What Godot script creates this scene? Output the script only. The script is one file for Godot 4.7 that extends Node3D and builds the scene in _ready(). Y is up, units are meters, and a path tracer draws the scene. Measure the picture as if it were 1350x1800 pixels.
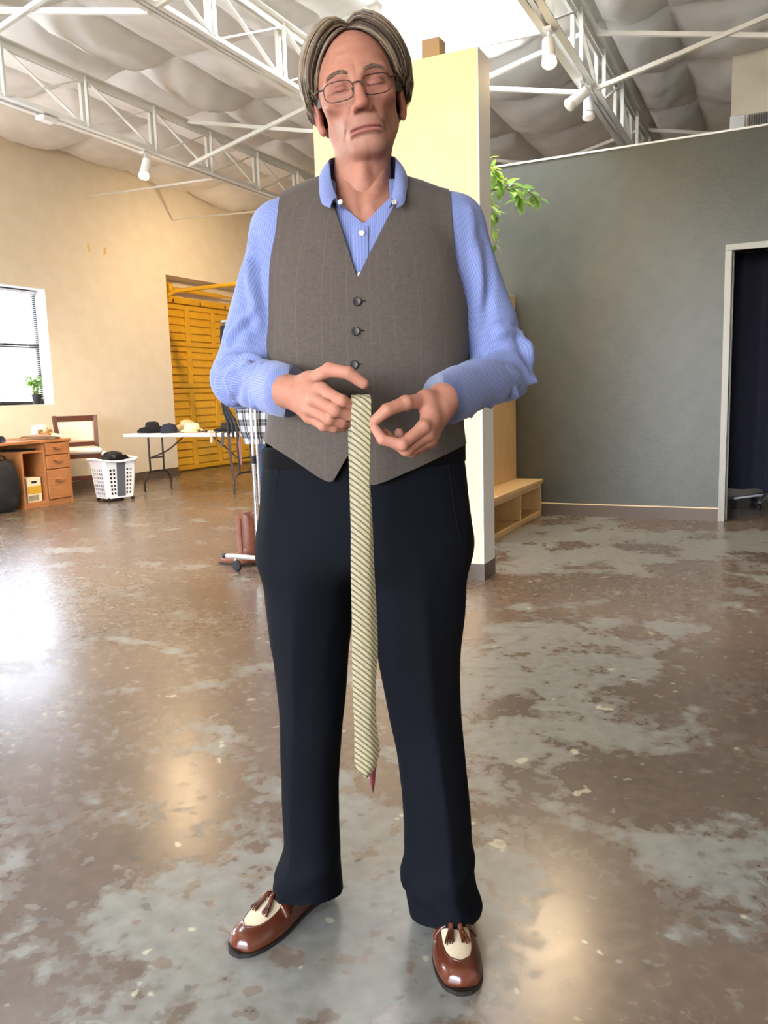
extends Node3D
# A man in a waistcoat holding a necktie in a converted warehouse. Metres, y up; the room's long walls run along z.

var M := {}


func _ready() -> void:
	# camera
	var cam := Camera3D.new()
	cam.name = "camera"
	cam.fov = 64.37
	cam.near = 0.05
	cam.far = 200.0
	cam.position = Vector3(0, 1.13, 0)
	cam.rotation = Vector3(deg_to_rad(-8.16), deg_to_rad(26.1), -0.030)
	add_child(cam)
	cam.current = true
	# sky and exposure
	var env := Environment.new()
	var sm := ProceduralSkyMaterial.new()
	sm.sky_top_color = Color(0.80, 0.88, 1.0)
	sm.sky_horizon_color = Color(0.97, 0.98, 1.0)
	sm.ground_horizon_color = Color(0.8, 0.8, 0.78)
	sm.ground_bottom_color = Color(0.5, 0.5, 0.48)
	sm.sky_energy_multiplier = 1.0
	var sky := Sky.new()
	sky.sky_material = sm
	env.background_mode = Environment.BG_SKY
	env.sky = sky
	env.background_energy_multiplier = SKY_LIGHT
	env.tonemap_mode = Environment.TONE_MAPPER_LINEAR
	env.tonemap_exposure = EXPOSURE
	env.sdfgi_enabled = true
	env.ssao_enabled = true
	env.ssil_enabled = true
	var we := WorldEnvironment.new()
	we.name = "environment"
	we.environment = env
	add_child(we)
	# daylight panels: the skylight in view, two more of the same row behind the camera, the tall window wall behind the camera
	for s in SKYLIGHTS:
		area("skylight_glow", Vector3(s[0], 4.60, s[1]), Vector3(0, -1, 0), Vector2(s[2], s[3]), Color(0.93, 0.97, 1.0), s[4])
	area("window_wall_glow", Vector3(-2.0, 1.75, 4.9), Vector3(0, 0, -1), Vector2(6.0, 2.5), Color(0.95, 0.98, 1.0), REAR_LIGHT)
	for z in [-4.10, -1.30]:
		area("side_window_glow", Vector3(-8.72, 1.86, z), Vector3(1, 0, 0), Vector2(1.5, 1.44), Color(0.95, 0.98, 1.0), 4.2)
	materials()
	room()
	roof()
	furniture()
	person()


const SKY_LIGHT := 17.0
const EXPOSURE := 1.82
const REAR_LIGHT := 0.07
const SKYLIGHTS := [[-2.61, -6.35, 1.25, 2.7, 3.6], [-4.74, -2.9, 1.25, 2.7, 2.2]]


func area(called: String, at: Vector3, towards: Vector3, size: Vector2, c: Color, energy: float) -> void:
	var l := AreaLight3D.new()
	l.name = numbered(called)
	l.area_size = size
	l.area_normalize_energy = false
	l.light_color = c
	l.light_energy = energy
	l.shadow_enabled = true
	l.area_range = 40.0
	add_child(l)
	l.look_at_from_position(at, at + towards, Vector3.RIGHT if absf(towards.y) > 0.9 else Vector3.UP)

# ---------------------------------------------------------------- mesh collector
class MB:
	var v := PackedVector3Array()
	var n := PackedVector3Array()
	var u := PackedVector2Array()
	var c := PackedColorArray()
	var tint := Color(1, 1, 1)
	var colored := false

	func tri(a: Vector3, b: Vector3, d: Vector3, na: Vector3, nb: Vector3, nd: Vector3, ua := Vector2.ZERO, ub := Vector2.ZERO, ud := Vector2.ZERO, ca := Color(1, 1, 1), cb := Color(1, 1, 1), cd := Color(1, 1, 1)) -> void:
		var g := (d - a).cross(b - a)
		if g.length_squared() < 1e-18:
			return
		if g.dot(na + nb + nd) < 0.0:
			v.append(a); v.append(d); v.append(b)
			n.append(na); n.append(nd); n.append(nb)
			u.append(ua); u.append(ud); u.append(ub)
			c.append(ca * tint); c.append(cd * tint); c.append(cb * tint)
		else:
			v.append(a); v.append(b); v.append(d)
			n.append(na); n.append(nb); n.append(nd)
			u.append(ua); u.append(ub); u.append(ud)
			c.append(ca * tint); c.append(cb * tint); c.append(cd * tint)

	func quad(a: Vector3, b: Vector3, d: Vector3, e: Vector3, nn: Vector3, ua := Vector2.ZERO, ub := Vector2.ZERO, ud := Vector2.ZERO, ue := Vector2.ZERO) -> void:
		tri(a, b, d, nn, nn, nn, ua, ub, ud)
		tri(a, d, e, nn, nn, nn, ua, ud, ue)

	# flat quad whose normal points away from a given inside point
	func quad_out(a: Vector3, b: Vector3, d: Vector3, e: Vector3, inside: Vector3) -> void:
		var nn := (b - a).cross(e - a)
		if nn.length_squared() < 1e-16:
			nn = (d - b).cross(e - b)
		nn = nn.normalized()
		if nn.dot((a + d) * 0.5 - inside) < 0.0:
			nn = -nn
		quad(a, b, d, e, nn, Vector2(0, 0), Vector2((b - a).length(), 0), Vector2((b - a).length(), (e - a).length()), Vector2(0, (e - a).length()))

	# chamfered box
	func box(ctr: Vector3, size: Vector3, bev := 0.0, bs := Basis()) -> void:
		var h := size * 0.5
		var b := minf(bev, minf(h.x, minf(h.y, h.z)) * 0.98)
		var ax := [bs.x.normalized(), bs.y.normalized(), bs.z.normalized()]
		for i in 3:
			var j := (i + 1) % 3
			var k := (i + 2) % 3
			for s in [-1.0, 1.0]:
				var o: Vector3 = ctr + ax[i] * (s * h[i])
				var p: Vector3 = ax[j] * (h[j] - b)
				var q: Vector3 = ax[k] * (h[k] - b)
				var uj: float = h[j] - b
				var uk: float = h[k] - b
				quad(o - p - q, o + p - q, o + p + q, o - p + q, ax[i] * s, Vector2(-uj, -uk), Vector2(uj, -uk), Vector2(uj, uk), Vector2(-uj, uk))
			if b > 0.0:
				for s in [-1.0, 1.0]:
					for t in [-1.0, 1.0]:
						var e1: Vector3 = ax[j] * (s * h[j]) + ax[k] * (t * (h[k] - b))
						var e2: Vector3 = ax[j] * (s * (h[j] - b)) + ax[k] * (t * h[k])
						var l: Vector3 = ax[i] * (h[i] - b)
						var nn: Vector3 = (ax[j] * s + ax[k] * t).normalized()
						quad(ctr + e1 - l, ctr + e1 + l, ctr + e2 + l, ctr + e2 - l, nn)
		if b > 0.0:
			for sx in [-1.0, 1.0]:
				for sy in [-1.0, 1.0]:
					for sz in [-1.0, 1.0]:
						var x: Vector3 = ax[0] * sx
						var y: Vector3 = ax[1] * sy
						var z: Vector3 = ax[2] * sz
						var nn: Vector3 = (x + y + z).normalized()
						tri(ctr + x * h.x + y * (h.y - b) + z * (h.z - b), ctr + x * (h.x - b) + y * h.y + z * (h.z - b), ctr + x * (h.x - b) + y * (h.y - b) + z * h.z, nn, nn, nn)

	# box between two points, width along side, height along the other
	func bar(a: Vector3, b: Vector3, w: float, t: float, bev := 0.0, up := Vector3.UP) -> void:
		var d := (b - a).normalized()
		var s := d.cross(up)
		if s.length() < 1e-3:
			s = d.cross(Vector3.RIGHT)
		s = s.normalized()
		var q := s.cross(d).normalized()
		box((a + b) * 0.5, Vector3(w, t, (b - a).length()), bev, Basis(s, q, -d))

	# swept tube with a radius at every point; flat < 1 squeezes it along the frame's second axis
	func tube(pts: Array, radii: Array, sides := 10, caps := true, flat := 1.0, up := Vector3.UP, closed := false) -> void:
		var m := pts.size()
		var rings := []
		var norms := []
		var last := Vector3.ZERO
		var length := 0.0
		var lens := []
		for i in m:
			var d: Vector3
			if closed:
				d = (pts[(i + 1) % m] - pts[(i + m - 1) % m]).normalized()
			else:
				d = (pts[mini(i + 1, m - 1)] - pts[maxi(i - 1, 0)]).normalized()
			var s: Vector3
			if i == 0:
				s = d.cross(up)
				if s.length() < 1e-3:
					s = d.cross(Vector3(0.3, 0.2, 1))
			else:
				s = last - d * last.dot(d)
				length += (pts[i] - pts[i - 1]).length()
			s = s.normalized()
			last = s
			lens.append(length)
			var q := d.cross(s)
			var ring := PackedVector3Array()
			var nr := PackedVector3Array()
			var r: float = radii[i] if radii.size() > 1 else radii[0]
			for k in sides:
				var a := TAU * k / sides
				ring.append(pts[i] + s * (cos(a) * r) + q * (sin(a) * r * flat))
				nr.append((s * cos(a) * flat + q * sin(a)).normalized())
			rings.append(ring)
			norms.append(nr)
		for i in (m if closed else m - 1):
			var j := (i + 1) % m
			for k in sides:
				var k2 := (k + 1) % sides
				var ua := Vector2(float(k) / sides, lens[i])
				var ub := Vector2(float(k + 1) / sides, lens[i])
				var uc := Vector2(float(k + 1) / sides, lens[j])
				var ud := Vector2(float(k) / sides, lens[j])
				tri(rings[i][k], rings[i][k2], rings[j][k2], norms[i][k], norms[i][k2], norms[j][k2], ua, ub, uc)
				tri(rings[i][k], rings[j][k2], rings[j][k], norms[i][k], norms[j][k2], norms[j][k], ua, uc, ud)
		if caps and not closed:
			for e in [0, m - 1]:
				var nn: Vector3 = (pts[0] - pts[1]).normalized() if e == 0 else (pts[m - 1] - pts[m - 2]).normalized()
				for k in range(1, sides - 1):
					tri(rings[e][0], rings[e][k], rings[e][k + 1], nn, nn, nn)

	# profile: Array of Vector2(radius, height) turned about an axis through xf
	func lathe(profile: Array, segs := 20, xf := Transform3D(), sx := 1.0, sz := 1.0, warp = null) -> void:
		var m := profile.size()
		var grid := []
		for i in m:
			var ring := PackedVector3Array()
			for k in segs:
				var a := TAU * k / segs
				var p := Vector3(cos(a) * profile[i].x * sx, profile[i].y, sin(a) * profile[i].x * sz)
				if warp != null:
					p = warp.call(p)
				ring.append(xf * p)
			grid.append(ring)
		sheet(grid, true)

	# grid of points (rows of equal length) as a smooth sheet
	func sheet(grid: Array, wrap := false, uvs := [], flip := false) -> void:
		var m := grid.size()
		var w: int = grid[0].size()
		var nn := []
		for i in m:
			var r := PackedVector3Array()
			for k in w:
				var du: Vector3 = grid[i][(k + 1) % w if wrap else mini(k + 1, w - 1)] - grid[i][(k + w - 1) % w if wrap else maxi(k - 1, 0)]
				var dv: Vector3 = grid[mini(i + 1, m - 1)][k] - grid[maxi(i - 1, 0)][k]
				var x := dv.cross(du)
				if x.length_squared() < 1e-18:
					var k3 := (k + 3) % w
					x = dv.cross(grid[mini(i + 1, m - 1)][k3] - grid[mini(i + 1, m - 1)][k]) if wrap else Vector3.UP
				x = x.normalized()
				r.append(-x if flip else x)
			nn.append(r)
		for i in m - 1:
			for k in (w if wrap else w - 1):
				var k2 := (k + 1) % w
				var t: Array = [Vector2(float(k) / w, float(i) / m), Vector2(float(k + 1) / w, float(i) / m), Vector2(float(k + 1) / w, float(i + 1) / m), Vector2(float(k) / w, float(i + 1) / m)] if uvs.is_empty() else [uvs[i][k], uvs[i][k2], uvs[i + 1][k2], uvs[i + 1][k]]
				tri(grid[i][k], grid[i][k2], grid[i + 1][k2], nn[i][k], nn[i][k2], nn[i + 1][k2], t[0], t[1], t[2])
				tri(grid[i][k], grid[i + 1][k2], grid[i + 1][k], nn[i][k], nn[i + 1][k2], nn[i + 1][k], t[0], t[2], t[3])

	# flat polygon (x, y) pushed out along z, placed by xf
	func prism(poly: PackedVector2Array, depth: float, xf := Transform3D()) -> void:
		var t := Geometry2D.triangulate_polygon(poly)
		var mid := Vector2.ZERO
		for p in poly:
			mid += p / poly.size()
		for s in [-0.5, 0.5]:
			var nn: Vector3 = (xf.basis.z * signf(s)).normalized()
			for i in range(0, t.size(), 3):
				var a := poly[t[i]]
				var b := poly[t[i + 1]]
				var d := poly[t[i + 2]]
				tri(xf * Vector3(a.x, a.y, s * depth), xf * Vector3(b.x, b.y, s * depth), xf * Vector3(d.x, d.y, s * depth), nn, nn, nn, a, b, d)
		var turn := 1.0 if Geometry2D.is_polygon_clockwise(poly) else -1.0
		for i in poly.size():
			var a := poly[i]
			var b := poly[(i + 1) % poly.size()]
			var e := (b - a).normalized()
			var nn := (xf.basis * Vector3(-e.y, e.x, 0) * turn).normalized()
			quad(xf * Vector3(a.x, a.y, -depth / 2), xf * Vector3(b.x, b.y, -depth / 2), xf * Vector3(b.x, b.y, depth / 2), xf * Vector3(a.x, a.y, depth / 2), nn)

	# turn the triangles from index from on so that they face the way side(p, n) > 0 says
	func face(from: int, side: Callable) -> void:
		for i in range(from, v.size(), 3):
			if side.call((v[i] + v[i + 1] + v[i + 2]) / 3.0, n[i] + n[i + 1] + n[i + 2]) < 0.0:
				for k in 3:
					n[i + k] = -n[i + k]
				var q := v[i + 1]
				v[i + 1] = v[i + 2]
				v[i + 2] = q
				q = n[i + 1]
				n[i + 1] = n[i + 2]
				n[i + 2] = q
				var t := u[i + 1]
				u[i + 1] = u[i + 2]
				u[i + 2] = t
				var w := c[i + 1]
				c[i + 1] = c[i + 2]
				c[i + 2] = w

	func mesh() -> ArrayMesh:
		var a := []
		a.resize(Mesh.ARRAY_MAX)
		a[Mesh.ARRAY_VERTEX] = v
		a[Mesh.ARRAY_NORMAL] = n
		a[Mesh.ARRAY_TEX_UV] = u
		if colored:
			a[Mesh.ARRAY_COLOR] = c
		var m := ArrayMesh.new()
		m.add_surface_from_arrays(Mesh.PRIMITIVE_TRIANGLES, a)
		return m


# ---------------------------------------------------------------- nodes
var taken := {}


func numbered(called: String) -> String:
	if not taken.has(called):
		taken[called] = 0
		return called
	taken[called] += 1
	return "%s_%03d" % [called, taken[called]]


func put(m: MB, called: String, material: Material, parent: Node3D = null, at := Transform3D()) -> MeshInstance3D:
	return put_mesh(m.mesh(), called, material, parent, at)


func put_mesh(m: Mesh, called: String, material: Material, parent: Node3D = null, at := Transform3D()) -> MeshInstance3D:
	var o := MeshInstance3D.new()
	o.mesh = m
	o.material_override = material
	o.transform = at
	if parent == null:
		o.name = numbered(called)
		add_child(o)
	else:
		o.name = called
		parent.add_child(o, true)
	return o


func thing(called: String, label: String, category: String, at := Vector3.ZERO, turn := 0.0, group := "") -> Node3D:
	var o := Node3D.new()
	o.name = numbered(called)
	add_child(o)
	o.position = at
	o.rotation.y = turn
	return tag(o, label, category, group)


func tag(o: Node3D, label: String, category := "", group := "", kind := "") -> Node3D:
	if label:
		o.set_meta("label", label)
	if category:
		o.set_meta("category", category)
	if group:
		o.set_meta("group", group)
	if kind:
		o.set_meta("kind", kind)
	return o


func setting(called: String, label := "") -> Node3D:
	var o := Node3D.new()
	o.name = numbered(called)
	add_child(o)
	o.set_meta("kind", "structure")
	if label:
		o.set_meta("label", label)
	return o


func built(o: Node3D, label := "") -> Node3D:
	o.set_meta("kind", "structure")
	if label:
		o.set_meta("label", label)
	return o


# ---------------------------------------------------------------- materials
func mat(c: Color, rough := 0.7, metal := 0.0, spec := 0.5) -> StandardMaterial3D:
	var m := StandardMaterial3D.new()
	m.albedo_color = c
	m.roughness = rough
	m.metallic = metal
	m.metallic_specular = spec
	return m


func rgb(r: int, g: int, b: int) -> Color:
	return Color(r / 255.0, g / 255.0, b / 255.0)


func noise(freq: float, oct := 4, kind := FastNoiseLite.TYPE_SIMPLEX_SMOOTH, sd := 1) -> FastNoiseLite:
	var f := FastNoiseLite.new()
	f.noise_type = kind
	f.frequency = freq
	f.fractal_octaves = oct
	f.seed = sd
	return f


# grey noise as a tile, remapped between two colours
func tile(size: int, freq: float, oct: int, a: Color, b: Color, sd := 1, stretch := Vector2(1, 1), kind := FastNoiseLite.TYPE_SIMPLEX_SMOOTH) -> ImageTexture:
	var im := noise(freq, oct, kind, sd).get_seamless_image(size, size)
	if stretch != Vector2(1, 1):
		im.resize(int(size * stretch.x), int(size * stretch.y), Image.INTERPOLATE_BILINEAR)
	im.convert(Image.FORMAT_RGB8)
	var d := im.get_data()
	for i in range(0, d.size(), 3):
		var t := d[i] / 255.0
		d[i] = int(255.0 * lerpf(a.r, b.r, t))
		d[i + 1] = int(255.0 * lerpf(a.g, b.g, t))
		d[i + 2] = int(255.0 * lerpf(a.b, b.b, t))
	return ImageTexture.create_from_image(Image.create_from_data(im.get_width(), im.get_height(), false, Image.FORMAT_RGB8, d))


func bump_tile(size: int, freq: float, oct: int, strength: float, sd := 1) -> ImageTexture:
	var im := noise(freq, oct, FastNoiseLite.TYPE_SIMPLEX_SMOOTH, sd).get_seamless_image(size, size)
	im.bump_map_to_normal_map(strength)
	return ImageTexture.create_from_image(im)


func triplanar(m: StandardMaterial3D, scale: Vector3, world := false) -> StandardMaterial3D:
	m.uv1_triplanar = true
	m.uv1_world_triplanar = world
	m.uv1_scale = scale
	return m


func textured(t: Texture2D, scale: Vector3, rough := 0.7, world := false, spec := 0.5) -> StandardMaterial3D:
	var m := mat(Color(1, 1, 1), rough, 0.0, spec)
	m.albedo_texture = t
	return triplanar(m, scale, world)


# ---------------------------------------------------------------- distance fields
func smin(a: float, b: float, k: float) -> float:
	var h := maxf(k - absf(a - b), 0.0) / k
	return minf(a, b) - h * h * k * 0.25


func smax(a: float, b: float, k: float) -> float:
	return -smin(-a, -b, k)


func cap(p: Vector3, a: Vector3, b: Vector3, ra: float, rb: float) -> float:
	var pa := p - a
	var ba := b - a
	var t := clampf(pa.dot(ba) / ba.dot(ba), 0.0, 1.0)
	return (pa - ba * t).length() - lerpf(ra, rb, t)


func ell(p: Vector3, c: Vector3, r: Vector3) -> float:
	var q := p - c
	var k0 := (q / r).length()
	var k1 := (q / (r * r)).length()
	return k0 * (k0 - 1.0) / maxf(k1, 1e-6)


# the value of a table of [key, a, b, ...] rows (keys rising) at x, smooth between rows
func lut(t: Array, x: float, col: int) -> float:
	var m := t.size()
	if x <= t[0][0]:
		return t[0][col]
	if x >= t[m - 1][0]:
		return t[m - 1][col]
	var i := 0
	while t[i + 1][0] < x:
		i += 1
	var f: float = (x - t[i][0]) / (t[i + 1][0] - t[i][0])
	var p0: float = t[maxi(i - 1, 0)][col]
	var p3: float = t[mini(i + 2, m - 1)][col]
	return cubic_interpolate(t[i][col], t[i + 1][col], p0, p3, f)


# surface nets: {v, t} where the field is zero
func nets(fn: Callable, lo: Vector3, hi: Vector3, h: float, slack := 1.5) -> Dictionary:
	var nb := Vector3i(((hi - lo) / (h * 4.0)).ceil())
	var nx := nb.x * 4 + 1
	var ny := nb.y * 4 + 1
	var nz := nb.z * 4 + 1
	var val := PackedFloat32Array()
	val.resize(nx * ny * nz)
	val.fill(1e9)
	var vid := PackedInt32Array()
	vid.resize(nx * ny * nz)
	vid.fill(-1)
	var sx := ny * nz
	var active := []
	var reach := slack * h * 3.47
	for bi in nb.x:
		for bj in nb.y:
			for bk in nb.z:
				var ctr := lo + Vector3(bi * 4 + 2, bj * 4 + 2, bk * 4 + 2) * h
				if absf(fn.call(ctr)) > reach:
					continue
				active.append(Vector3i(bi, bj, bk))
				for i in range(bi * 4, bi * 4 + 5):
					for j in range(bj * 4, bj * 4 + 5):
						var at := i * sx + j * nz
						for k in range(bk * 4, bk * 4 + 5):
							if val[at + k] > 1e8:
								val[at + k] = fn.call(lo + Vector3(i, j, k) * h)
	var verts := PackedVector3Array()
	var cells := PackedInt32Array()
	for b: Vector3i in active:
		for i in range(b.x * 4, b.x * 4 + 4):
			for j in range(b.y * 4, b.y * 4 + 4):
				for k in range(b.z * 4, b.z * 4 + 4):
					var at := i * sx + j * nz + k
					var a0 := val[at]
					var a1 := val[at + sx]
					var a2 := val[at + nz]
					var a3 := val[at + sx + nz]
					var a4 := val[at + 1]
					var a5 := val[at + sx + 1]
					var a6 := val[at + nz + 1]
					var a7 := val[at + sx + nz + 1]
					var cnt := int(a0 < 0.0) + int(a1 < 0.0) + int(a2 < 0.0) + int(a3 < 0.0) + int(a4 < 0.0) + int(a5 < 0.0) + int(a6 < 0.0) + int(a7 < 0.0)
					if cnt == 0 or cnt == 8:
						continue
					var s := Vector3.ZERO
					var q := 0
					if (a0 < 0.0) != (a1 < 0.0):
						s += Vector3(a0 / (a0 - a1), 0, 0); q += 1
					if (a2 < 0.0) != (a3 < 0.0):
						s += Vector3(a2 / (a2 - a3), 1, 0); q += 1
					if (a4 < 0.0) != (a5 < 0.0):
						s += Vector3(a4 / (a4 - a5), 0, 1); q += 1
					if (a6 < 0.0) != (a7 < 0.0):
						s += Vector3(a6 / (a6 - a7), 1, 1); q += 1
					if (a0 < 0.0) != (a2 < 0.0):
						s += Vector3(0, a0 / (a0 - a2), 0); q += 1
					if (a1 < 0.0) != (a3 < 0.0):
						s += Vector3(1, a1 / (a1 - a3), 0); q += 1
					if (a4 < 0.0) != (a6 < 0.0):
						s += Vector3(0, a4 / (a4 - a6), 1); q += 1
					if (a5 < 0.0) != (a7 < 0.0):
						s += Vector3(1, a5 / (a5 - a7), 1); q += 1
					if (a0 < 0.0) != (a4 < 0.0):
						s += Vector3(0, 0, a0 / (a0 - a4)); q += 1
					if (a1 < 0.0) != (a5 < 0.0):
						s += Vector3(1, 0, a1 / (a1 - a5)); q += 1
					if (a2 < 0.0) != (a6 < 0.0):
						s += Vector3(0, 1, a2 / (a2 - a6)); q += 1
					if (a3 < 0.0) != (a7 < 0.0):
						s += Vector3(1, 1, a3 / (a3 - a7)); q += 1
					vid[at] = verts.size()
					cells.append(at)
					verts.append(lo + (Vector3(i, j, k) + s / q) * h)
	var tris := PackedInt32Array()
	for at in cells:
		var v0 := val[at]
		for ax in 3:
			var step: int = [sx, nz, 1][ax]
			var o1: int = [nz, 1, sx][ax]
			var o2: int = [1, sx, nz][ax]
			var v1 := val[at + step]
			if (v0 < 0.0) == (v1 < 0.0) or at - o1 - o2 < 0:
				continue
			var c0 := vid[at - o1 - o2]
			var c1 := vid[at - o2]
			var c2 := vid[at]
			var c3 := vid[at - o1]
			if c0 < 0 or c1 < 0 or c3 < 0:
				continue
			tris.append_array(PackedInt32Array([c0, c1, c2, c0, c2, c3]))
	return {"v": verts, "t": tris}


func gradient(fn: Callable, p: Vector3, e: float) -> Vector3:
	var a: float = fn.call(p + Vector3(e, -e, -e))
	var b: float = fn.call(p + Vector3(-e, -e, e))
	var c: float = fn.call(p + Vector3(-e, e, -e))
	var d: float = fn.call(p + Vector3(e, e, e))
	return (Vector3(1, -1, -1) * a + Vector3(-1, -1, 1) * b + Vector3(-1, 1, -1) * c + Vector3(1, 1, 1) * d).normalized()


# normals from the field, and vertices drawn onto it
func settle(m: Dictionary, fn: Callable, e: float, pull := true) -> void:
	var v: PackedVector3Array = m.v
	var n := PackedVector3Array()
	n.resize(v.size())
	for i in v.size():
		var g := gradient(fn, v[i], e)
		if pull:
			v[i] -= g * clampf(fn.call(v[i]), -e * 2.0, e * 2.0)
		n[i] = g
	m.v = v
	m.n = n


# normals from the faces, pointing the way the old ones did
func face_normals(m: Dictionary) -> void:
	var v: PackedVector3Array = m.v
	var t: PackedInt32Array = m.t
	var old: PackedVector3Array = m.n
	var n := PackedVector3Array()
	n.resize(v.size())
	for i in range(0, t.size(), 3):
		var a := t[i]
		var b := t[i + 1]
		var c := t[i + 2]
		var g := (v[b] - v[a]).cross(v[c] - v[a])
		if g.dot(old[a] + old[b] + old[c]) < 0.0:
			g = -g
		n[a] += g
		n[b] += g
		n[c] += g
	for i in n.size():
		n[i] = n[i].normalized() if n[i].length_squared() > 1e-20 else old[i]
	m.n = n


# keep the part of a mesh where keep(p) > 0; the cut edge gets a rim of the given depth
func clip(m: Dictionary, keep: Callable, rim := 0.0) -> Dictionary:
	var v: PackedVector3Array = m.v
	var n: PackedVector3Array = m.n
	var t: PackedInt32Array = m.t
	var val := PackedFloat32Array()
	val.resize(v.size())
	for i in v.size():
		val[i] = keep.call(v[i])
	var nt := PackedInt32Array()
	var cut := {}
	for i in range(0, t.size(), 3):
		var ids := [t[i], t[i + 1], t[i + 2]]
		var poly := PackedInt32Array()
		var edge := PackedInt32Array()
		for e in 3:
			var a: int = ids[e]
			var b: int = ids[(e + 1) % 3]
			if val[a] > 0.0:
				poly.append(a)
			if (val[a] > 0.0) != (val[b] > 0.0):
				var key := Vector2i(mini(a, b), maxi(a, b))
				if not cut.has(key):
					var f := val[a] / (val[a] - val[b])
					cut[key] = v.size()
					v.append(v[a].lerp(v[b], f))
					n.append(n[a].lerp(n[b], f).normalized())
				poly.append(cut[key])
				edge.append(cut[key])
		for k in range(1, poly.size() - 1):
			nt.append_array(PackedInt32Array([poly[0], poly[k], poly[k + 1]]))
		if rim > 0.0 and edge.size() == 2:
			var p0 := v[edge[0]] - n[edge[0]] * rim
			var p1 := v[edge[1]] - n[edge[1]] * rim
			var q := v.size()
			v.append(p0)
			n.append(n[edge[0]])
			v.append(p1)
			n.append(n[edge[1]])
			nt.append_array(PackedInt32Array([edge[0], edge[1], q + 1, edge[0], q + 1, q]))
	return {"v": v, "n": n, "t": nt}


# add a mesh of nets() to a collector; paint(p, n) gives a colour, lay(p, middle) a texture coordinate
func add_net(b: MB, m: Dictionary, lay = null, paint = null) -> void:
	var v: PackedVector3Array = m.v
	var n: PackedVector3Array = m.n
	var t: PackedInt32Array = m.t
	var col := PackedColorArray()
	if paint != null:
		b.colored = true
		col.resize(v.size())
		for i in v.size():
			col[i] = paint.call(v[i], n[i])
	for i in range(0, t.size(), 3):
		var x := t[i]
		var y := t[i + 1]
		var z := t[i + 2]
		var ua := Vector2.ZERO
		var ub := Vector2.ZERO
		var uc := Vector2.ZERO
		if lay != null:
			var mid := (v[x] + v[y] + v[z]) / 3.0
			ua = lay.call(v[x], mid)
			ub = lay.call(v[y], mid)
			uc = lay.call(v[z], mid)
		if paint != null:
			b.tri(v[x], v[y], v[z], n[x], n[y], n[z], ua, ub, uc, col[x], col[y], col[z])
		else:
			b.tri(v[x], v[y], v[z], n[x], n[y], n[z], ua, ub, uc)


# smooth curve through points
func curve(pts: Array, per := 6) -> Array:
	var out := []
	for i in pts.size() - 1:
		for k in per:
			out.append(pts[i].cubic_interpolate(pts[i + 1], pts[maxi(i - 1, 0)], pts[mini(i + 2, pts.size() - 1)], float(k) / per))
	out.append(pts[pts.size() - 1])
	return out

# ---------------------------------------------------------------- the setting
const XL := -8.43
const ZG := -7.29
const BEAM_X := [-5.80, -3.68, -1.54, 0.59, 2.72]


func materials() -> void:
	var peel := bump_tile(256, 0.05, 3, 2.0, 3)
	M.cream = textured(tile(256, 0.01, 4, rgb(230, 219, 200), rgb(236, 227, 210), 2), Vector3.ONE * 0.4, 0.75, true)
	M.white_paint = mat(rgb(235, 233, 228), 0.6)
	M.partition = textured(tile(256, 0.01, 4, rgb(239, 209, 166), rgb(244, 217, 177), 5), Vector3.ONE * 0.4, 0.7, true)
	M.gray = textured(tile(256, 0.012, 4, rgb(76, 78, 71), rgb(83, 84, 76), 6), Vector3.ONE * 0.5, 0.42, true)
	for k in ["cream", "partition", "gray"]:
		M[k].normal_enabled = true
		M[k].normal_texture = peel
		M[k].normal_scale = 0.16 if k == "gray" else 0.12
		M[k].uv1_scale = Vector3.ONE * (1.6 if k == "gray" else 1.2)
	M.base = mat(rgb(98, 84, 72), 0.5)
	M.quilt = textured(tile(256, 0.012, 5, rgb(222, 219, 215), rgb(238, 236, 233), 7), Vector3.ONE * 0.7, 0.6, true)
	M.steel_white = mat(rgb(226, 224, 217), 0.45)
	M.dark_frame = mat(rgb(38, 40, 44), 0.4)
	M.frame_gray = mat(rgb(158, 158, 148), 0.4)
	M.black = mat(rgb(22, 22, 24), 0.6)
	M.yellow = textured(tile(256, 0.02, 4, rgb(222, 166, 22), rgb(238, 184, 34), 8), Vector3.ONE * 0.8, 0.42)
	M.chrome = mat(rgb(205, 205, 205), 0.18, 1.0)
	M.dark_metal = mat(rgb(66, 60, 56), 0.4, 0.3)
	M.oak = textured(tile(512, 0.012, 5, rgb(156, 100, 56), rgb(188, 128, 78), 9), Vector3(0.7, 9.0, 0.7), 0.45)
	M.maple = textured(tile(512, 0.012, 5, rgb(214, 176, 122), rgb(230, 196, 146), 10), Vector3(5.0, 0.6, 5.0), 0.4)
	M.walnut = textured(tile(512, 0.012, 5, rgb(74, 38, 24), rgb(100, 54, 34), 11), Vector3(6.0, 1.0, 6.0), 0.35)
	M.white_plastic = mat(rgb(232, 232, 232), 0.4)
	M.gray_plastic = mat(rgb(92, 94, 98), 0.5)
	M.upholstery = textured(tile(256, 0.05, 3, rgb(222, 210, 196), rgb(234, 224, 212), 12), Vector3.ONE * 3.0, 0.8)
	M.floor_ground = mat(rgb(150, 148, 140), 0.9)
	M.pane = mat(Color(0.9, 0.95, 0.97, 0.06), 0.02)
	M.pane.transparency = BaseMaterial3D.TRANSPARENCY_ALPHA
	M.glow_sky = mat(rgb(245, 248, 255), 0.5)
	M.glow_sky.emission_enabled = true
	M.glow_sky.emission = Color(0.93, 0.97, 1.0)
	M.glow_sky.emission_energy_multiplier = 5.0
	M.bulb = mat(rgb(255, 236, 200), 0.4)
	M.bulb.emission_enabled = true
	M.bulb.emission = Color(1.0, 0.86, 0.6)
	M.bulb.emission_energy_multiplier = 6.0


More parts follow.
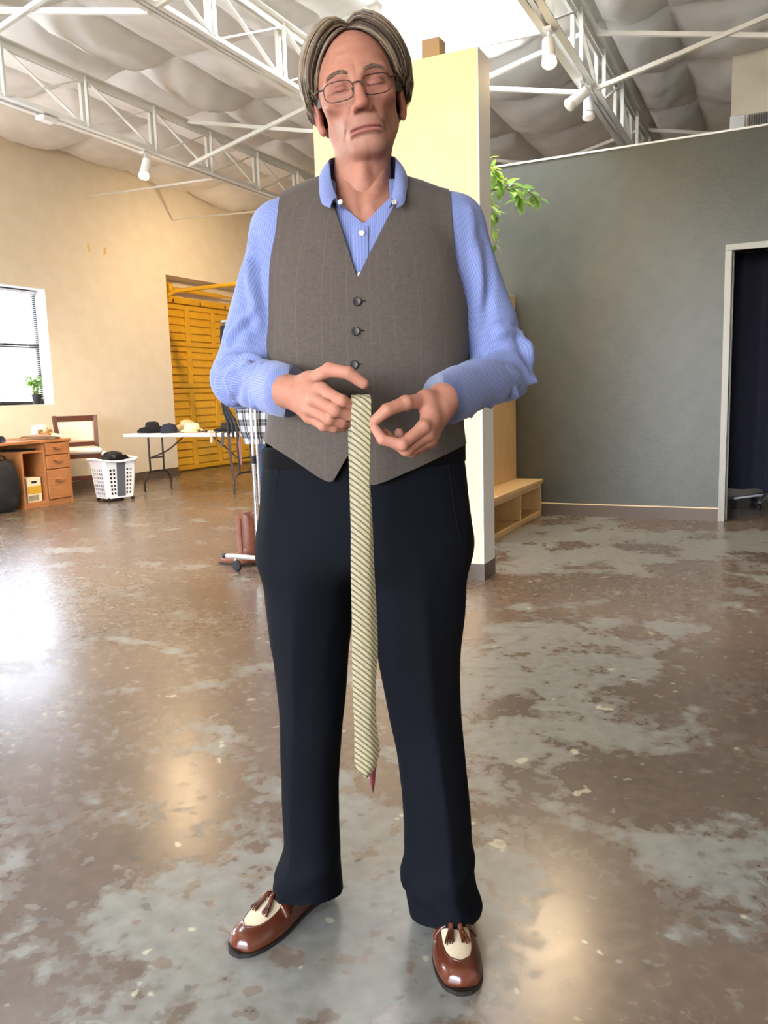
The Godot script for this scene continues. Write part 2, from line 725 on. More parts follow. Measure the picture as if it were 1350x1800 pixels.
# grey paint left on the floor: [x, z, half widths, strength]
const COAT := [[-1.33, -1.00, 0.62, 0.52, 0.42], [-0.80, -1.45, 0.50, 0.62, 0.42], [-1.15, -1.70, 0.45, 0.40, 0.30], [-0.05, -2.0, 0.34, 0.45, 0.36], [-0.80, -3.0, 0.75, 1.3, 0.50], [-0.45, -2.3, 0.5, 0.5, 0.22], [-1.30, -6.0, 1.5, 1.4, 0.62], [0.4, -6.4, 1.3, 1.0, 0.50], [-2.84, -2.48, 0.07, 0.05, 0.9], [-2.47, -2.80, 0.07, 0.045, 0.9], [-2.75, -2.85, 0.20, 0.05, 0.5]]


# the stained and repainted concrete: one pattern, read in metres, at two finenesses
func floor_texture(x0: float, z0: float, span: Vector2, px: Vector2i) -> Array:
	var broad := noise(0.42, 4, FastNoiseLite.TYPE_SIMPLEX_SMOOTH, 21)
	var patch := noise(1.7, 6, FastNoiseLite.TYPE_SIMPLEX_SMOOTH, 22)
	patch.fractal_gain = 0.62
	var grit := noise(16.0, 3, FastNoiseLite.TYPE_SIMPLEX_SMOOTH, 23)
	var chip := noise(9.0, 4, FastNoiseLite.TYPE_SIMPLEX_SMOOTH, 25)
	var fleck := noise(7.5, 3, FastNoiseLite.TYPE_SIMPLEX_SMOOTH, 24)
	var data := PackedByteArray()
	data.resize(px.x * px.y * 3)
	var gloss := PackedByteArray()
	gloss.resize(px.x * px.y * 3)
	var at := 0
	for j in px.y:
		var z := z0 + span.y * (j + 0.5) / px.y
		for i in px.x:
			var x := x0 + span.x * (i + 0.5) / px.x
			var b := broad.get_noise_2d(x, z)
			var p := patch.get_noise_2d(x, z)
			var g := grit.get_noise_2d(x, z)
			# where the grey coat survives
			var coat := -0.30
			for s in COAT:
				var q := 1.0 - Vector2((x - s[0]) / s[2], (z - s[1]) / s[3]).length()
				if q > 0.0:
					coat += s[4] * minf(1.0, q * 1.6)
			var v := coat + p * 0.92 + b * 0.25 + g * 0.24
			var w := smoothstep(-0.12, 0.16, v)
			# chips out of the grey coat, flecks of it left on the brown
			var ch := chip.get_noise_2d(x, z)
			if ch > 0.34:
				w *= 1.0 - minf(1.0, (ch - 0.34) * 12.0) * 0.75
			elif ch < -0.46:
				w = maxf(w, minf(1.0, (-0.46 - ch) * 12.0) * 0.6)
			# brown stain, clouded
			var t := clampf(0.5 + b * 0.8 + p * 0.35, 0.0, 1.0)
			var s2 := 0.88 + g * 0.10
			var rr := lerpf(lerpf(110.0, 140.0, t), lerpf(138.0, 154.0, t), w) * s2
			var gg := lerpf(lerpf(94.0, 119.0, t), lerpf(136.0, 151.0, t), w) * s2
			var bb := lerpf(lerpf(81.0, 102.0, t), lerpf(125.0, 142.0, t), w) * s2
			# scuffs where the two coats meet
			var m := absf(v) * 9.0
			if m < 1.0 and g > 0.12:
				rr *= 0.86; gg *= 0.85; bb *= 0.84
			var f := fleck.get_noise_2d(x + 31.0, z)
			if f > 0.62:
				var k := minf(1.0, (f - 0.62) * 20.0) * 0.7
				rr = lerpf(rr, 205.0, k); gg = lerpf(gg, 196.0, k); bb = lerpf(bb, 165.0, k)
			elif f < -0.58:
				var k := minf(1.0, (-0.58 - f) * 20.0) * 0.6
				rr = lerpf(rr, 84.0, k); gg = lerpf(gg, 80.0, k); bb = lerpf(bb, 76.0, k)
			data[at] = clampi(int(rr), 0, 255)
			data[at + 1] = clampi(int(gg), 0, 255)
			data[at + 2] = clampi(int(bb), 0, 255)
			var q := clampi(int(255.0 * (0.265 + 0.09 * w + 0.05 * p + 0.03 * g)), 0, 255)
			gloss[at] = q
			gloss[at + 1] = q
			gloss[at + 2] = q
			at += 3
	return [ImageTexture.create_from_image(Image.create_from_data(px.x, px.y, false, Image.FORMAT_RGB8, data)), ImageTexture.create_from_image(Image.create_from_data(px.x, px.y, false, Image.FORMAT_RGB8, gloss))]


func floor_slab(parent: Node3D, r: Rect2, px: Vector2i) -> void:
	var t := floor_texture(r.position.x, r.position.y, r.size, px)
	var m := mat(Color(1, 1, 1), 1.0)
	m.albedo_texture = t[0]
	m.roughness_texture = t[1]
	m.roughness_texture_channel = BaseMaterial3D.TEXTURE_CHANNEL_RED
	m.texture_repeat = false
	var b := MB.new()
	var a := r.position
	var e := r.end
	b.quad(Vector3(a.x, 0, a.y), Vector3(e.x, 0, a.y), Vector3(e.x, 0, e.y), Vector3(a.x, 0, e.y), Vector3.UP, Vector2(0, 0), Vector2(1, 0), Vector2(1, 1), Vector2(0, 1))
	for s in [[a, Vector2(e.x, a.y)], [Vector2(e.x, a.y), e], [e, Vector2(a.x, e.y)], [Vector2(a.x, e.y), a]]:
		b.quad_out(Vector3(s[0].x, 0, s[0].y), Vector3(s[1].x, 0, s[1].y), Vector3(s[1].x, -0.2, s[1].y), Vector3(s[0].x, -0.2, s[0].y), Vector3(r.get_center().x, -0.1, r.get_center().y))
	b.quad(Vector3(a.x, -0.2, a.y), Vector3(e.x, -0.2, a.y), Vector3(e.x, -0.2, e.y), Vector3(a.x, -0.2, e.y), Vector3.DOWN)
	put(b, "slab", m, parent)


# a wall as boxes between its openings; along = "x" or "z"; holes: [from, to, low, high]
func pierced(called: String, along: String, at: float, thick: float, from: float, to: float, high: float, holes: Array, material: Material, label := "") -> MeshInstance3D:
	var b := MB.new()
	var cuts := [from, to]
	for h in holes:
		cuts.append(h[0])
		cuts.append(h[1])
	cuts.sort()
	for i in cuts.size() - 1:
		var a: float = cuts[i]
		var e: float = cuts[i + 1]
		if e - a < 0.001:
			continue
		var spans := [[0.0, high]]
		for h in holes:
			if (a + e) / 2 > h[0] and (a + e) / 2 < h[1]:
				spans = [[0.0, h[2]], [h[3], high]]
		for s in spans:
			if s[1] - s[0] < 0.001:
				continue
			if along == "z":
				b.box(Vector3(at, (s[0] + s[1]) / 2, (a + e) / 2), Vector3(thick, s[1] - s[0], e - a))
			else:
				b.box(Vector3((a + e) / 2, (s[0] + s[1]) / 2, at), Vector3(e - a, s[1] - s[0], thick))
	var o := put(b, called, material)
	built(o, label)
	return o


func slab_box(called: String, lo: Vector3, hi: Vector3, material: Material, parent: Node3D = null, bev := 0.0) -> MeshInstance3D:
	var b := MB.new()
	b.box((lo + hi) / 2, hi - lo, bev)
	return put(b, called, material, parent)


func room() -> void:
	var fl := setting("floor", "worn concrete floor, brown stain with patches of grey paint")
	floor_slab(fl, Rect2(-2.6, -4.2, 3.2, 4.2), Vector2i(1400, 1836))
	# the rest of the floor around the near slab
	floor_slab(fl, Rect2(-8.9, -9.0, 10.0, 4.8), Vector2i(1250, 600))
	floor_slab(fl, Rect2(-8.9, -4.2, 6.3, 4.2), Vector2i(800, 540))
	floor_slab(fl, Rect2(0.6, -4.2, 4.6, 4.2), Vector2i(300, 280))
	floor_slab(fl, Rect2(-8.9, -13.4, 14.1, 4.4), Vector2i(520, 160))
	floor_slab(fl, Rect2(1.1, -9.0, 4.1, 4.8), Vector2i(200, 240))
	floor_slab(fl, Rect2(-8.9, 0.0, 14.1, 5.3), Vector2i(420, 160))
	# outer walls
	pierced("wall_left", "z", XL - 0.15, 0.30, -13.4, 5.3, 4.9, [[-7.66, -6.15, 1.14, 2.58], [-4.85, -3.35, 1.14, 2.58], [-2.05, -0.55, 1.14, 2.58], [-12.75, -9.97, 0.0, 3.03]], M.cream, "tall cream wall with a window and a yellow overhead door")
	for z in [-8.46, -8.75]:
		var tp := MB.new()
		tp.box(Vector3(XL + 0.001, 3.20, z), Vector3(0.002, 0.11, 0.035), 0.0, Basis(Vector3.RIGHT, 0.2 if z > -8.6 else -0.2))
		put(tp, "tape_mark", mat(rgb(222, 196, 120), 0.7), get_node("wall_left"))
	pierced("wall_back", "x", -13.25, 0.30, XL, 5.2, 4.9, [], M.cream)
	pierced("wall_right", "z", 5.2, 0.30, -13.4, 5.3, 4.9, [], M.cream)
	pierced("wall_front", "x", 5.15, 0.30, XL, 5.2, 4.9, [[-5.0, 1.0, 0.5, 3.0]], M.cream)
	# grey partition wall with a doorway
	pierced("wall_gray", "x", ZG - 0.08, 0.16, -3.55, 4.9, 3.10, [[-0.40, 0.55, 0.0, 2.19]], M.gray, "dark grey partition wall with a doorway")
	built(slab_box("trim_1", Vector3(-3.55, 3.10, ZG - 0.175), Vector3(4.9, 3.115, ZG + 0.012), M.white_paint), "pale cap strip along the top of the grey wall")
	built(slab_box("baseboard_gray", Vector3(-3.55, 0.0, ZG), Vector3(-0.452, 0.105, ZG + 0.012), M.base), "brown vinyl baseboard of the grey wall")
	built(slab_box("trim_2", Vector3(-3.55, 0.105, ZG), Vector3(-0.452, 0.113, ZG + 0.012), M.partition))
	built(slab_box("baseboard_right", Vector3(0.602, 0.0, ZG), Vector3(4.9, 0.105, ZG + 0.012), M.base))
	# door frame of the doorway
	var df := setting("door_2", "grey metal door frame of the dark doorway")
	slab_box("jamb", Vector3(-0.452, 0.0, ZG - 0.18), Vector3(-0.400, 2.19, ZG + 0.022), M.frame_gray, df, 0.004)
	slab_box("jamb", Vector3(0.55, 0.0, ZG - 0.18), Vector3(0.602, 2.19, ZG + 0.022), M.frame_gray, df, 0.004)
	slab_box("head", Vector3(-0.452, 2.19, ZG - 0.18), Vector3(0.602, 2.242, ZG + 0.022), M.frame_gray, df, 0.004)
	slab_box("stop", Vector3(-0.400, 0.0, ZG - 0.11), Vector3(-0.387, 2.19, ZG - 0.05), M.frame_gray, df, 0.002)
	# the dark room behind it
	pierced("wall_closet", "x", -9.35, 0.10, -1.6, 1.7, 3.0, [], M.gray)
	pierced("wall_closet", "z", -1.62, 0.10, -9.4, ZG - 0.16, 3.0, [], M.gray)
	pierced("wall_closet", "z", 1.72, 0.10, -9.4, ZG - 0.16, 3.0, [], M.gray)
	built(slab_box("ceiling_closet", Vector3(-1.67, 3.0, -9.4), Vector3(1.77, 3.08, ZG - 0.165), M.gray))
	# free-standing cream partition
	built(slab_box("wall_partition", Vector3(-2.66, 0.0, -4.80), Vector3(-1.595, 3.03, -4.60), M.partition), "tall free-standing cream partition behind the man")
	built(slab_box("trim_3", Vector3(-1.595, 0.10, -4.802), Vector3(-1.588, 3.03, -4.598), M.white_paint), "white end of the cream partition")
	var bp := setting("baseboard_partition", "brown baseboard round the cream partition")
	slab_box("front_strip", Vector3(-2.66, 0.0, -4.60), Vector3(-1.583, 0.10, -4.588), M.base, bp)
	slab_box("end_strip", Vector3(-1.595, 0.0, -4.80), Vector3(-1.583, 0.10, -4.60), M.base, bp)
	# baseboards of the left wall
	built(slab_box("baseboard_left", Vector3(XL, 0.0, -9.97), Vector3(XL + 0.012, 0.12, 5.0), M.base), "brown baseboard of the cream wall")
	# buff-coloured block of wall above the grey wall
	pierced("wall_upper", "x", -9.15, 0.30, -0.545, 5.05, 4.9, [], M.cream, "buff wall rising behind the grey wall")
	window()
	overhead_door()
	outside()


func window() -> void:
	var x := XL - 0.20
	var z0 := -7.66
	var z1 := -6.15
	sash("window_1", "sash window with dark frame and lowered blinds", z0, z1)
	sash("window_4", "second sash window of the cream wall", -4.85, -3.35)
	sash("window_5", "third sash window of the cream wall", -2.05, -0.55)
	# the blinds hang inside the recess: thin metal slats, nearly level
	var bl := thing("window_blind", "white metal venetian blind hanging in the window beside the plant", "blind", Vector3(x + 0.038, 2.545, (z0 + z1) / 2))
	var len := z1 - z0 - 0.06
	var hb := MB.new()
	hb.box(Vector3(0, 0, 0), Vector3(0.035, 0.03, len), 0.003)
	put(hb, "head_rail", M.white_plastic, bl)
	var sb := MB.new()
	sb.box(Vector3.ZERO, Vector3(0.024, 0.0012, len))
	var sm := sb.mesh()
	for i in 52:
		put_mesh(sm, "slat", M.white_plastic, bl, Transform3D(Basis(Vector3.BACK, 0.30), Vector3(0, -0.035 - i * 0.0245, 0)))
	for zz in [-len * 0.38, 0.0, len * 0.38]:
		var cb := MB.new()
		cb.tube([Vector3(0.013, 0, zz), Vector3(0.013, -1.32, zz)], [0.0015], 5)
		put(cb, "cord", M.white_plastic, bl)
	var rb := MB.new()
	rb.box(Vector3(0, -1.32, 0), Vector3(0.026, 0.016, len), 0.003)
	put(rb, "bottom_rail", M.white_plastic, bl)
	# window plant
	potted_fern(Vector3(XL - 0.045, 1.1455, -7.43))
	var tr := MB.new()
	tr.box(Vector3(XL - 0.08, 1.158, -7.02), Vector3(0.10, 0.025, 0.30), 0.006)
	tag(put(tr, "tray", M.black), "dark shallow tray lying on the window sill", "tray")


func sash(called: String, label: String, z0: float, z1: float) -> void:
	var w := setting(called, label)
	var x := XL - 0.20
	# white reveal boards
	for s in [[Vector3(x - 0.02, 1.13, z0), Vector3(XL + 0.004, 1.145, z1)], [Vector3(x - 0.02, 2.575, z0), Vector3(XL + 0.002, 2.585, z1)], [Vector3(x - 0.02, 1.14, z0 - 0.005), Vector3(XL + 0.002, 2.58, z0 + 0.005)], [Vector3(x - 0.02, 1.14, z1 - 0.005), Vector3(XL + 0.002, 2.58, z1 + 0.005)]]:
		slab_box("reveal_board", s[0], s[1], M.white_paint, w)
	for s in [[1.145, 1.19], [2.53, 2.575], [1.855, 1.91]]:
		slab_box("rail", Vector3(x - 0.03, s[0], z0 + 0.005), Vector3(x + 0.02, s[1], z1 - 0.005), M.dark_frame, w, 0.003)
	for s in [[z0 + 0.005, z0 + 0.05], [z1 - 0.05, z1 - 0.005], [(z0 + z1) / 2 - 0.022, (z0 + z1) / 2 + 0.022]]:
		slab_box("stile", Vector3(x - 0.028, 1.19, s[0]), Vector3(x + 0.018, 2.53, s[1]), M.dark_frame, w, 0.003)
	for s in [[1.19, 1.855], [1.91, 2.53]]:
		for q in [[z0 + 0.05, (z0 + z1) / 2 - 0.022], [(z0 + z1) / 2 + 0.022, z1 - 0.05]]:
			slab_box("pane", Vector3(x - 0.008, s[0], q[0]), Vector3(x - 0.004, s[1], q[1]), M.pane, w)


func overhead_door() -> void:
	var d := setting("door_1", "yellow sectional overhead door with louvred panels")
	var x := XL - 0.26
	var z0 := -12.72
	var z1 := -10.05
	# backing header above the door leaf
	slab_box("header", Vector3(XL - 0.34, 2.72, -12.75), Vector3(XL - 0.30, 3.03, -9.97), M.cream, d)
	slab_box("backing", Vector3(XL - 0.34, 0.0, -12.75), Vector3(XL - 0.30, 2.72, -9.97), M.yellow, d)
	var cols := 4
	var cw := (z1 - z0) / cols
	var panel := MB.new()
	panel.box(Vector3.ZERO, Vector3(0.010, 0.57, cw - 0.12))
	var pm := panel.mesh()
	var slat := MB.new()
	slat.box(Vector3.ZERO, Vector3(0.016, 0.105, cw - 0.135), 0.004)
	var slm := slat.mesh()
	var rail := MB.new()
	rail.box(Vector3.ZERO, Vector3(0.045, 0.075, z1 - z0), 0.006)
	var rm := rail.mesh()
	var stile := MB.new()
	stile.box(Vector3.ZERO, Vector3(0.042, 0.61, 0.11), 0.005)
	var stm := stile.mesh()
	for s in 4:
		var y0 := 0.02 + s * 0.66
		var sec := Node3D.new()
		sec.name = "section"
		d.add_child(sec, true)
		put_mesh(rm, "rail", M.yellow, sec, Transform3D(Basis(), Vector3(x, y0 + 0.04, (z0 + z1) / 2)))
		put_mesh(rm, "rail", M.yellow, sec, Transform3D(Basis(), Vector3(x, y0 + 0.615, (z0 + z1) / 2)))
		for c in cols + 1:
			put_mesh(stm, "stile", M.yellow, sec, Transform3D(Basis(), Vector3(x, y0 + 0.33, clampf(z0 + c * cw, z0 + 0.055, z1 - 0.055))))
		for c in cols:
			var zc := z0 + (c + 0.5) * cw
			put_mesh(pm, "panel", M.yellow, sec, Transform3D(Basis(), Vector3(x - 0.016, y0 + 0.33, zc)))
			for k in 4:
				put_mesh(slm, "slat", M.yellow, sec, Transform3D(Basis(Vector3.BACK, 0.22), Vector3(x + 0.002, y0 + 0.145 + k * 0.122, zc)))
	var top := MB.new()
	top.box(Vector3(x, 2.72, (z0 + z1) / 2), Vector3(0.05, 0.10, z1 - z0), 0.006)
	put(top, "top_rail", M.yellow, d)
	for c in 4:
		var h := MB.new()
		h.box(Vector3(x + 0.03, 2.70, z0 + (c + 0.5) * cw), Vector3(0.012, 0.05, 0.03), 0.003)
		put(h, "hinge", M.dark_metal, d)
	# curved track, running up the jamb and out into the room
	for zz in [z1 + 0.035, z0 - 0.0]:
		var pts := [Vector3(x + 0.05, 0.0, zz), Vector3(x + 0.05, 1.2, zz), Vector3(x + 0.05, 2.35, zz)]
		for k in 9:
			var a := PI / 2 * k / 8.0
			pts.append(Vector3(x + 0.05 + 0.38 * (1.0 - cos(a)), 2.40 + 0.38 * sin(a), zz))
		pts.append(Vector3(x + 2.3, 2.80, zz))
		var tb := MB.new()
		tb.tube(pts, [0.032], 6, true, 0.7, Vector3.BACK)
		put(tb, "track", M.yellow, d)
	var sh := MB.new()
	sh.tube([Vector3(XL - 0.14, 2.86, z0), Vector3(XL - 0.14, 2.86, z1 + 0.05)], [0.016], 8)
	put(sh, "shaft", M.yellow, d)
	var sp := MB.new()
	sp.tube([Vector3(XL - 0.14, 2.86, -11.5), Vector3(XL - 0.14, 2.86, -10.25)], [0.035], 10)
	put(sp, "spring", M.yellow, d)
	var dr := MB.new()
	dr.lathe([Vector2(0.001, -0.05), Vector2(0.10, -0.05), Vector2(0.10, -0.035), Vector2(0.07, -0.03), Vector2(0.07, 0.03), Vector2(0.10, 0.035), Vector2(0.10, 0.05), Vector2(0.001, 0.05)], 16, Transform3D(Basis(Vector3.RIGHT, PI / 2), Vector3(XL - 0.14, 2.86, -10.12)))
	put(dr, "cable_drum", M.yellow, d)
	var br := MB.new()
	br.box(Vector3(XL - 0.14, 2.88, -10.02), Vector3(0.14, 0.22, 0.012), 0.002)
	put(br, "bracket", M.yellow, d)


func outside() -> void:
	var g := MB.new()
	g.box(Vector3(-24.0, -0.35, -6.0), Vector3(30.0, 0.3, 60.0))
	built(put(g, "floor_yard", M.floor_ground), "pale ground outside the window")
	# a tree outside the window
	var rng := RandomNumberGenerator.new()
	rng.seed = 5
	var t := thing("yard_tree", "leafy tree outside the window behind the blinds", "tree", Vector3(-14.2, -0.2, -10.6))
	var tb := MB.new()
	tb.tube([Vector3(0, 0, 0), Vector3(0.05, 0.9, 0.0), Vector3(0, 1.9, 0.05)], [0.13, 0.10, 0.05], 8)
	put(tb, "trunk", mat(rgb(96, 78, 62), 0.9), t)
	var fb := MB.new()
	for i in 420:
		var p := Vector3(rng.randfn(), rng.randfn(), rng.randfn()).normalized() * pow(rng.randf(), 0.4)
		p = p * Vector3(0.95, 0.7, 0.95) + Vector3(0, 1.75, 0)
		leaf(fb, p, Basis(Vector3(rng.randfn(), rng.randfn(), rng.randfn()).normalized(), rng.randf() * TAU), 0.20, 0.10)
	tag(put(fb, "foliage", leaf_material(rgb(98, 122, 60)), t), "", "", "", "stuff")


func leaf_material(c: Color) -> StandardMaterial3D:
	var m := mat(c, 0.5)
	m.backlight_enabled = true
	m.backlight = Color(0.5, 0.6, 0.3)
	return m


# a pointed leaf with a folded midrib, 8 triangles, root at p, along the basis' z
func leaf(b: MB, p: Vector3, bs: Basis, l: float, w: float, bend := 0.25) -> void:
	var st := [0.0, 0.3, 0.65, 1.0]
	var wd := [0.05, 1.0, 0.8, 0.0]
	var row := []
	for i in 4:
		var z: float = st[i] * l
		var y: float = -bend * l * st[i] * st[i]
		var x: float = wd[i] * w / 2
		row.append([p + bs * Vector3(-x, y + x * 0.25, z), p + bs * Vector3(0, y, z), p + bs * Vector3(x, y + x * 0.25, z)])
	for i in 3:
		for k in 2:
			var a: Vector3 = row[i][k]
			var c: Vector3 = row[i][k + 1]
			var d: Vector3 = row[i + 1][k + 1]
			var e: Vector3 = row[i + 1][k]
			var nn := (c - a).cross(e - a)
			if nn.length_squared() < 1e-14:
				nn = (d - c).cross(a - c)
			nn = nn.normalized()
			b.tri(a, c, d, nn, nn, nn)
			b.tri(a, d, e, nn, nn, nn)


# ---------------------------------------------------------------- roof
func roof() -> void:
	var ce := setting("ceiling", "white quilted insulation under the roof")
	# the deck above, with the skylight wells left open
	var deck := MB.new()
	var xs := [-8.7, 5.4]
	var zs := [-13.5, 5.4]
	for s in SKYLIGHTS:
		xs.append_array([s[0] - s[2] / 2 - 0.02, s[0] + s[2] / 2 + 0.02])
		zs.append_array([s[1] - s[3] / 2 - 0.02, s[1] + s[3] / 2 + 0.02])
	xs.sort()
	zs.sort()
	for i in xs.size() - 1:
		for j in zs.size() - 1:
			var x: float = (xs[i] + xs[i + 1]) / 2
			var z: float = (zs[j] + zs[j + 1]) / 2
			var open := false
			for s in SKYLIGHTS:
				open = open or (absf(x - s[0]) < s[2] / 2 and absf(z - s[1]) < s[3] / 2)
			if not open:
				deck.box(Vector3(x, 4.80, z), Vector3(xs[i + 1] - xs[i], 0.10, zs[j + 1] - zs[j]))
	put(deck, "roof_deck", M.steel_white, ce)
	var n := 0
	for s in SKYLIGHTS:
		n += 1
		var w := setting("window_%d" % (n + 1), "skylight, a white panel glowing with daylight")
		var hx: float = s[2] / 2
		var hz: float = s[3] / 2
		var p := Vector3(s[0], 0, s[1])
		slab_box("diffuser", p + Vector3(-hx, 4.64, -hz), p + Vector3(hx, 4.66, hz), M.glow_sky, w)
		for q in [[Vector3(-hx - 0.02, 4.30, -hz - 0.02), Vector3(-hx, 4.75, hz + 0.02)], [Vector3(hx, 4.30, -hz - 0.02), Vector3(hx + 0.02, 4.75, hz + 0.02)], [Vector3(-hx, 4.30, -hz - 0.02), Vector3(hx, 4.75, -hz)], [Vector3(-hx, 4.30, hz), Vector3(hx, 4.75, hz + 0.02)]]:
			slab_box("well_side", p + q[0], p + q[1], M.white_paint, w)
	# quilts: every bay between trusses is three pads wide
	var wr := noise(1.6, 4, FastNoiseLite.TYPE_SIMPLEX_SMOOTH, 31)
	var edges := [-8.43, -7.55, -6.68]
	for k in BEAM_X.size():
		edges.append(BEAM_X[k])
		if k < BEAM_X.size() - 1:
			edges.append(lerpf(BEAM_X[k], BEAM_X[k + 1], 0.26))
			edges.append(lerpf(BEAM_X[k], BEAM_X[k + 1], 0.74))
	edges.append(4.0)
	edges.append(5.05)
	for i in edges.size() - 1:
		for j in 14:
			var x0: float = edges[i]
			var x1: float = edges[i + 1]
			var z0 := -13.1 + j * 1.30
			var z1 := z0 + 1.30
			var over := false
			for s in SKYLIGHTS:
				if (x0 + x1) / 2 > s[0] - s[2] / 2 and (x0 + x1) / 2 < s[0] + s[2] / 2:
					var a: float = s[1] - s[3] / 2
					var e: float = s[1] + s[3] / 2
					if z0 >= a and z1 <= e:
						over = true
					elif z0 < e and z1 > e:
						z0 = e
					elif z1 > a and z0 < a:
						z1 = a
			if over:
				continue
			var grid := []
			for r in 13:
				var row := PackedVector3Array()
				for c in 13:
					var u := r / 12.0
					var v := c / 12.0
					var x := lerpf(x0, x1, u)
					var z := lerpf(z0, z1, v)
					var sag := pow(sin(PI * clampf(u, 0.0, 1.0)), 0.55) * pow(sin(PI * v), 0.5)
					var depth := 0.17 + 0.05 * sin(i * 2.3 + j * 1.7)
					var y := 4.36 - depth * sag
					y += wr.get_noise_2d(x * 2.0, z * 2.0) * 0.035 * (0.3 + sag)
					# gathers drawn towards the corners
					var cu := minf(u, 1.0 - u)
					var cv := minf(v, 1.0 - v)
					y += 0.014 * sin(atan2(cv, cu + 0.001) * 13.0 + i) * maxf(0.0, 1.0 - (cu + cv) * 2.6)
					row.append(Vector3(x, y, z))
				grid.append(row)
			var b := MB.new()
			b.sheet(grid, false, [], false)
			b.face(0, func(_p: Vector3, nn: Vector3) -> float: return -nn.y)
			put(b, "insulation_pad", M.quilt, ce)
	trusses()
	lamps()


func trusses() -> void:
	var where := ["left of the man, nearest the cream wall", "running behind the man's head", "above the grey wall carrying the spotlights", "at the upper right edge", "far right beyond the frame"]
	for k in BEAM_X.size():
		var x: float = BEAM_X[k]
		var t := thing("roof_truss", "white steel roof truss " + where[k], "truss", Vector3(x, 3.6, 0), 0.0, "roof trusses")
		for s in [-1.0, 1.0]:
			# pairs of angles: a flat foot and an upright leg
			for y in [0.0, 0.47]:
				var b := MB.new()
				var f := 1.0 if y == 0.0 else -1.0
				b.box(Vector3(s * 0.045, y + f * 0.004, -4.1), Vector3(0.055, 0.008, 18.0))
				b.box(Vector3(s * 0.020, y + f * 0.032, -4.1), Vector3(0.008, 0.064, 18.0))
				put(b, "bottom_chord" if y == 0.0 else "top_chord", M.steel_white, t)
		var pb := MB.new()
		for s in [-1.0, 1.0]:
			pb.box(Vector3(s * 0.022, 0.235, 0), Vector3(0.006, 0.47, 0.045))
			pb.box(Vector3(s * 0.022 + s * 0.014, 0.235, 0.02), Vector3(0.028, 0.47, 0.006))
		var pm := pb.mesh()
		var db := MB.new()
		db.bar(Vector3(0, 0.03, 0), Vector3(0, 0.44, -0.9), 0.030, 0.012)
		var dm := db.mesh()
		var eb := MB.new()
		eb.bar(Vector3(0, 0.44, 0), Vector3(0, 0.03, -0.9), 0.030, 0.012)
		var em := eb.mesh()
		for i in 20:
			var z := 4.94 - i * 0.905
			put_mesh(pm, "post", M.steel_white, t, Transform3D(Basis(), Vector3(0, 0, z)))
			if z - 0.9 > -13.0:
				put_mesh(dm if i % 2 == 0 else em, "diagonal", M.steel_white, t, Transform3D(Basis(), Vector3(0, 0, z)))
				if k < 2:
					put_mesh(em if i % 2 == 0 else dm, "diagonal", M.steel_white, t, Transform3D(Basis(), Vector3(0.02, 0, z)))
	# crossed bridging bars between neighbouring trusses
	var names := ["between the two left trusses", "behind the man between the middle trusses", "right of the partition under the quilts", "at the far right"]
	for k in BEAM_X.size() - 1:
		for z in [-7.30, -4.40, -10.2]:
			for up in [0, 1]:
				var b := MB.new()
				var a := Vector3(0, 0.0 if up else 0.45, 0)
				var e := Vector3(BEAM_X[k + 1] - BEAM_X[k], 0.45 if up else 0.0, 0)
				b.bar(a + Vector3(0.05, 0, 0), e - Vector3(0.05, 0, 0), 0.035, 0.035, 0.002)
				var dist: String = {-7.30: "mid-distance", -4.40: "near", -10.2: "far"}[z]
				var o := put(b, "bridging_bar", M.steel_white, null, Transform3D(Basis(), Vector3(BEAM_X[k], 3.6, z + (0.02 if up else -0.02))))
				tag(o, "%s white bridging bar sloping %s to the right %s" % [dist, "up" if up else "down", names[k]], "brace bar", "bridging bars under the roof")
	for z in [-7.9, -9.6]:
		var b := MB.new()
		b.bar(Vector3(XL + 0.01, 3.86, z - 0.6), Vector3(-5.85, 3.62, z), 0.02, 0.02)
		tag(put(b, "tie_rod", M.steel_white), "thin %s rod from the cream wall to the left truss" % ("nearer" if z > -8.0 else "farther"), "rod")


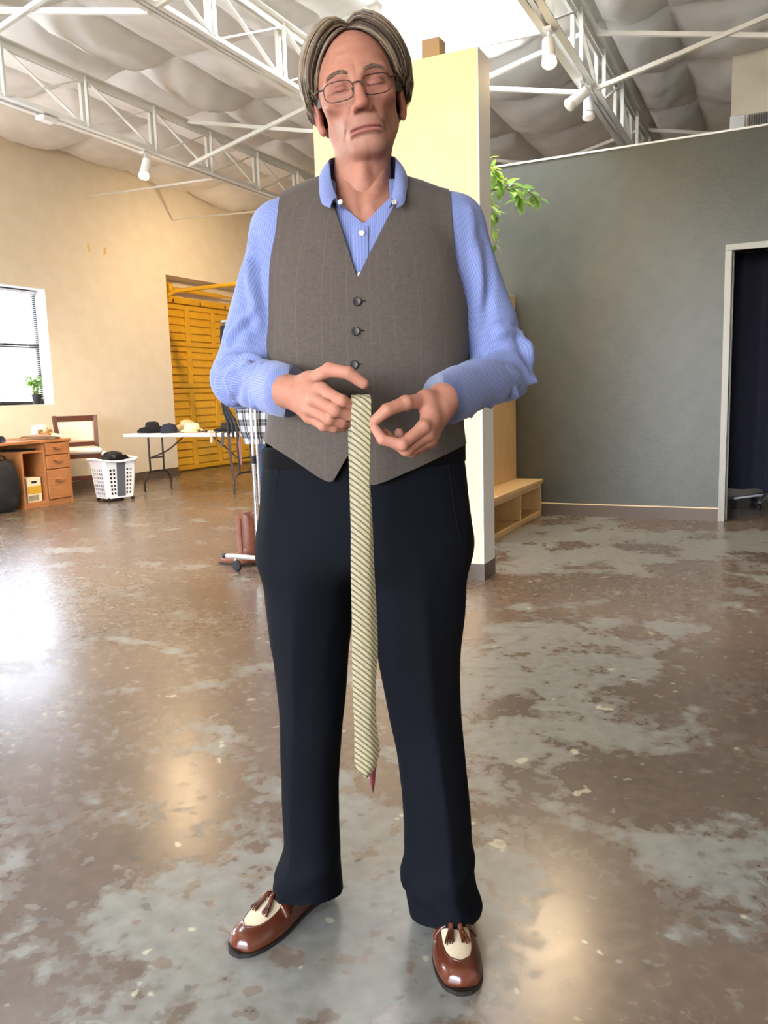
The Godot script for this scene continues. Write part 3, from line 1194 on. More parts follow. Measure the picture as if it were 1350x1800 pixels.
# a track head: cylinder on a yoke, tilted
func track_head(called: String, label: String, at: Vector3, aim: Vector3, lit: bool, energy := 0.0, warmth := Color(1.0, 0.86, 0.66)) -> void:
	var t := thing(called, label, "spotlight", at, 0.0, "track spotlights")
	var rod := MB.new()
	rod.box(Vector3(0, -0.012, 0), Vector3(0.06, 0.025, 0.10), 0.004)
	put(rod, "track_adapter", M.white_plastic, t)
	var stem := MB.new()
	stem.tube([Vector3(0, -0.02, 0), Vector3(0, -0.09, 0)], [0.009], 8)
	put(stem, "stem", M.white_plastic, t)
	var d := aim.normalized()
	var side := d.cross(Vector3.RIGHT).normalized()
	var bs := Basis(side, -d, side.cross(-d)).orthonormalized()
	var c := Vector3(0, -0.13, 0)
	var hb := MB.new()
	hb.lathe([Vector2(0.001, 0.07), Vector2(0.035, 0.07), Vector2(0.042, 0.06), Vector2(0.046, -0.06), Vector2(0.05, -0.075), Vector2(0.044, -0.075), Vector2(0.040, -0.05), Vector2(0.001, -0.05)], 20, Transform3D(bs, c))
	put(hb, "housing", M.white_plastic, t)
	var lens := MB.new()
	lens.lathe([Vector2(0.001, -0.052), Vector2(0.040, -0.052), Vector2(0.044, -0.080), Vector2(0.052, -0.105), Vector2(0.050, -0.120), Vector2(0.036, -0.134), Vector2(0.001, -0.142)], 20, Transform3D(bs, c))
	put(lens, "bulb", M.bulb if lit else M.white_plastic, t)
	if lit:
		var l := SpotLight3D.new()
		l.name = "bulb_light"
		l.spot_angle = 72.0
		l.spot_angle_attenuation = 0.8
		l.light_color = warmth
		l.light_energy = energy
		l.light_size = 0.045
		l.spot_range = 30.0
		l.shadow_enabled = true
		t.add_child(l)
		l.look_at_from_position(at + c + d * 0.115, at + c + d * 1.0, Vector3.BACK if absf(d.y) > 0.9 else Vector3.UP)


func lamps() -> void:
	track_head("track_spotlight", "glowing warm spotlight hanging from the left truss before the cream wall", Vector3(-5.80, 3.60, -6.67), Vector3(-0.15, -1.0, 0.22), true, 5.0)
	track_head("track_spotlight", "glowing warm spotlight beside the top of the cream partition", Vector3(-1.54, 3.60, -5.95), Vector3(0.1, -1.0, 0.25), true, 2.0)
	track_head("track_spotlight", "unlit white spotlight pointing straight down above the grey wall", Vector3(-1.53, 3.60, -7.20), Vector3(0.05, -1.0, 0.1), false)
	track_head("track_spotlight", "unlit white spotlight tilted to the left above the grey wall", Vector3(-1.55, 3.60, -6.99), Vector3(-0.8, -0.6, 0.3), false)
	# the same row goes on behind the camera and washes the partition and the man
	track_head("track_spotlight", "warm spotlight out of view that washes the cream partition", Vector3(-1.54, 3.60, -3.1), Vector3(-0.35, -0.75, -1.0), true, 1.25, Color(1.0, 0.79, 0.50))
	track_head("track_spotlight", "warm spotlight out of view on the second truss lighting the man's chest", Vector3(-3.68, 3.60, 0.3), Vector3(2.6, -1.9, -1.6), true, 1.1)
	track_head("track_spotlight", "warm spotlight on the left truss hidden behind the man, aimed at the yellow door", Vector3(-5.80, 3.60, -9.75), Vector3(-1.0, -0.75, -0.25), true, 3.2)
	track_head("track_spotlight", "warm spotlight on the left truss out of view, aimed at the cream wall", Vector3(-5.80, 3.60, -3.7), Vector3(-1.0, -0.7, -0.7), true, 2.6)
	var b := MB.new()
	b.box(Vector3(-5.80, 3.575, -5.45), Vector3(0.10, 0.04, 0.16), 0.006)
	tag(put(b, "junction_box", M.white_plastic), "small white box under the left truss chord", "box")
	# things above the grey wall
	var v := thing("air_vent", "grey louvred vent standing on the grey wall at the right edge", "vent", Vector3(-0.13, 3.115, ZG - 0.09))
	var fb := MB.new()
	fb.box(Vector3(0, 0.06, -0.02), Vector3(0.40, 0.12, 0.03), 0.003)
	put(fb, "frame", M.frame_gray, v)
	var lb := MB.new()
	lb.box(Vector3.ZERO, Vector3(0.006, 0.095, 0.03))
	var lm := lb.mesh()
	for i in 22:
		put_mesh(lm, "slat", M.dark_frame, v, Transform3D(Basis(), Vector3(-0.18 + i * 0.0171, 0.06, 0.005)))
	var jb := MB.new()
	jb.box(Vector3(-0.395, 3.17, ZG - 0.09), Vector3(0.11, 0.11, 0.10), 0.004)
	tag(put(jb, "electrical_box", mat(rgb(170, 174, 178), 0.5)), "pale grey box on top of the grey wall beside the vent", "box")
	# cardboard box on the partition
	var cb := MB.new()
	cb.box(Vector3(-1.90, 3.03 + 0.065, -4.72), Vector3(0.11, 0.13, 0.10), 0.002)
	tag(put(cb, "cardboard_box", mat(rgb(150, 132, 104), 0.8)), "small brown cardboard box on top of the partition", "box")

# ---------------------------------------------------------------- furniture and loose things
func furniture() -> void:
	desk()
	side_chair()
	laundry_basket()
	folding_table()
	clothes_rack()
	storage_bench()
	dark_room()


func desk() -> void:
	var xf := -7.45
	var xb := -8.38
	var d := thing("desk", "oak office desk with three drawers under the window", "desk", Vector3(xf, 0, -6.93))
	# local: x from the front edge back, z towards the camera
	var part := func(called: String, lo: Vector3, hi: Vector3, bev: float) -> MeshInstance3D:
		return slab_box(called, lo, hi, M.oak, d, bev)
	var dep := xb - xf
	part.call("desk_top", Vector3(dep, 0.715, -0.02), Vector3(0.02, 0.745, 2.0), 0.004)
	part.call("end_panel", Vector3(dep, 0.0, 0.0), Vector3(0.0, 0.715, 0.022), 0.002)
	part.call("divider", Vector3(dep, 0.03, 0.355), Vector3(0.0, 0.715, 0.385), 0.002)
	part.call("plinth", Vector3(dep, 0.0, 0.022), Vector3(-0.004, 0.065, 0.66), 0.002)
	part.call("cubby_side", Vector3(dep, 0.0, 0.66), Vector3(0.0, 0.635, 0.685), 0.002)
	part.call("cubby_top", Vector3(dep, 0.612, 0.385), Vector3(0.0, 0.635, 0.66), 0.002)
	part.call("back_panel", Vector3(dep, 0.065, 0.022), Vector3(dep + 0.015, 0.715, 2.0), 0.0)
	part.call("far_end_panel", Vector3(dep, 0.0, 1.975), Vector3(0.0, 0.715, 2.0), 0.002)
	for r in [[0.575, 0.708], [0.415, 0.567], [0.072, 0.407]]:
		var w: MeshInstance3D = part.call("drawer", Vector3(-0.40, r[0], 0.028), Vector3(0.012, r[1], 0.350), 0.004)
		# scooped pull: a half-moon lip
		var h := MB.new()
		var grid := []
		for i in 9:
			var a := PI * i / 8.0
			var row := PackedVector3Array()
			for k in 5:
				var q := k / 4.0
				row.append(Vector3(0.012 + 0.026 * sin(PI * q * 0.5), -0.022 * sin(a) * q, 0.062 * -cos(a)))
			grid.append(row)
		h.sheet(grid)
		h.bar(Vector3(0.024, 0.0, -0.064), Vector3(0.024, 0.0, 0.064), 0.028, 0.008, 0.002)
		put(h, "pull", M.oak, w, Transform3D(Basis(), Vector3(0, lerpf(r[0], r[1], 0.66), 0.19)))
	# storage box in the cubby
	var f := thing("magazine_box", "cream and yellow cardboard file box in the desk's open cubby", "box", Vector3(xf - 0.16, 0.0655, -6.415))
	var fb := MB.new()
	fb.box(Vector3(0, 0.135, 0), Vector3(0.26, 0.27, 0.19), 0.003)
	put(fb, "carton", mat(rgb(226, 214, 182), 0.8), f)
	var y := MB.new()
	y.box(Vector3(0.131, 0.135, 0.0), Vector3(0.003, 0.085, 0.186))
	put(y, "yellow_band", mat(rgb(206, 160, 44), 0.8), f)
	var g := MB.new()
	g.box(Vector3(0.131, 0.045, 0.02), Vector3(0.003, 0.06, 0.14))
	put(g, "printed_label", textured(tile(64, 0.16, 2, rgb(70, 62, 48), rgb(214, 200, 166), 14), Vector3.ONE * 9.0, 0.8), f)
	var ho := MB.new()
	ho.box(Vector3(0.131, 0.222, 0.0), Vector3(0.004, 0.024, 0.07), 0.001)
	put(ho, "hand_hole", M.black, f)
	# flat dark folder on the cubby's top
	var fo := MB.new()
	fo.box(Vector3(xf - 0.22, 0.6455, -6.40), Vector3(0.30, 0.02, 0.22), 0.004)
	tag(put(fo, "folder", M.black), "flat black folder on the shelf under the desk top", "folder")
	# black bag in the kneehole
	var bg := thing("duffel_bag", "black soft bag standing in the kneehole of the desk", "bag", Vector3(xf - 0.10, 0.0, -6.0))
	var b := MB.new()
	var wrinkle := noise(9.0, 3, FastNoiseLite.TYPE_SIMPLEX_SMOOTH, 41)
	var grid2 := []
	for i in 15:
		var row := PackedVector3Array()
		for k in 24:
			var t := i / 14.0
			var a := TAU * k / 24.0
			var rr := pow(sin(PI * clampf(t * 0.98 + 0.01, 0.0, 1.0)), 0.14)
			var p := Vector3(signf(cos(a)) * pow(absf(cos(a)), 0.6) * 0.16 * rr, 0.002 + t * 0.56, signf(sin(a)) * pow(absf(sin(a)), 0.6) * 0.20 * rr)
			p += Vector3(p.x, 0, p.z).normalized() * wrinkle.get_noise_3dv(p) * 0.025
			row.append(p)
		grid2.append(row)
	b.sheet(grid2, true)
	put(b, "body", mat(rgb(26, 26, 30), 0.75), bg)
	for s in [-0.06, 0.06]:
		var st := MB.new()
		st.tube(curve([Vector3(s, 0.50, -0.09), Vector3(s * 1.2, 0.60, -0.05), Vector3(s * 1.2, 0.60, 0.05), Vector3(s, 0.50, 0.09)], 5), [0.011], 6, true, 0.4)
		put(st, "handle", M.black, bg)
	# hats on the desk
	hat("straw_hat", "cream straw hat with a wide brim and floral band on the desk", Vector3(-7.72, 0.746, -6.78), 0.5, rgb(238, 226, 200), rgb(196, 158, 98), 0.215, 0.098, 0.155, 0.02, "hats about the room", 0.9)
	get_node("straw_hat").position.y += 0.014
	# dried flowers pinned to the straw hat's band
	var sh := get_node("straw_hat")
	var rng := RandomNumberGenerator.new()
	rng.seed = 33
	var fl := MB.new()
	for i in 70:
		var a := rng.randf_range(-0.1, 1.6)
		var o := Vector3(cos(a) * 0.112, rng.randf_range(0.015, 0.10), sin(a) * 0.098)
		leaf(fl, o, Basis(Vector3(rng.randfn(), rng.randfn(), rng.randfn()).normalized(), rng.randf() * TAU), 0.034, 0.026)
	tag(put(fl, "dried_flowers", mat(rgb(190, 148, 92), 0.8), sh), "", "", "", "stuff")
	hat("felt_hat", "navy felt hat at the left end of the desk top", Vector3(-7.66, 0.746, -6.06), 0.2, rgb(34, 38, 58), rgb(20, 20, 26), 0.135, 0.088, 0.10, 0.03, "hats about the room", 0.95)


# a hat: brim and crown turned on a lathe, the brim rolled up at the sides and the crown pinched
func hat(called: String, label: String, at: Vector3, turn: float, felt: Color, band: Color, brim: float, crown: float, high: float, roll: float, group := "hats about the room", rough := 0.9) -> Node3D:
	var t := thing(called, label, "hat", at, turn, group)
	var fm := textured(tile(64, 0.11, 3, felt.darkened(0.08), felt.lightened(0.05), 15), Vector3.ONE * 12.0, rough)
	var bb := MB.new()
	var warp := func(p: Vector3) -> Vector3:
		var r := Vector2(p.x, p.z).length()
		var a := atan2(p.z, p.x)
		var out := clampf((r - crown) / maxf(brim - crown, 0.01), 0.0, 1.0)
		p.y += roll * out * out * pow(absf(sin(a)), 2.0) * 2.0 - 0.4 * roll * out * pow(absf(cos(a)), 2.0) + 0.4 * roll * out
		return p
	bb.lathe([Vector2(crown * 0.9, 0.0), Vector2(crown, 0.0), Vector2(lerpf(crown, brim, 0.4), 0.001), Vector2(lerpf(crown, brim, 0.75), 0.002), Vector2(brim, 0.003), Vector2(brim + 0.003, 0.006), Vector2(brim, 0.009), Vector2(lerpf(crown, brim, 0.6), 0.008), Vector2(crown * 1.02, 0.010)], 36, Transform3D(), 1.12, 0.95, warp)
	put(bb, "brim", fm, t)
	var cb := MB.new()
	var pinch := func(p: Vector3) -> Vector3:
		var q := clampf((p.y / high - 0.55) / 0.45, 0.0, 1.0)
		p.z *= 1.0 - 0.14 * q * smoothstep(-0.02, 0.08, p.x)
		p.y -= 0.20 * high * q * q * exp(-pow(p.z / (crown * 0.35), 2.0))
		return p
	cb.lathe([Vector2(crown, 0.005), Vector2(crown * 0.99, high * 0.25), Vector2(crown * 0.95, high * 0.55), Vector2(crown * 0.90, high * 0.8), Vector2(crown * 0.82, high * 0.93), Vector2(crown * 0.62, high * 1.0), Vector2(crown * 0.3, high * 1.02), Vector2(0.001, high * 1.02)], 32, Transform3D(), 1.1, 0.95, pinch)
	put(cb, "crown", fm, t)
	var rb := MB.new()
	rb.lathe([Vector2(crown * 1.02, 0.010), Vector2(crown * 1.022, 0.012), Vector2(crown * 1.012, 0.036), Vector2(crown * 0.99, 0.038)], 32, Transform3D(), 1.1, 0.95)
	put(rb, "hat_band", mat(band, 0.7), t)
	return t


func side_chair() -> void:
	var c := thing("side_chair", "dark wooden chair with cream upholstery between desk and folding table", "chair", Vector3(-7.80, 0, -7.42), deg_to_rad(52))
	var hw := 0.235
	for s in [-1.0, 1.0]:
		var f := MB.new()
		f.bar(Vector3(s * (hw - 0.02), 0.0, 0.20), Vector3(s * (hw - 0.02), 0.53, 0.19), 0.042, 0.042, 0.004)
		put(f, "leg", M.walnut, c)
		var r := MB.new()
		var pts := curve([Vector3(s * (hw - 0.02), 0.0, -0.26), Vector3(s * (hw - 0.02), 0.30, -0.21), Vector3(s * (hw - 0.01), 0.58, -0.21), Vector3(s * hw, 0.80, -0.245), Vector3(s * (hw + 0.012), 0.99, -0.29)], 4)
		for i in pts.size() - 1:
			r.bar(pts[i], pts[i + 1] + (pts[i + 1] - pts[i]) * 0.03, 0.040, 0.046, 0.0)
		put(r, "leg", M.walnut, c)
		var sr := MB.new()
		sr.bar(Vector3(s * (hw - 0.02), 0.24, 0.195), Vector3(s * (hw - 0.02), 0.24, -0.21), 0.022, 0.035, 0.003)
		put(sr, "stretcher", M.walnut, c)
	for q in [[0.20, 0.24], [0.19, 0.505], [-0.20, 0.505]]:
		var b := MB.new()
		b.bar(Vector3(-hw + 0.02, q[1], q[0]), Vector3(hw - 0.02, q[1], q[0]), 0.024, 0.055, 0.003)
		put(b, "rail", M.walnut, c)
	for q in [[0.955, -0.28, 0.07], [0.635, -0.218, 0.05]]:
		var b := MB.new()
		b.bar(Vector3(-hw, q[0], q[1]), Vector3(hw, q[0], q[1]), 0.026, q[2], 0.006)
		put(b, "back_rail", M.walnut, c)
	var bp := MB.new()
	bp.box(Vector3(0, 0.79, -0.238), Vector3(0.41, 0.255, 0.045), 0.016, Basis(Vector3.RIGHT, -0.19))
	put(bp, "back_pad", M.upholstery, c)
	var se := MB.new()
	se.box(Vector3(0, 0.565, 0.0), Vector3(0.49, 0.07, 0.46), 0.024)
	put(se, "seat", M.upholstery, c)


# a wall panel with rows of square holes; corners a b c d run round it, holes as [u0, u1] and [v0, v1] spans
func holed(b: MB, a: Vector3, bb: Vector3, c: Vector3, d: Vector3, us: Array, vs: Array, thick: float) -> void:
	var uc := [0.0]
	for s in us:
		uc.append(s[0])
		uc.append(s[1])
	uc.append(1.0)
	var vc := [0.0]
	for s in vs:
		vc.append(s[0])
		vc.append(s[1])
	vc.append(1.0)
	var nn := (bb - a).cross(d - a).normalized()
	var at := func(u: float, v: float) -> Vector3:
		return a.lerp(bb, u).lerp(d.lerp(c, u), v)
	for i in uc.size() - 1:
		for j in vc.size() - 1:
			if i % 2 == 1 and j % 2 == 1:
				# the hole's inner edges
				var e := [at.call(uc[i], vc[j]), at.call(uc[i + 1], vc[j]), at.call(uc[i + 1], vc[j + 1]), at.call(uc[i], vc[j + 1])]
				var mid: Vector3 = (e[0] + e[2]) / 2
				for k in 4:
					var p: Vector3 = e[k]
					var q: Vector3 = e[(k + 1) % 4]
					b.quad(p, q, q - nn * thick, p - nn * thick, (mid - (p + q) / 2).normalized())
				continue
			var p0: Vector3 = at.call(uc[i], vc[j])
			var p1: Vector3 = at.call(uc[i + 1], vc[j])
			var p2: Vector3 = at.call(uc[i + 1], vc[j + 1])
			var p3: Vector3 = at.call(uc[i], vc[j + 1])
			b.quad(p0, p1, p2, p3, nn)
			b.quad(p0 - nn * thick, p1 - nn * thick, p2 - nn * thick, p3 - nn * thick, -nn)


func laundry_basket() -> void:
	var t := thing("laundry_basket", "white plastic laundry basket with a grey stripe and square holes", "basket", Vector3(-7.04, 0.0, -7.18), deg_to_rad(72))
	var b := MB.new()
	var y0 := 0.04
	var y1 := 0.47
	var wb := Vector2(0.175, 0.15)
	var wt := Vector2(0.215, 0.185)
	# the eight corners of an octagon-like plan: straight faces and cut corners
	var ring := func(y: float, w: Vector2, cut: float) -> Array:
		return [Vector3(-w.x + cut, y, w.y), Vector3(w.x - cut, y, w.y), Vector3(w.x, y, w.y - cut), Vector3(w.x, y, -w.y + cut), Vector3(w.x - cut, y, -w.y), Vector3(-w.x + cut, y, -w.y), Vector3(-w.x, y, -w.y + cut), Vector3(-w.x, y, w.y - cut)]
	var lo: Array = ring.call(y0, wb, 0.03)
	var hi: Array = ring.call(y1, wt, 0.035)
	var rows := []
	for i in 7:
		rows.append([0.10 + i * 0.105, 0.10 + i * 0.105 + 0.062])
	for k in 8:
		var n := (k + 1) % 8
		var us := []
		if k % 4 == 0:
			us = [[0.09, 0.165], [0.215, 0.29], [0.71, 0.785], [0.835, 0.91]]
		elif k % 2 == 0:
			us = [[0.10, 0.19], [0.27, 0.36], [0.455, 0.545], [0.64, 0.73], [0.81, 0.90]]
		if us.is_empty():
			b.quad_out(lo[k], lo[n], hi[n], hi[k], Vector3(0, 0.2, 0))
		else:
			holed(b, lo[k], lo[n], hi[n], hi[k], us, rows, 0.004)
	for k in 8:
		b.tri(Vector3(0, y0, 0), lo[k], lo[(k + 1) % 8], Vector3.DOWN, Vector3.DOWN, Vector3.DOWN)
	put(b, "body", M.white_plastic, t)
	var f := MB.new()
	for s in [-1.0, 1.0]:
		f = MB.new()
		f.box(Vector3(0, (y0 + y1) / 2 + 0.005, s * ((wb.y + wt.y) / 2 + 0.002)), Vector3(0.105, y1 - y0 - 0.03, 0.008), 0.002, Basis(Vector3.RIGHT, s * 0.081))
		put(f, "gray_stripe", M.gray_plastic, t)
	var r := MB.new()
	var loop := []
	for p in ring.call(y1 + 0.01, wt + Vector2(0.012, 0.012), 0.05):
		loop.append(p)
	var dip := []
	for k in 8:
		for q in 4:
			var p: Vector3 = loop[k].lerp(loop[(k + 1) % 8], q / 4.0)
			p.y += 0.016 * cos(2.0 * atan2(p.z, p.x))
			dip.append(p)
	r.tube(dip, [0.020], 8, false, 0.7, Vector3.UP, true)
	put(r, "rim", M.white_plastic, t)
	for s in [[-0.15, 0.13], [0.15, 0.13], [-0.15, -0.13], [0.15, -0.13]]:
		var w := MB.new()
		w.lathe([Vector2(0.001, -0.012), Vector2(0.024, -0.012), Vector2(0.026, 0.0), Vector2(0.024, 0.012), Vector2(0.001, 0.012)], 12, Transform3D(Basis(Vector3.BACK, PI / 2), Vector3(s[0], 0.026, s[1])))
		put(w, "caster", M.black, t)
	# what lies in it
	var heap := MB.new()
	var lump := noise(12.0, 3, FastNoiseLite.TYPE_SIMPLEX_SMOOTH, 43)
	heap.lathe([Vector2(0.001, 0.046), Vector2(0.13, 0.046), Vector2(0.145, 0.20), Vector2(0.155, 0.36), Vector2(0.14, 0.43), Vector2(0.07, 0.455), Vector2(0.001, 0.46)], 28, Transform3D(Basis(Vector3.UP, deg_to_rad(72)), Vector3(-7.04, 0, -7.18)), 1.12, 0.95, func(q: Vector3) -> Vector3: return q + Vector3(q.x, 0, q.z) * lump.get_noise_3dv(q) * 0.10)
	tag(put(heap, "dark_clothing", mat(rgb(34, 32, 36), 0.9)), "heap of dark clothing inside the white laundry basket", "clothing")
	var h := hat("felt_hat", "black felt hat lying on top of the laundry basket", Vector3(-7.02, 0.475, -7.20), 1.3, rgb(22, 22, 24), rgb(50, 50, 54), 0.14, 0.085, 0.10, 0.035)
	h.rotation.x = 0.10
	belt_coil("coiled_belt", "black studded belt coiled in the laundry basket's rim", Vector3(-6.885, 0.512, -7.00), 0.045, rgb(26, 24, 24))
	var bulb := MB.new()
	bulb.lathe([Vector2(0.001, 0.0), Vector2(0.022, 0.004), Vector2(0.033, 0.030), Vector2(0.028, 0.055), Vector2(0.014, 0.070), Vector2(0.001, 0.073)], 16)
	tag(put(bulb, "white_ball", M.white_plastic, null, Transform3D(Basis(), Vector3(-7.215, 0.505, -7.235))), "small white ball-shaped knob in the laundry basket", "knob")
	# dark case under the chair behind the basket
	var k := MB.new()
	k.box(Vector3(-7.50, 0.15, -7.62), Vector3(0.20, 0.298, 0.34), 0.02, Basis(Vector3.UP, 0.9))
	tag(put(k, "speaker_case", mat(rgb(70, 72, 76), 0.6)), "dark grey case on the floor between chair and laundry basket", "case")


func belt_coil(called: String, label: String, at: Vector3, r: float, c: Color) -> void:
	var t := thing(called, label, "belt", at, 0.0, "belts about the room")
	var pts := []
	for i in 40:
		var a := i * 0.42
		pts.append(Vector3(cos(a) * (r - i * 0.0008), 0.018 + 0.006 * sin(a * 0.7), sin(a) * (r - i * 0.0008)))
	var b := MB.new()
	b.tube(pts, [0.016], 6, true, 0.16)
	put(b, "strap", mat(c, 0.5), t)
	var k := MB.new()
	k.box(Vector3(r + 0.004, 0.018, 0.0), Vector3(0.006, 0.036, 0.045), 0.002)
	put(k, "buckle", M.chrome, t)


# a belt lying over the table edge: flat on top, then hanging down to low
func hung_belt(label: String, x: float, z_edge: float, z_in: float, low: float, width: float, c: Color, drift := 0.0) -> void:
	var t := thing("leather_belt", label, "belt", Vector3(x, 0.0, z_edge), 0.0, "belts about the room")
	var pts := [Vector3(-0.10, 0.749, z_in - z_edge), Vector3(-0.03, 0.751, (z_in - z_edge) * 0.5), Vector3(0, 0.752, -0.04), Vector3(0, 0.750, 0.006), Vector3(0.002, 0.735, 0.014), Vector3(0.004 + drift * 0.2, lerpf(0.73, low, 0.35), 0.012), Vector3(drift * 0.6, lerpf(0.73, low, 0.7), 0.012), Vector3(drift, low, 0.014)]
	var c2 := curve(pts, 4)
	var rows := []
	var back := []
	for i in c2.size():
		var d: Vector3 = (c2[mini(i + 1, c2.size() - 1)] - c2[maxi(i - 1, 0)]).normalized()
		var side := Vector3.RIGHT - d * d.x
		side = side.normalized() * width / 2 * (1.0 if i < c2.size() - 2 else 0.4)
		var nn := side.cross(d).normalized() * 0.002
		rows.append(PackedVector3Array([c2[i] - side + nn, c2[i] + side + nn, c2[i] + side - nn, c2[i] - side - nn]))
	var b := MB.new()
	for i in rows.size() - 1:
		for k in 4:
			b.quad_out(rows[i][k], rows[i][(k + 1) % 4], rows[i + 1][(k + 1) % 4], rows[i + 1][k], (c2[i] + c2[i + 1]) / 2)
	put(b, "strap", mat(c, 0.45), t)
	var k := MB.new()
	k.box(Vector3(-0.115, 0.752, z_in - z_edge), Vector3(0.045, 0.006, 0.05), 0.002)
	put(k, "buckle", M.chrome, t)


func folding_table() -> void:
	var x0 := -7.50
	var x1 := -5.67
	var z0 := -8.55
	var z1 := -7.85
	var t := thing("folding_table", "long white folding table with dark tubular legs", "table", Vector3((x0 + x1) / 2, 0, (z0 + z1) / 2))
	var hx := (x1 - x0) / 2
	var hz := (z1 - z0) / 2
	var b := MB.new()
	b.box(Vector3(0, 0.722, 0), Vector3(hx * 2, 0.046, hz * 2), 0.010)
	put(b, "table_top", M.white_plastic, t)
	for s in [-1.0, 1.0]:
		var xx: float = s * (hx - 0.22)
		for q in [-0.13, 0.13]:
			var l := MB.new()
			l.tube([Vector3(xx, 0.70, q), Vector3(xx, 0.24, q)], [0.0135], 8)
			put(l, "leg", M.dark_metal, t)
		var f := MB.new()
		f.tube(curve([Vector3(xx, 0.0, -0.25), Vector3(xx, 0.12, -0.25), Vector3(xx, 0.22, -0.19), Vector3(xx, 0.245, -0.10), Vector3(xx, 0.245, 0.10), Vector3(xx, 0.22, 0.19), Vector3(xx, 0.12, 0.25), Vector3(xx, 0.0, 0.25)], 4), [0.0135], 8)
		put(f, "foot_bow", M.dark_metal, t)
		var br := MB.new()
		br.tube(curve([Vector3(xx, 0.42, 0.13), Vector3(xx - s * 0.22, 0.52, 0.02), Vector3(xx - s * 0.48, 0.70, 0.0)], 4), [0.010], 8)
		put(br, "brace", M.dark_metal, t)
		var cr := MB.new()
		cr.tube([Vector3(xx, 0.42, -0.13), Vector3(xx, 0.42, 0.13)], [0.009], 8)
		put(cr, "crossbar", M.dark_metal, t)
	# hats along the table
	hat("cowboy_hat", "black cowboy hat at the left end of the folding table", Vector3(-7.18, 0.746, -8.05), 0.3, rgb(20, 19, 20), rgb(60, 58, 56), 0.175, 0.088, 0.145, 0.035)
	hat("straw_hat", "tan straw hat behind the navy cap on the folding table", Vector3(-6.88, 0.746, -8.36), 0.9, rgb(214, 184, 136), rgb(120, 78, 46), 0.17, 0.088, 0.15, 0.045)
	soft_cap("baseball_cap", "navy rounded cap on the folding table between black hat and straw hat", Vector3(-6.87, 0.746, -8.00), rgb(26, 30, 48))
	hat("straw_hat", "pale cream straw hat with flowered band on the folding table", Vector3(-6.55, 0.746, -8.05), 0.2, rgb(238, 218, 172), rgb(150, 110, 84), 0.13, 0.092, 0.12, 0.02)
	hat("felt_hat", "black felt hat with a flat crown before the yellow door", Vector3(-6.12, 0.746, -8.20), 0.0, rgb(24, 22, 22), rgb(44, 40, 38), 0.165, 0.088, 0.115, 0.02)
	# belts: a heap and some hanging over the front edge
	belt_coil("coiled_belt", "brown belt coiled on the folding table beside the cream straw hat", Vector3(-6.30, 0.746, -7.93), 0.055, rgb(78, 54, 38))
	belt_coil("coiled_belt", "black belt with silver buckle coiled near the table's right end", Vector3(-5.80, 0.746, -8.22), 0.085, rgb(34, 30, 30))
	belt_coil("coiled_belt", "dark belt coiled at the very right end of the table", Vector3(-5.76, 0.746, -8.40), 0.06, rgb(52, 44, 40))
	hung_belt("pale tan belt end hanging just over the table edge", -6.10, z1, -7.96, 0.63, 0.035, rgb(196, 160, 140))
	hung_belt("thin brown belt hanging a little over the table edge", -6.03, z1, -7.98, 0.60, 0.020, rgb(92, 58, 36))
	hung_belt("short wide grey-black belt hanging over the table edge", -5.93, z1, -8.02, 0.58, 0.042, rgb(58, 54, 52), -0.03)
	hung_belt("long dark brown belt hanging from the table almost to the floor", -5.85, z1, -8.04, 0.15, 0.040, rgb(62, 42, 36), 0.05)
	hung_belt("reddish brown belt hanging beside the jeans", -5.70, z1, -7.98, 0.36, 0.036, rgb(122, 78, 66), 0.02)


func soft_cap(called: String, label: String, at: Vector3, c: Color) -> void:
	var t := thing(called, label, "cap", at, 0.6, "hats about the room")
	var m := mat(c, 0.85)
	var b := MB.new()
	b.lathe([Vector2(0.098, 0.0), Vector2(0.10, 0.02), Vector2(0.096, 0.06), Vector2(0.078, 0.095), Vector2(0.045, 0.113), Vector2(0.001, 0.118)], 28, Transform3D(), 1.05, 0.95)
	put(b, "crown", m, t)
	var grid := []
	for i in 6:
		var row := PackedVector3Array()
		for k in 13:
			var a := -0.95 + 1.9 * k / 12.0
			var r := 0.098 + 0.068 * i / 5.0 * cos(a * 0.9)
			row.append(Vector3(cos(a) * r * 1.05, 0.012 + 0.010 * cos(a * 1.4) - 0.006 * i / 5.0, sin(a) * r * 0.95))
		grid.append(row)
	var v := MB.new()
	v.sheet(grid)
	put(v, "visor", m, t)
	var bt := MB.new()
	bt.lathe([Vector2(0.009, 0.115), Vector2(0.008, 0.121), Vector2(0.001, 0.124)], 10)
	put(bt, "button", m, t)


# cloth sheet with folds hanging from y1 down to y0; half widths from a table of [y, cx, half width, depth]
func hanging(b: MB, rows: Array, z: float, waves: float, amp: float, sd := 1) -> void:
	var nz := noise(5.0, 3, FastNoiseLite.TYPE_SIMPLEX_SMOOTH, sd)
	for side in [1.0, -1.0]:
		var grid := []
		var uvs := []
		for i in 25:
			var y := lerpf(rows[0][0], rows[rows.size() - 1][0], i / 24.0)
			var row := PackedVector3Array()
			var ur := []
			for k in 25:
				var u := -1.0 + 2.0 * k / 24.0
				var w := lut(rows, y, 2)
				var x := lut(rows, y, 1) + u * w
				var zz: float = z + side * lut(rows, y, 3) * sqrt(maxf(0.0, 1.0 - u * u)) + amp * sin(u * waves + 1.3) + 0.3 * amp * nz.get_noise_2d(x * 6.0, y * 3.0)
				row.append(Vector3(x, y, zz))
				ur.append(Vector2(u * 0.2, y))
			grid.append(row)
			uvs.append(ur)
		b.sheet(grid, false, uvs, side < 0.0)


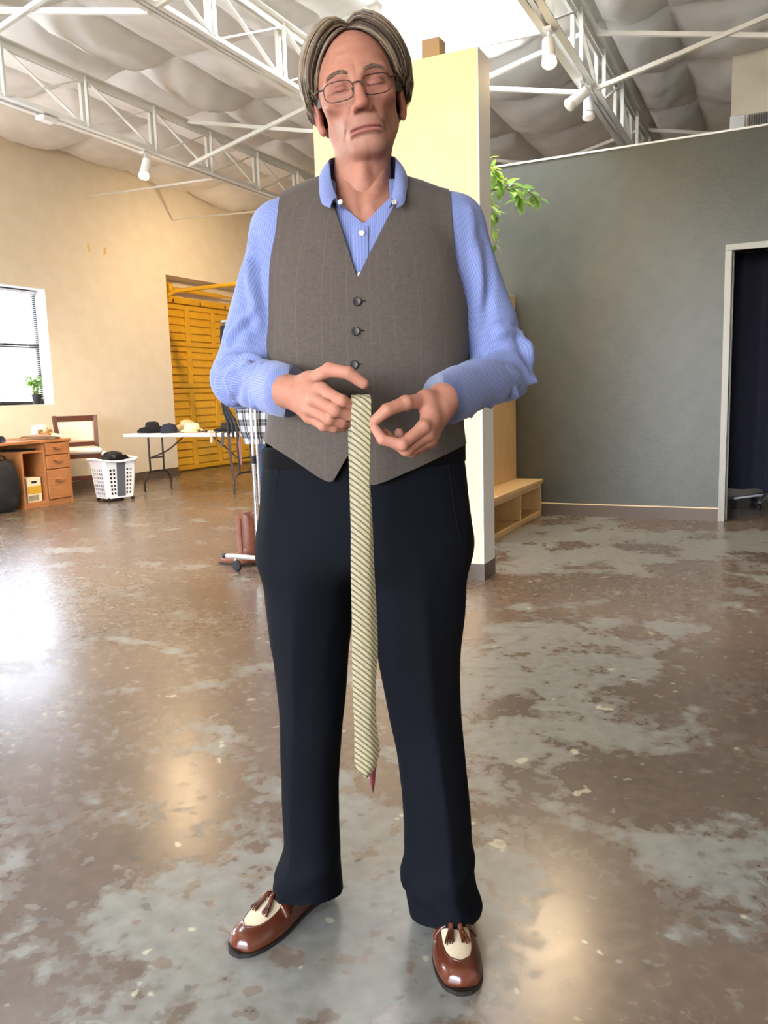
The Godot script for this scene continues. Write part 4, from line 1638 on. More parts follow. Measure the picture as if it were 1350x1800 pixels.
func clothes_rack() -> void:
	var z := -4.33
	var t := thing("clothes_rack", "chrome rolling clothes rack standing behind the man's legs", "clothes rack", Vector3(-3.03, 0, z))
	var base := MB.new()
	base.tube([Vector3(-0.27, 0.10, 0), Vector3(1.35, 0.10, 0)], [0.016], 10)
	put(base, "base_bar", mat(rgb(225, 222, 214), 0.3, 0.6), t)
	for s in [-0.285, 1.365]:
		var e := MB.new()
		e.lathe([Vector2(0.001, -0.014), Vector2(0.018, -0.014), Vector2(0.018, 0.014), Vector2(0.001, 0.014)], 12, Transform3D(Basis(Vector3.BACK, PI / 2), Vector3(s, 0.10, 0)))
		put(e, "end_cap", M.black, t)
	for s in [-0.015, 1.10]:
		var p := MB.new()
		p.tube([Vector3(s, 0.10, 0), Vector3(s, 0.75, 0)], [0.0135], 12)
		p.tube([Vector3(s, 0.75, 0), Vector3(s, 1.62, 0)], [0.0105], 12)
		put(p, "pole", M.chrome, t)
		var q := MB.new()
		q.tube([Vector3(s + 0.032, 0.40, 0), Vector3(s + 0.032, 1.62, 0)], [0.008], 10)
		put(q, "inner_pole", M.chrome, t)
		var col := MB.new()
		col.lathe([Vector2(0.018, 0.72), Vector2(0.018, 0.77)], 12, Transform3D(Basis(), Vector3(s, 0, 0)))
		put(col, "collar", M.black, t)
	var rail := MB.new()
	rail.tube([Vector3(-0.20, 1.62, 0), Vector3(1.30, 1.62, 0)], [0.0135], 12)
	put(rail, "top_rail", M.chrome, t)
	for s in [-0.20, 1.30]:
		var f := MB.new()
		f.tube(curve([Vector3(s, 0.092, 0.0), Vector3(s, 0.06, 0.0), Vector3(s + 0.012, 0.045, 0.0)], 3), [0.010], 8)
		put(f, "caster_fork", M.chrome, t)
		var w := MB.new()
		w.lathe([Vector2(0.001, -0.012), Vector2(0.034, -0.012), Vector2(0.038, -0.006), Vector2(0.038, 0.006), Vector2(0.034, 0.012), Vector2(0.001, 0.012)], 18, Transform3D(Basis(Vector3.RIGHT, PI / 2) * Basis(Vector3.BACK, 0.2), Vector3(s + 0.01, 0.039, 0.0)))
		put(w, "caster_wheel", M.black, t)
	# plaid shirt and jeans on a hanger at the near end of the rail
	var plaid := Image.create(96, 96, false, Image.FORMAT_RGB8)
	for i in 96:
		for k in 96:
			var a := 1.0 if (i / 24) % 2 == 0 else 0.0
			var b := 1.0 if (k / 24) % 2 == 0 else 0.0
			var v := 0.08 + 0.36 * a + 0.36 * b
			if (i % 48) in [35, 36] or ((k % 48) in [35, 36] and (i % 8) < 3):
				v = 0.86
			plaid.set_pixel(i, k, Color(v, v, v * 1.03))
	var pm := mat(Color(1, 1, 1), 0.85)
	pm.albedo_texture = ImageTexture.create_from_image(plaid)
	pm.uv1_scale = Vector3(6.0, 6.0, 1)
	var sh := thing("plaid_shirt", "black and white plaid shirt hanging behind the chrome pole", "shirt", Vector3(-3.075, 0, -4.44))
	var hg := MB.new()
	hanging(hg, [[0.84, 0.0, 0.105, 0.02], [0.92, -0.01, 0.125, 0.03], [1.05, -0.01, 0.15, 0.04], [1.25, 0.02, 0.18, 0.05], [1.42, 0.03, 0.20, 0.05], [1.52, 0.03, 0.12, 0.04], [1.56, 0.03, 0.05, 0.03]], 0.0, 6.0, 0.008, 51)
	put(hg, "body", pm, sh)
	for s in [-1.0, 1.0]:
		var sl := MB.new()
		sl.tube(curve([Vector3(0.03 + s * 0.18, 1.45, 0.0), Vector3(0.03 + s * 0.20, 1.25, -0.02), Vector3(0.02 + s * 0.17, 1.02, -0.05)], 4), [0.055, 0.055, 0.052, 0.05, 0.05, 0.047, 0.045, 0.043, 0.042], 12, true, 0.5)
		put(sl, "sleeve", pm, sh)
	var dn := textured(tile(128, 0.09, 4, rgb(40, 54, 84), rgb(62, 80, 114), 16), Vector3(8, 1.5, 8), 0.85)
	var je := thing("blue_jeans", "dark blue jeans folded over the hanger below the plaid shirt", "jeans", Vector3(-3.05, 0, -4.53))
	var jb := MB.new()
	hanging(jb, [[0.475, 0.0, 0.085, 0.035], [0.60, 0.005, 0.095, 0.04], [0.75, 0.01, 0.105, 0.04], [0.90, 0.015, 0.11, 0.035], [1.0, 0.015, 0.10, 0.02]], 0.0, 5.0, 0.010, 52)
	put(jb, "folded_legs", dn, je)
	var hk := thing("clothes_hanger", "wire hanger on the rack holding the plaid shirt", "hanger", Vector3(-2.955, 1.62, -4.33))
	var hkb := MB.new()
	hkb.tube(curve([Vector3(0, -0.02, 0.018), Vector3(0, 0.012, 0.012), Vector3(0, 0.018, -0.006), Vector3(0, -0.01, -0.03), Vector3(0, -0.05, -0.09)], 4), [0.0025], 6)
	put(hkb, "hook", M.chrome, hk)
	var hkc := MB.new()
	hkc.tube([Vector3(-0.18, -0.16, -0.10), Vector3(0, -0.05, -0.09), Vector3(0.18, -0.16, -0.10)], [0.003], 6)
	put(hkc, "shoulder_wire", M.chrome, hk)
	# black lace scarf beside it
	var sc := thing("black_scarf", "black lacy scarf hanging to the left of the plaid shirt", "scarf", Vector3(-3.25, 0, -4.36))
	for k in 3:
		var sb := MB.new()
		sb.tube(curve([Vector3(0.02 + k * 0.012, 1.60, 0.04), Vector3(-0.02 + k * 0.02, 1.35, 0.0), Vector3(-0.035 + k * 0.025, 1.10, 0.01 * k), Vector3(0.0 + k * 0.03, 0.98, 0.0), Vector3(0.0 + k * 0.035, 0.90 - 0.02 * k, 0.0)], 5), [0.008, 0.009, 0.012, 0.008, 0.011, 0.013, 0.009, 0.012, 0.008, 0.013, 0.010, 0.008, 0.012, 0.009, 0.013, 0.009, 0.012, 0.008, 0.011, 0.008, 0.004], 7, true, 0.35)
		put(sb, "strand", M.black, sc)
	# brown cowboy boot and shoes under the rack
	boot(Vector3(-3.285, 0, -4.52))
	var sh2 := thing("dress_shoe", "dark lace-up shoe under the rack beside the boot", "shoe", Vector3(-3.02, 0, -4.60), 2.2)
	loafer_shape(sh2, mat(rgb(46, 40, 38), 0.4), mat(rgb(46, 40, 38), 0.4), mat(rgb(24, 20, 18), 0.6), 0.9, false)


func boot(at: Vector3) -> void:
	var t := thing("cowboy_boot", "reddish brown leather cowboy boot on the floor under the rack", "boot", at)
	var lm := textured(tile(128, 0.03, 4, rgb(104, 56, 38), rgb(132, 76, 52), 17), Vector3.ONE * 4.0, 0.42)
	var b := MB.new()
	var grid := []
	for i in 18:
		var q := i / 17.0
		var row := PackedVector3Array()
		for k in 28:
			var a := TAU * k / 28.0
			var y := 0.075 + q * 0.25
			var rx := lerpf(0.066, 0.078, q)
			var rz := lerpf(0.050, 0.056, q)
			if q > 0.75:
				y += (q - 0.75) * 4.0 * 0.055 * (absf(sin(a)) - 0.25)
				rx *= 1.0 - (q - 0.75) * 0.25
			row.append(Vector3(cos(a) * rx + 0.015, y, sin(a) * rz))
		grid.append(row)
	b.sheet(grid, true)
	put(b, "shaft", lm, t)
	var sm := MB.new()
	sm.tube(curve([Vector3(0.015, 0.10, 0.053), Vector3(0.013, 0.20, 0.056), Vector3(0.015, 0.335, 0.058)], 4), [0.004], 6)
	put(sm, "side_seam", mat(rgb(96, 48, 30), 0.5), t)
	var fn := func(p: Vector3) -> float:
		var d := ell(p, Vector3(-0.07, 0.035, 0), Vector3(0.125, 0.045, 0.044))
		d = smin(d, cap(p, Vector3(0.02, 0.05, 0), Vector3(0.015, 0.11, 0), 0.056, 0.055), 0.05)
		d = smin(d, ell(p, Vector3(-0.13, 0.026, 0), Vector3(0.08, 0.028, 0.034)), 0.03)
		return maxf(d, 0.012 - p.y)
	var net := nets(fn, Vector3(-0.23, 0.0, -0.08), Vector3(0.10, 0.18, 0.08), 0.008)
	settle(net, fn, 0.004)
	var f := MB.new()
	add_net(f, net)
	put(f, "foot", lm, t)
	var so := MB.new()
	so.prism(PackedVector2Array([Vector2(-0.205, 0.006), Vector2(-0.16, 0.0), Vector2(-0.06, 0.0), Vector2(-0.01, 0.012), Vector2(0.012, 0.030), Vector2(0.020, 0.0), Vector2(0.072, 0.0), Vector2(0.076, 0.036), Vector2(0.0, 0.038), Vector2(-0.10, 0.014), Vector2(-0.20, 0.016)]), 0.076)
	put(so, "sole", mat(rgb(48, 30, 22), 0.6), t)


# a slip-on shoe, toe along +z, heel at the origin's back; parts are upper, vamp, sole (and tassel)
func loafer_shape(t: Node3D, upper: Material, vamp: Material, sole: Material, scale: float, tassel: bool) -> void:
	var L := 0.295 * scale
	var wide := [[0.0, 0.030], [0.05, 0.037], [0.14, 0.036], [0.30, 0.033], [0.45, 0.038], [0.62, 0.047], [0.75, 0.0475], [0.86, 0.042], [0.94, 0.032], [1.0, 0.012]]
	var tall := [[0.0, 0.068], [0.10, 0.074], [0.25, 0.078], [0.42, 0.080], [0.52, 0.074], [0.66, 0.060], [0.80, 0.050], [0.92, 0.043], [1.0, 0.030]]
	var fn := func(p: Vector3) -> float:
		var q := clampf(p.z / L, 0.0, 1.0)
		var w: float = lut(wide, q, 1) * scale
		var h: float = lut(tall, q, 1) * scale
		var y := (p.y - 0.010) / maxf(h - 0.010, 0.005)
		var x := p.x / w
		var r := pow(pow(absf(x), 2.3) + pow(maxf(y, 0.0), 2.1), 0.45)
		var d := (r - 1.0) * minf(w, h) * 0.8
		d = smax(d, 0.009 - p.y, 0.006)
		d = smax(d, -p.z + 0.002, 0.02)
		return smax(d, p.z - L + 0.002, 0.02)
	var net := nets(fn, Vector3(-0.06, 0.0, -0.02) * scale, Vector3(0.06, 0.10, 0.32) * scale, 0.0055)
	settle(net, fn, 0.002)
	# the foot's opening, hidden by the trouser hem, is cut away behind the tongue
	var b := MB.new()
	var ring := func(p: Vector3) -> float:
		return Vector2(p.x / (0.027 * scale), (p.z - 0.205 * scale) / (0.065 * scale)).length() - 1.0 if p.y > 0.03 * scale else 1.0
	var rest := func(p: Vector3) -> float:
		return Vector2(p.x / (0.026 * scale), (p.z - 0.075 * scale) / (0.055 * scale)).length() - 1.0 if p.y > 0.06 * scale else 1.0
	if tassel:
		# the pale apron set into the vamp, and the brown leather around it
		var apron := func(p: Vector3) -> float:
			if p.y < 0.026 * scale:
				return -0.01
			var z := p.z / scale
			var w: float = lut([[0.165, 0.026], [0.18, 0.029], [0.205, 0.0295], [0.23, 0.026], [0.248, 0.018], [0.258, 0.004], [0.262, 0.0]], z, 1) * scale
			if z < 0.176 or z > 0.262:
				return -0.01
			return minf(w - absf(p.x), (z - 0.176) * scale)
		var not_apron := func(p: Vector3) -> float:
			return -apron.call(p)
		var top := clip(net, apron, 0.0)
		var v := MB.new()
		for i in top.v.size():
			top.v[i] += top.n[i] * 0.0006
		add_net(v, top)
		put(v, "vamp", vamp, t)
		net = clip(net, not_apron, 0.002)
		# raised seam round the apron
		var seam := []
		for i in 25:
			var a := lerpf(-1.0, 1.0, i / 24.0)
			var z := lerpf(0.258, 0.178, pow(absf(a), 1.7))
			var w: float = lut([[0.165, 0.026], [0.18, 0.029], [0.205, 0.0295], [0.23, 0.026], [0.248, 0.018], [0.258, 0.004]], z, 1)
			var p := Vector3(signf(a) * w * scale if absf(a) > 0.02 else 0.0, 0.09 * scale, z * scale)
			for k in 30:
				p.y -= fn.call(p) * 0.6
			seam.append(p)
		var sb := MB.new()
		sb.tube(seam, [0.0022], 6)
		put(sb, "apron_seam", upper, t)
	net = clip(net, rest, 0.003)
	add_net(b, net)
	put(b, "upper", upper, t)
	var sl := MB.new()
	var outline := PackedVector2Array()
	for i in 40:
		var a := TAU * i / 40.0
		var q := (1.0 - cos(a)) / 2
		outline.append(Vector2((lut(wide, q, 1) + 0.0012) * scale * signf(sin(a)) * (1.0 if absf(sin(a)) > 0.01 else 0.0), -0.001 + (L + 0.002) * q))
	sl.prism(outline, 0.009, Transform3D(Basis(Vector3.RIGHT, Vector3(0, 0, 1), Vector3(0, -1, 0)), Vector3(0, 0.0055, 0)))
	put(sl, "sole", sole, t)
	if tassel:
		# strap over the instep, tassels hanging forward from it
		var sp := MB.new()
		var pts := []
		for i in 15:
			var a := lerpf(-1.35, 1.35, i / 14.0)
			var p := Vector3(sin(a) * 0.05 * scale, 0.02 + cos(a) * 0.09 * scale, 0.170 * scale)
			for k in 24:
				p -= Vector3(sin(a), cos(a), 0) * fn.call(p) * 0.6
			pts.append(p + Vector3(sin(a), cos(a), 0) * 0.002)
		sp.tube(pts, [0.012], 8, true, 0.25, Vector3.UP)
		put(sp, "instep_strap", upper, t)
		for s in [-1.0, 1.0]:
			var tb := MB.new()
			var o := Vector3(s * 0.004, 0.074, 0.174) * scale
			tb.tube([o, o + Vector3(s * 0.003, 0.004, 0.006), o + Vector3(s * 0.005, 0.001, 0.014), o + Vector3(s * 0.006, -0.006, 0.020)], [0.0035, 0.0045, 0.0055, 0.0062], 8)
			for k in 9:
				var a := TAU * k / 9.0
				var e := o + Vector3(s * 0.006, -0.006, 0.020)
				var off := Vector3(cos(a) * 0.0055, sin(a) * 0.004, 0.0)
				tb.tube([e + off * 0.6, e + off + Vector3(s * 0.004, -0.005, 0.012), e + off * 1.5 + Vector3(s * 0.007, -0.011, 0.024)], [0.0021, 0.0021, 0.0015], 5)
			put(tb, "tassel", upper, t)


func storage_bench() -> void:
	var t := thing("storage_bench", "maple locker bench with open cubbies against the grey wall", "bench", Vector3(-1.95, 0, -7.06))
	# local: x back from the front, z from the grey wall towards the camera
	var p := func(called: String, lo: Vector3, hi: Vector3) -> void:
		slab_box(called, lo, hi, M.maple, t, 0.003)
	p.call("seat", Vector3(-0.23, 0.300, -0.20), Vector3(0.02, 0.335, 1.30))
	p.call("apron_rail", Vector3(-0.018, 0.262, -0.18), Vector3(0.0, 0.300, 1.28))
	p.call("base", Vector3(-0.23, 0.0, -0.20), Vector3(0.0, 0.045, 1.30))
	for z in [-0.20, 0.44, 1.28]:
		p.call("divider", Vector3(-0.23, 0.045, z), Vector3(0.0, 0.300, z + 0.02))
	p.call("back_panel", Vector3(-0.26, 0.0, -0.20), Vector3(-0.235, 1.95, 1.30))
	p.call("cabinet_side", Vector3(-0.66, 0.0, 1.275), Vector3(-0.26, 1.95, 1.30))
	p.call("cabinet_side", Vector3(-0.66, 0.0, -0.20), Vector3(-0.26, 1.95, -0.175))
	p.call("cabinet_top", Vector3(-0.66, 1.95, -0.20), Vector3(-0.235, 1.975, 1.30))
	p.call("cabinet_back", Vector3(-0.66, 0.0, -0.175), Vector3(-0.645, 1.95, 1.275))
	# a blue thing in the near cubby
	var b := MB.new()
	b.lathe([Vector2(0.001, 0.0), Vector2(0.04, 0.004), Vector2(0.045, 0.03), Vector2(0.03, 0.05), Vector2(0.001, 0.055)], 16)
	tag(put(b, "blue_ball", mat(rgb(40, 84, 190), 0.5), null, Transform3D(Basis(), Vector3(-2.02, 0.046, -5.87))), "small blue ball in the near cubby of the bench", "ball")
	ficus(Vector3(-2.40, 1.976, -6.05))


func ficus(at: Vector3) -> void:
	var t := thing("potted_ficus", "leafy green potted ficus spilling out beside the partition's top", "plant", at)
	var p := MB.new()
	p.lathe([Vector2(0.001, 0.0), Vector2(0.085, 0.0), Vector2(0.11, 0.17), Vector2(0.118, 0.17), Vector2(0.118, 0.195), Vector2(0.105, 0.195), Vector2(0.10, 0.16), Vector2(0.001, 0.16)], 24)
	put(p, "pot", mat(rgb(150, 92, 66), 0.7), t)
	var rng := RandomNumberGenerator.new()
	rng.seed = 77
	var lm := leaf_material(rgb(96, 148, 58))
	var ld := leaf_material(rgb(66, 112, 46))
	var lmesh := []
	for s in [0.098, 0.120, 0.082]:
		var b := MB.new()
		leaf(b, Vector3.ZERO, Basis(), s, s * 0.48)
		lmesh.append(b.mesh())
	# stems: from the pot up and outward over the partition's end, drooping; [end, mid lift, leaves, from]
	var stems := [[Vector3(0.62, 0.86, 0.10), 0.40, 26], [Vector3(0.74, 0.72, -0.35), 0.42, 24], [Vector3(0.52, 0.94, 0.20), 0.40, 24], [Vector3(0.66, 0.78, -0.1), 0.45, 26], [Vector3(0.60, 0.52, 0.05), 0.30, 24], [Vector3(0.58, 0.30, 0.0), 0.34, 24], [Vector3(0.50, 0.66, 0.12), 0.40, 22], [Vector3(0.78, 0.80, -0.7), 0.30, 18], [Vector3(0.2, 1.0, 0.0), 0.5, 16], [Vector3(-0.2, 0.8, 0.1), 0.5, 10]]
	for s in stems:
		var e: Vector3 = s[0] * Vector3(0.74, 0.84, 1.0)
		var pts := curve([Vector3(0, 0.16, 0), Vector3(e.x * 0.3, maxf(e.y, 0.55) * 0.75 + 0.1, e.z * 0.3), Vector3(e.x * 0.72, maxf(e.y, 0.5) + 0.10, e.z * 0.75), e], 8)
		var b := MB.new()
		var radii := []
		for i in pts.size():
			radii.append(lerpf(0.008, 0.002, i / float(pts.size())))
		b.tube(pts, radii, 6)
		var stem := put(b, "stem", mat(rgb(110, 92, 62), 0.8), t)
		for k in s[2]:
			var q := lerpf(0.42, 1.0, pow(rng.randf(), 0.7))
			var i := mini(int(q * (pts.size() - 1)), pts.size() - 2)
			var o: Vector3 = pts[i].lerp(pts[i + 1], rng.randf())
			var dir := Vector3(rng.randf_range(-0.8, 1.0), rng.randf_range(-0.9, 0.5), rng.randf_range(-1.0, 1.0)).normalized()
			var side := dir.cross(Vector3(rng.randf_range(-0.4, 0.4), 1, rng.randf_range(-0.4, 0.4))).normalized()
			put_mesh(lmesh[rng.randi() % 3], "leaf", lm if rng.randf() < 0.6 else ld, stem, Transform3D(Basis(side, dir.cross(side) * -1.0, dir), o + dir * 0.012))


func potted_fern(at: Vector3) -> void:
	var t := thing("potted_fern", "small bright green fern in a dark pot on the window sill", "plant", at)
	var p := MB.new()
	p.lathe([Vector2(0.001, 0.0), Vector2(0.045, 0.0), Vector2(0.062, 0.115), Vector2(0.066, 0.115), Vector2(0.066, 0.13), Vector2(0.058, 0.13), Vector2(0.054, 0.105), Vector2(0.001, 0.105)], 20)
	put(p, "pot", mat(rgb(44, 44, 48), 0.6), t)
	var rng := RandomNumberGenerator.new()
	rng.seed = 12
	var lm := leaf_material(rgb(126, 168, 62))
	for i in 34:
		var a := rng.randf() * TAU
		var r := rng.randf_range(0.05, 0.13)
		var up := rng.randf_range(0.12, 0.24)
		var e := Vector3(cos(a) * r * 0.5 + 0.03, 0.11 + up, sin(a) * r * 1.2 + 0.05)
		var pts := curve([Vector3(cos(a) * 0.02, 0.10, sin(a) * 0.02), e * Vector3(0.6, 1.0, 0.6), e + Vector3(cos(a) * 0.02, -0.02, sin(a) * 0.05)], 3)
		var b := MB.new()
		b.tube(pts, [0.0016], 4)
		for k in range(1, pts.size()):
			for s in [-1.0, 1.0]:
				var d := Vector3(rng.randfn(), rng.randfn() * 0.5, rng.randfn()).normalized()
				var side := d.cross(Vector3.UP).normalized()
				leaf(b, pts[k], Basis(side, d.cross(side) * -1.0, d), 0.042, 0.022)
		put(b, "frond", lm, t)


func dark_room() -> void:
	# navy curtain behind the doorway
	var c := thing("navy_curtain", "dark navy curtain hanging behind the doorway in the grey wall", "curtain", Vector3(0.1, 0, -7.95))
	var nz := noise(1.3, 3, FastNoiseLite.TYPE_SIMPLEX_SMOOTH, 61)
	var grid := []
	for i in 20:
		var row := PackedVector3Array()
		for k in 90:
			var x := -0.80 + 1.6 * k / 89.0
			var y := lerpf(0.20, 2.55, i / 19.0)
			row.append(Vector3(x, y, 0.035 * sin(x * 26.0 + nz.get_noise_2d(x, y * 0.3) * 2.0) + 0.02 * nz.get_noise_2d(x * 3.0, y)))
		grid.append(row)
	var b := MB.new()
	b.sheet(grid)
	var m := mat(rgb(23, 24, 42), 0.9)
	m.rim_enabled = true
	m.rim = 0.4
	put(b, "cloth", m, c)
	var r := MB.new()
	r.tube([Vector3(-1.66, 2.56, 0), Vector3(1.56, 2.56, 0)], [0.014], 8)
	put(r, "curtain_rod", M.dark_metal, c)
	# star base of an office chair showing under the curtain
	var s := thing("swivel_chair", "black swivel chair whose metal star base shows under the curtain", "chair", Vector3(-0.10, 0, -8.28))
	for k in 5:
		var a := TAU * k / 5.0 + 0.5
		var l := MB.new()
		l.bar(Vector3(0, 0.12, 0), Vector3(cos(a) * 0.28, 0.075, sin(a) * 0.28), 0.035, 0.025, 0.004)
		put(l, "leg", mat(rgb(150, 150, 152), 0.3, 0.8), s)
		var w := MB.new()
		w.lathe([Vector2(0.001, -0.012), Vector2(0.028, -0.012), Vector2(0.028, 0.012), Vector2(0.001, 0.012)], 12, Transform3D(Basis(Vector3.UP, -a) * Basis(Vector3.RIGHT, PI / 2), Vector3(cos(a) * 0.28, 0.031, sin(a) * 0.28)))
		put(w, "caster", M.black, s)
	var st := MB.new()
	st.tube([Vector3(0, 0.10, 0), Vector3(0, 0.44, 0)], [0.026], 10)
	put(st, "gas_post", M.black, s)
	var se := MB.new()
	se.box(Vector3(0, 0.48, 0), Vector3(0.46, 0.07, 0.45), 0.02)
	put(se, "seat", M.black, s)
	var ba := MB.new()
	ba.box(Vector3(0, 0.78, -0.22), Vector3(0.42, 0.46, 0.05), 0.02)
	put(ba, "backrest", M.black, s)

# ---------------------------------------------------------------- the man
# Built in his own axes: x to his left (the camera's right), y up, z towards the camera; 0 is the floor under his trunk.
const TORSO := [
	[0.94, -0.036, 0.186, 0.000, 0.108],
	[1.03, -0.034, 0.176, 0.002, 0.110],
	[1.12, -0.026, 0.173, 0.003, 0.114],
	[1.20, -0.019, 0.176, 0.002, 0.116],
	[1.30, -0.018, 0.177, 0.000, 0.114],
	[1.37, -0.020, 0.171, -0.004, 0.108],
	[1.43, -0.022, 0.162, -0.010, 0.096],
	[1.47, -0.024, 0.140, -0.014, 0.084],
	[1.52, -0.025, 0.090, -0.018, 0.066],
]
const LEG_L := [
	[0.00, -0.180, 0.066, -0.100, 0.096],
	[0.057, -0.192, 0.075, -0.100, 0.094],
	[0.111, -0.188, 0.069, -0.100, 0.088],
	[0.171, -0.178, 0.0605, -0.092, 0.082],
	[0.255, -0.175, 0.060, -0.080, 0.078],
	[0.340, -0.172, 0.061, -0.065, 0.077],
	[0.423, -0.166, 0.064, -0.052, 0.079],
	[0.502, -0.160, 0.068, -0.040, 0.083],
	[0.578, -0.157, 0.074, -0.028, 0.089],
	[0.654, -0.154, 0.081, -0.015, 0.097],
	[0.797, -0.148, 0.090, 0.000, 0.106],
	[0.90, -0.136, 0.090, 0.000, 0.100],
]
const LEG_R := [
	[0.00, 0.104, 0.070, -0.040, 0.094],
	[0.034, 0.104, 0.075, -0.040, 0.093],
	[0.087, 0.098, 0.076, -0.040, 0.089],
	[0.168, 0.093, 0.071, -0.036, 0.084],
	[0.248, 0.0915, 0.070, -0.030, 0.081],
	[0.379, 0.082, 0.0685, -0.020, 0.081],
	[0.506, 0.070, 0.0735, -0.010, 0.086],
	[0.617, 0.063, 0.083, 0.000, 0.096],
	[0.722, 0.059, 0.096, 0.000, 0.104],
	[0.80, 0.058, 0.098, 0.000, 0.106],
	[0.90, 0.056, 0.094, 0.000, 0.100],
]
const HIP := [
	[0.72, -0.040, 0.196, 0.000, 0.108],
	[0.80, -0.040, 0.2025, 0.000, 0.118],
	[0.913, -0.0375, 0.203, 0.000, 0.120],
	[0.97, -0.037, 0.199, 0.000, 0.116],
	[1.03, -0.036, 0.191, 0.000, 0.112],
	[1.07, -0.035, 0.185, 0.000, 0.110],
]
const SH_L := Vector3(-0.172, 1.433, -0.012)
const EL_L := Vector3(-0.268, 1.170, -0.012)
const WR_L := Vector3(-0.154, 1.141, 0.205)
const SH_R := Vector3(0.143, 1.437, -0.012)
const EL_R := Vector3(0.240, 1.168, -0.012)
const WR_R := Vector3(0.104, 1.120, 0.205)

var torso_t := []
var leg_tl := []
var leg_tr := []
var hip_t := []
var head_at := Transform3D(Basis(Vector3.BACK, 0.166) * Basis(Vector3.RIGHT, 0.13), Vector3(-0.025, 1.668, 0.005))


# rows of a table at every 5 mm, for speed
func dense(t: Array) -> Array:
	var out := []
	var y: float = t[0][0]
	while y <= t[t.size() - 1][0] + 1e-6:
		out.append(PackedFloat32Array([y, lut(t, y, 1), lut(t, y, 2), lut(t, y, 3), lut(t, y, 4)]))
		y += 0.005
	return out


func row_at(t: Array, y: float) -> PackedFloat32Array:
	return t[clampi(int((y - t[0][0]) / 0.005 + 0.5), 0, t.size() - 1)]


func section(p: Vector3, r: PackedFloat32Array, e := 2.3) -> float:
	var x := absf(p.x - r[1]) / r[2]
	var z := absf(p.z - r[3]) / r[4]
	return (pow(pow(x, e) + pow(z, e), 1.0 / e) - 1.0) * minf(r[2], r[4]) * 0.95


func trunk(p: Vector3) -> float:
	var t := torso_t
	var f := clampf((p.y - 0.94) / 0.005, 0.0, t.size() - 1.001)
	var i := int(f)
	f -= i
	var a: PackedFloat32Array = t[i]
	var b: PackedFloat32Array = t[i + 1]
	var x := absf(p.x - lerpf(a[1], b[1], f)) / lerpf(a[2], b[2], f)
	var bb := lerpf(a[4], b[4], f)
	var z := absf(p.z - lerpf(a[3], b[3], f)) / bb
	var d := (pow(pow(x, 2.3) + pow(z, 2.3), 1.0 / 2.3) - 1.0) * bb * 0.95
	d = smax(d, p.y - 1.505, 0.03)
	d = smin(d, cap(p, Vector3(-0.070, 1.474, -0.022), SH_L, 0.055, 0.058), 0.03)
	return smin(d, cap(p, Vector3(0.022, 1.474, -0.022), SH_R, 0.055, 0.056), 0.03)


func arms(p: Vector3, fat: float) -> float:
	var d: float
	if p.x < -0.02:
		d = smin(cap(p, SH_L, EL_L, 0.058, 0.053), cap(p, EL_L, WR_L, 0.053, 0.039), 0.02)
	else:
		d = smin(cap(p, SH_R, EL_R, 0.056, 0.053), cap(p, EL_R, WR_R, 0.053, 0.039), 0.02)
	return d - fat


func shirt_field(p: Vector3) -> float:
	return smin(trunk(p), arms(p, 0.0), 0.025)


func vest_field(p: Vector3) -> float:
	return trunk(p) - 0.0075


func leg(p: Vector3, t: Array, ca: float, cb: float) -> float:
	var f := clampf(p.y / 0.005, 0.0, t.size() - 1.001)
	var i := int(f)
	f -= i
	var a: PackedFloat32Array = t[i]
	var b: PackedFloat32Array = t[i + 1]
	var x := (p.x - lerpf(a[1], b[1], f)) / lerpf(a[2], b[2], f)
	var bb := lerpf(a[4], b[4], f)
	var z := (p.z - lerpf(a[3], b[3], f)) / bb
	var r := sqrt(x * x + z * z)
	var th := atan2(x, z)
	var tc := lerpf(cb, ca, clampf((p.y - 0.2) / 0.5, 0.0, 1.0))
	var dth := wrapf(th - tc, -PI, PI)
	var crease := 0.19 * exp(-absf(dth) / 0.34) * clampf((0.86 - p.y) / 0.2, 0.0, 1.0)
	return (r / (1.0 + crease) - 1.0) * minf(bb, lerpf(a[2], b[2], f))


func trouser_field(p: Vector3) -> float:
	var d := 1.0
	if p.y < 1.00:
		d = leg(p, leg_tl, -0.25, -0.62)
		d = smin(d, leg(p, leg_tr, 0.10, 0.24), 0.012)
		d = smax(d, p.y - 0.92, 0.12)
	if p.y > 0.70:
		var f := clampf((p.y - 0.72) / 0.005, 0.0, hip_t.size() - 1.001)
		var h := section(p, hip_t[int(f)], 2.2)
		h = smax(h, 0.80 - p.y, 0.06)
		d = smin(d, h, 0.05)
	return d


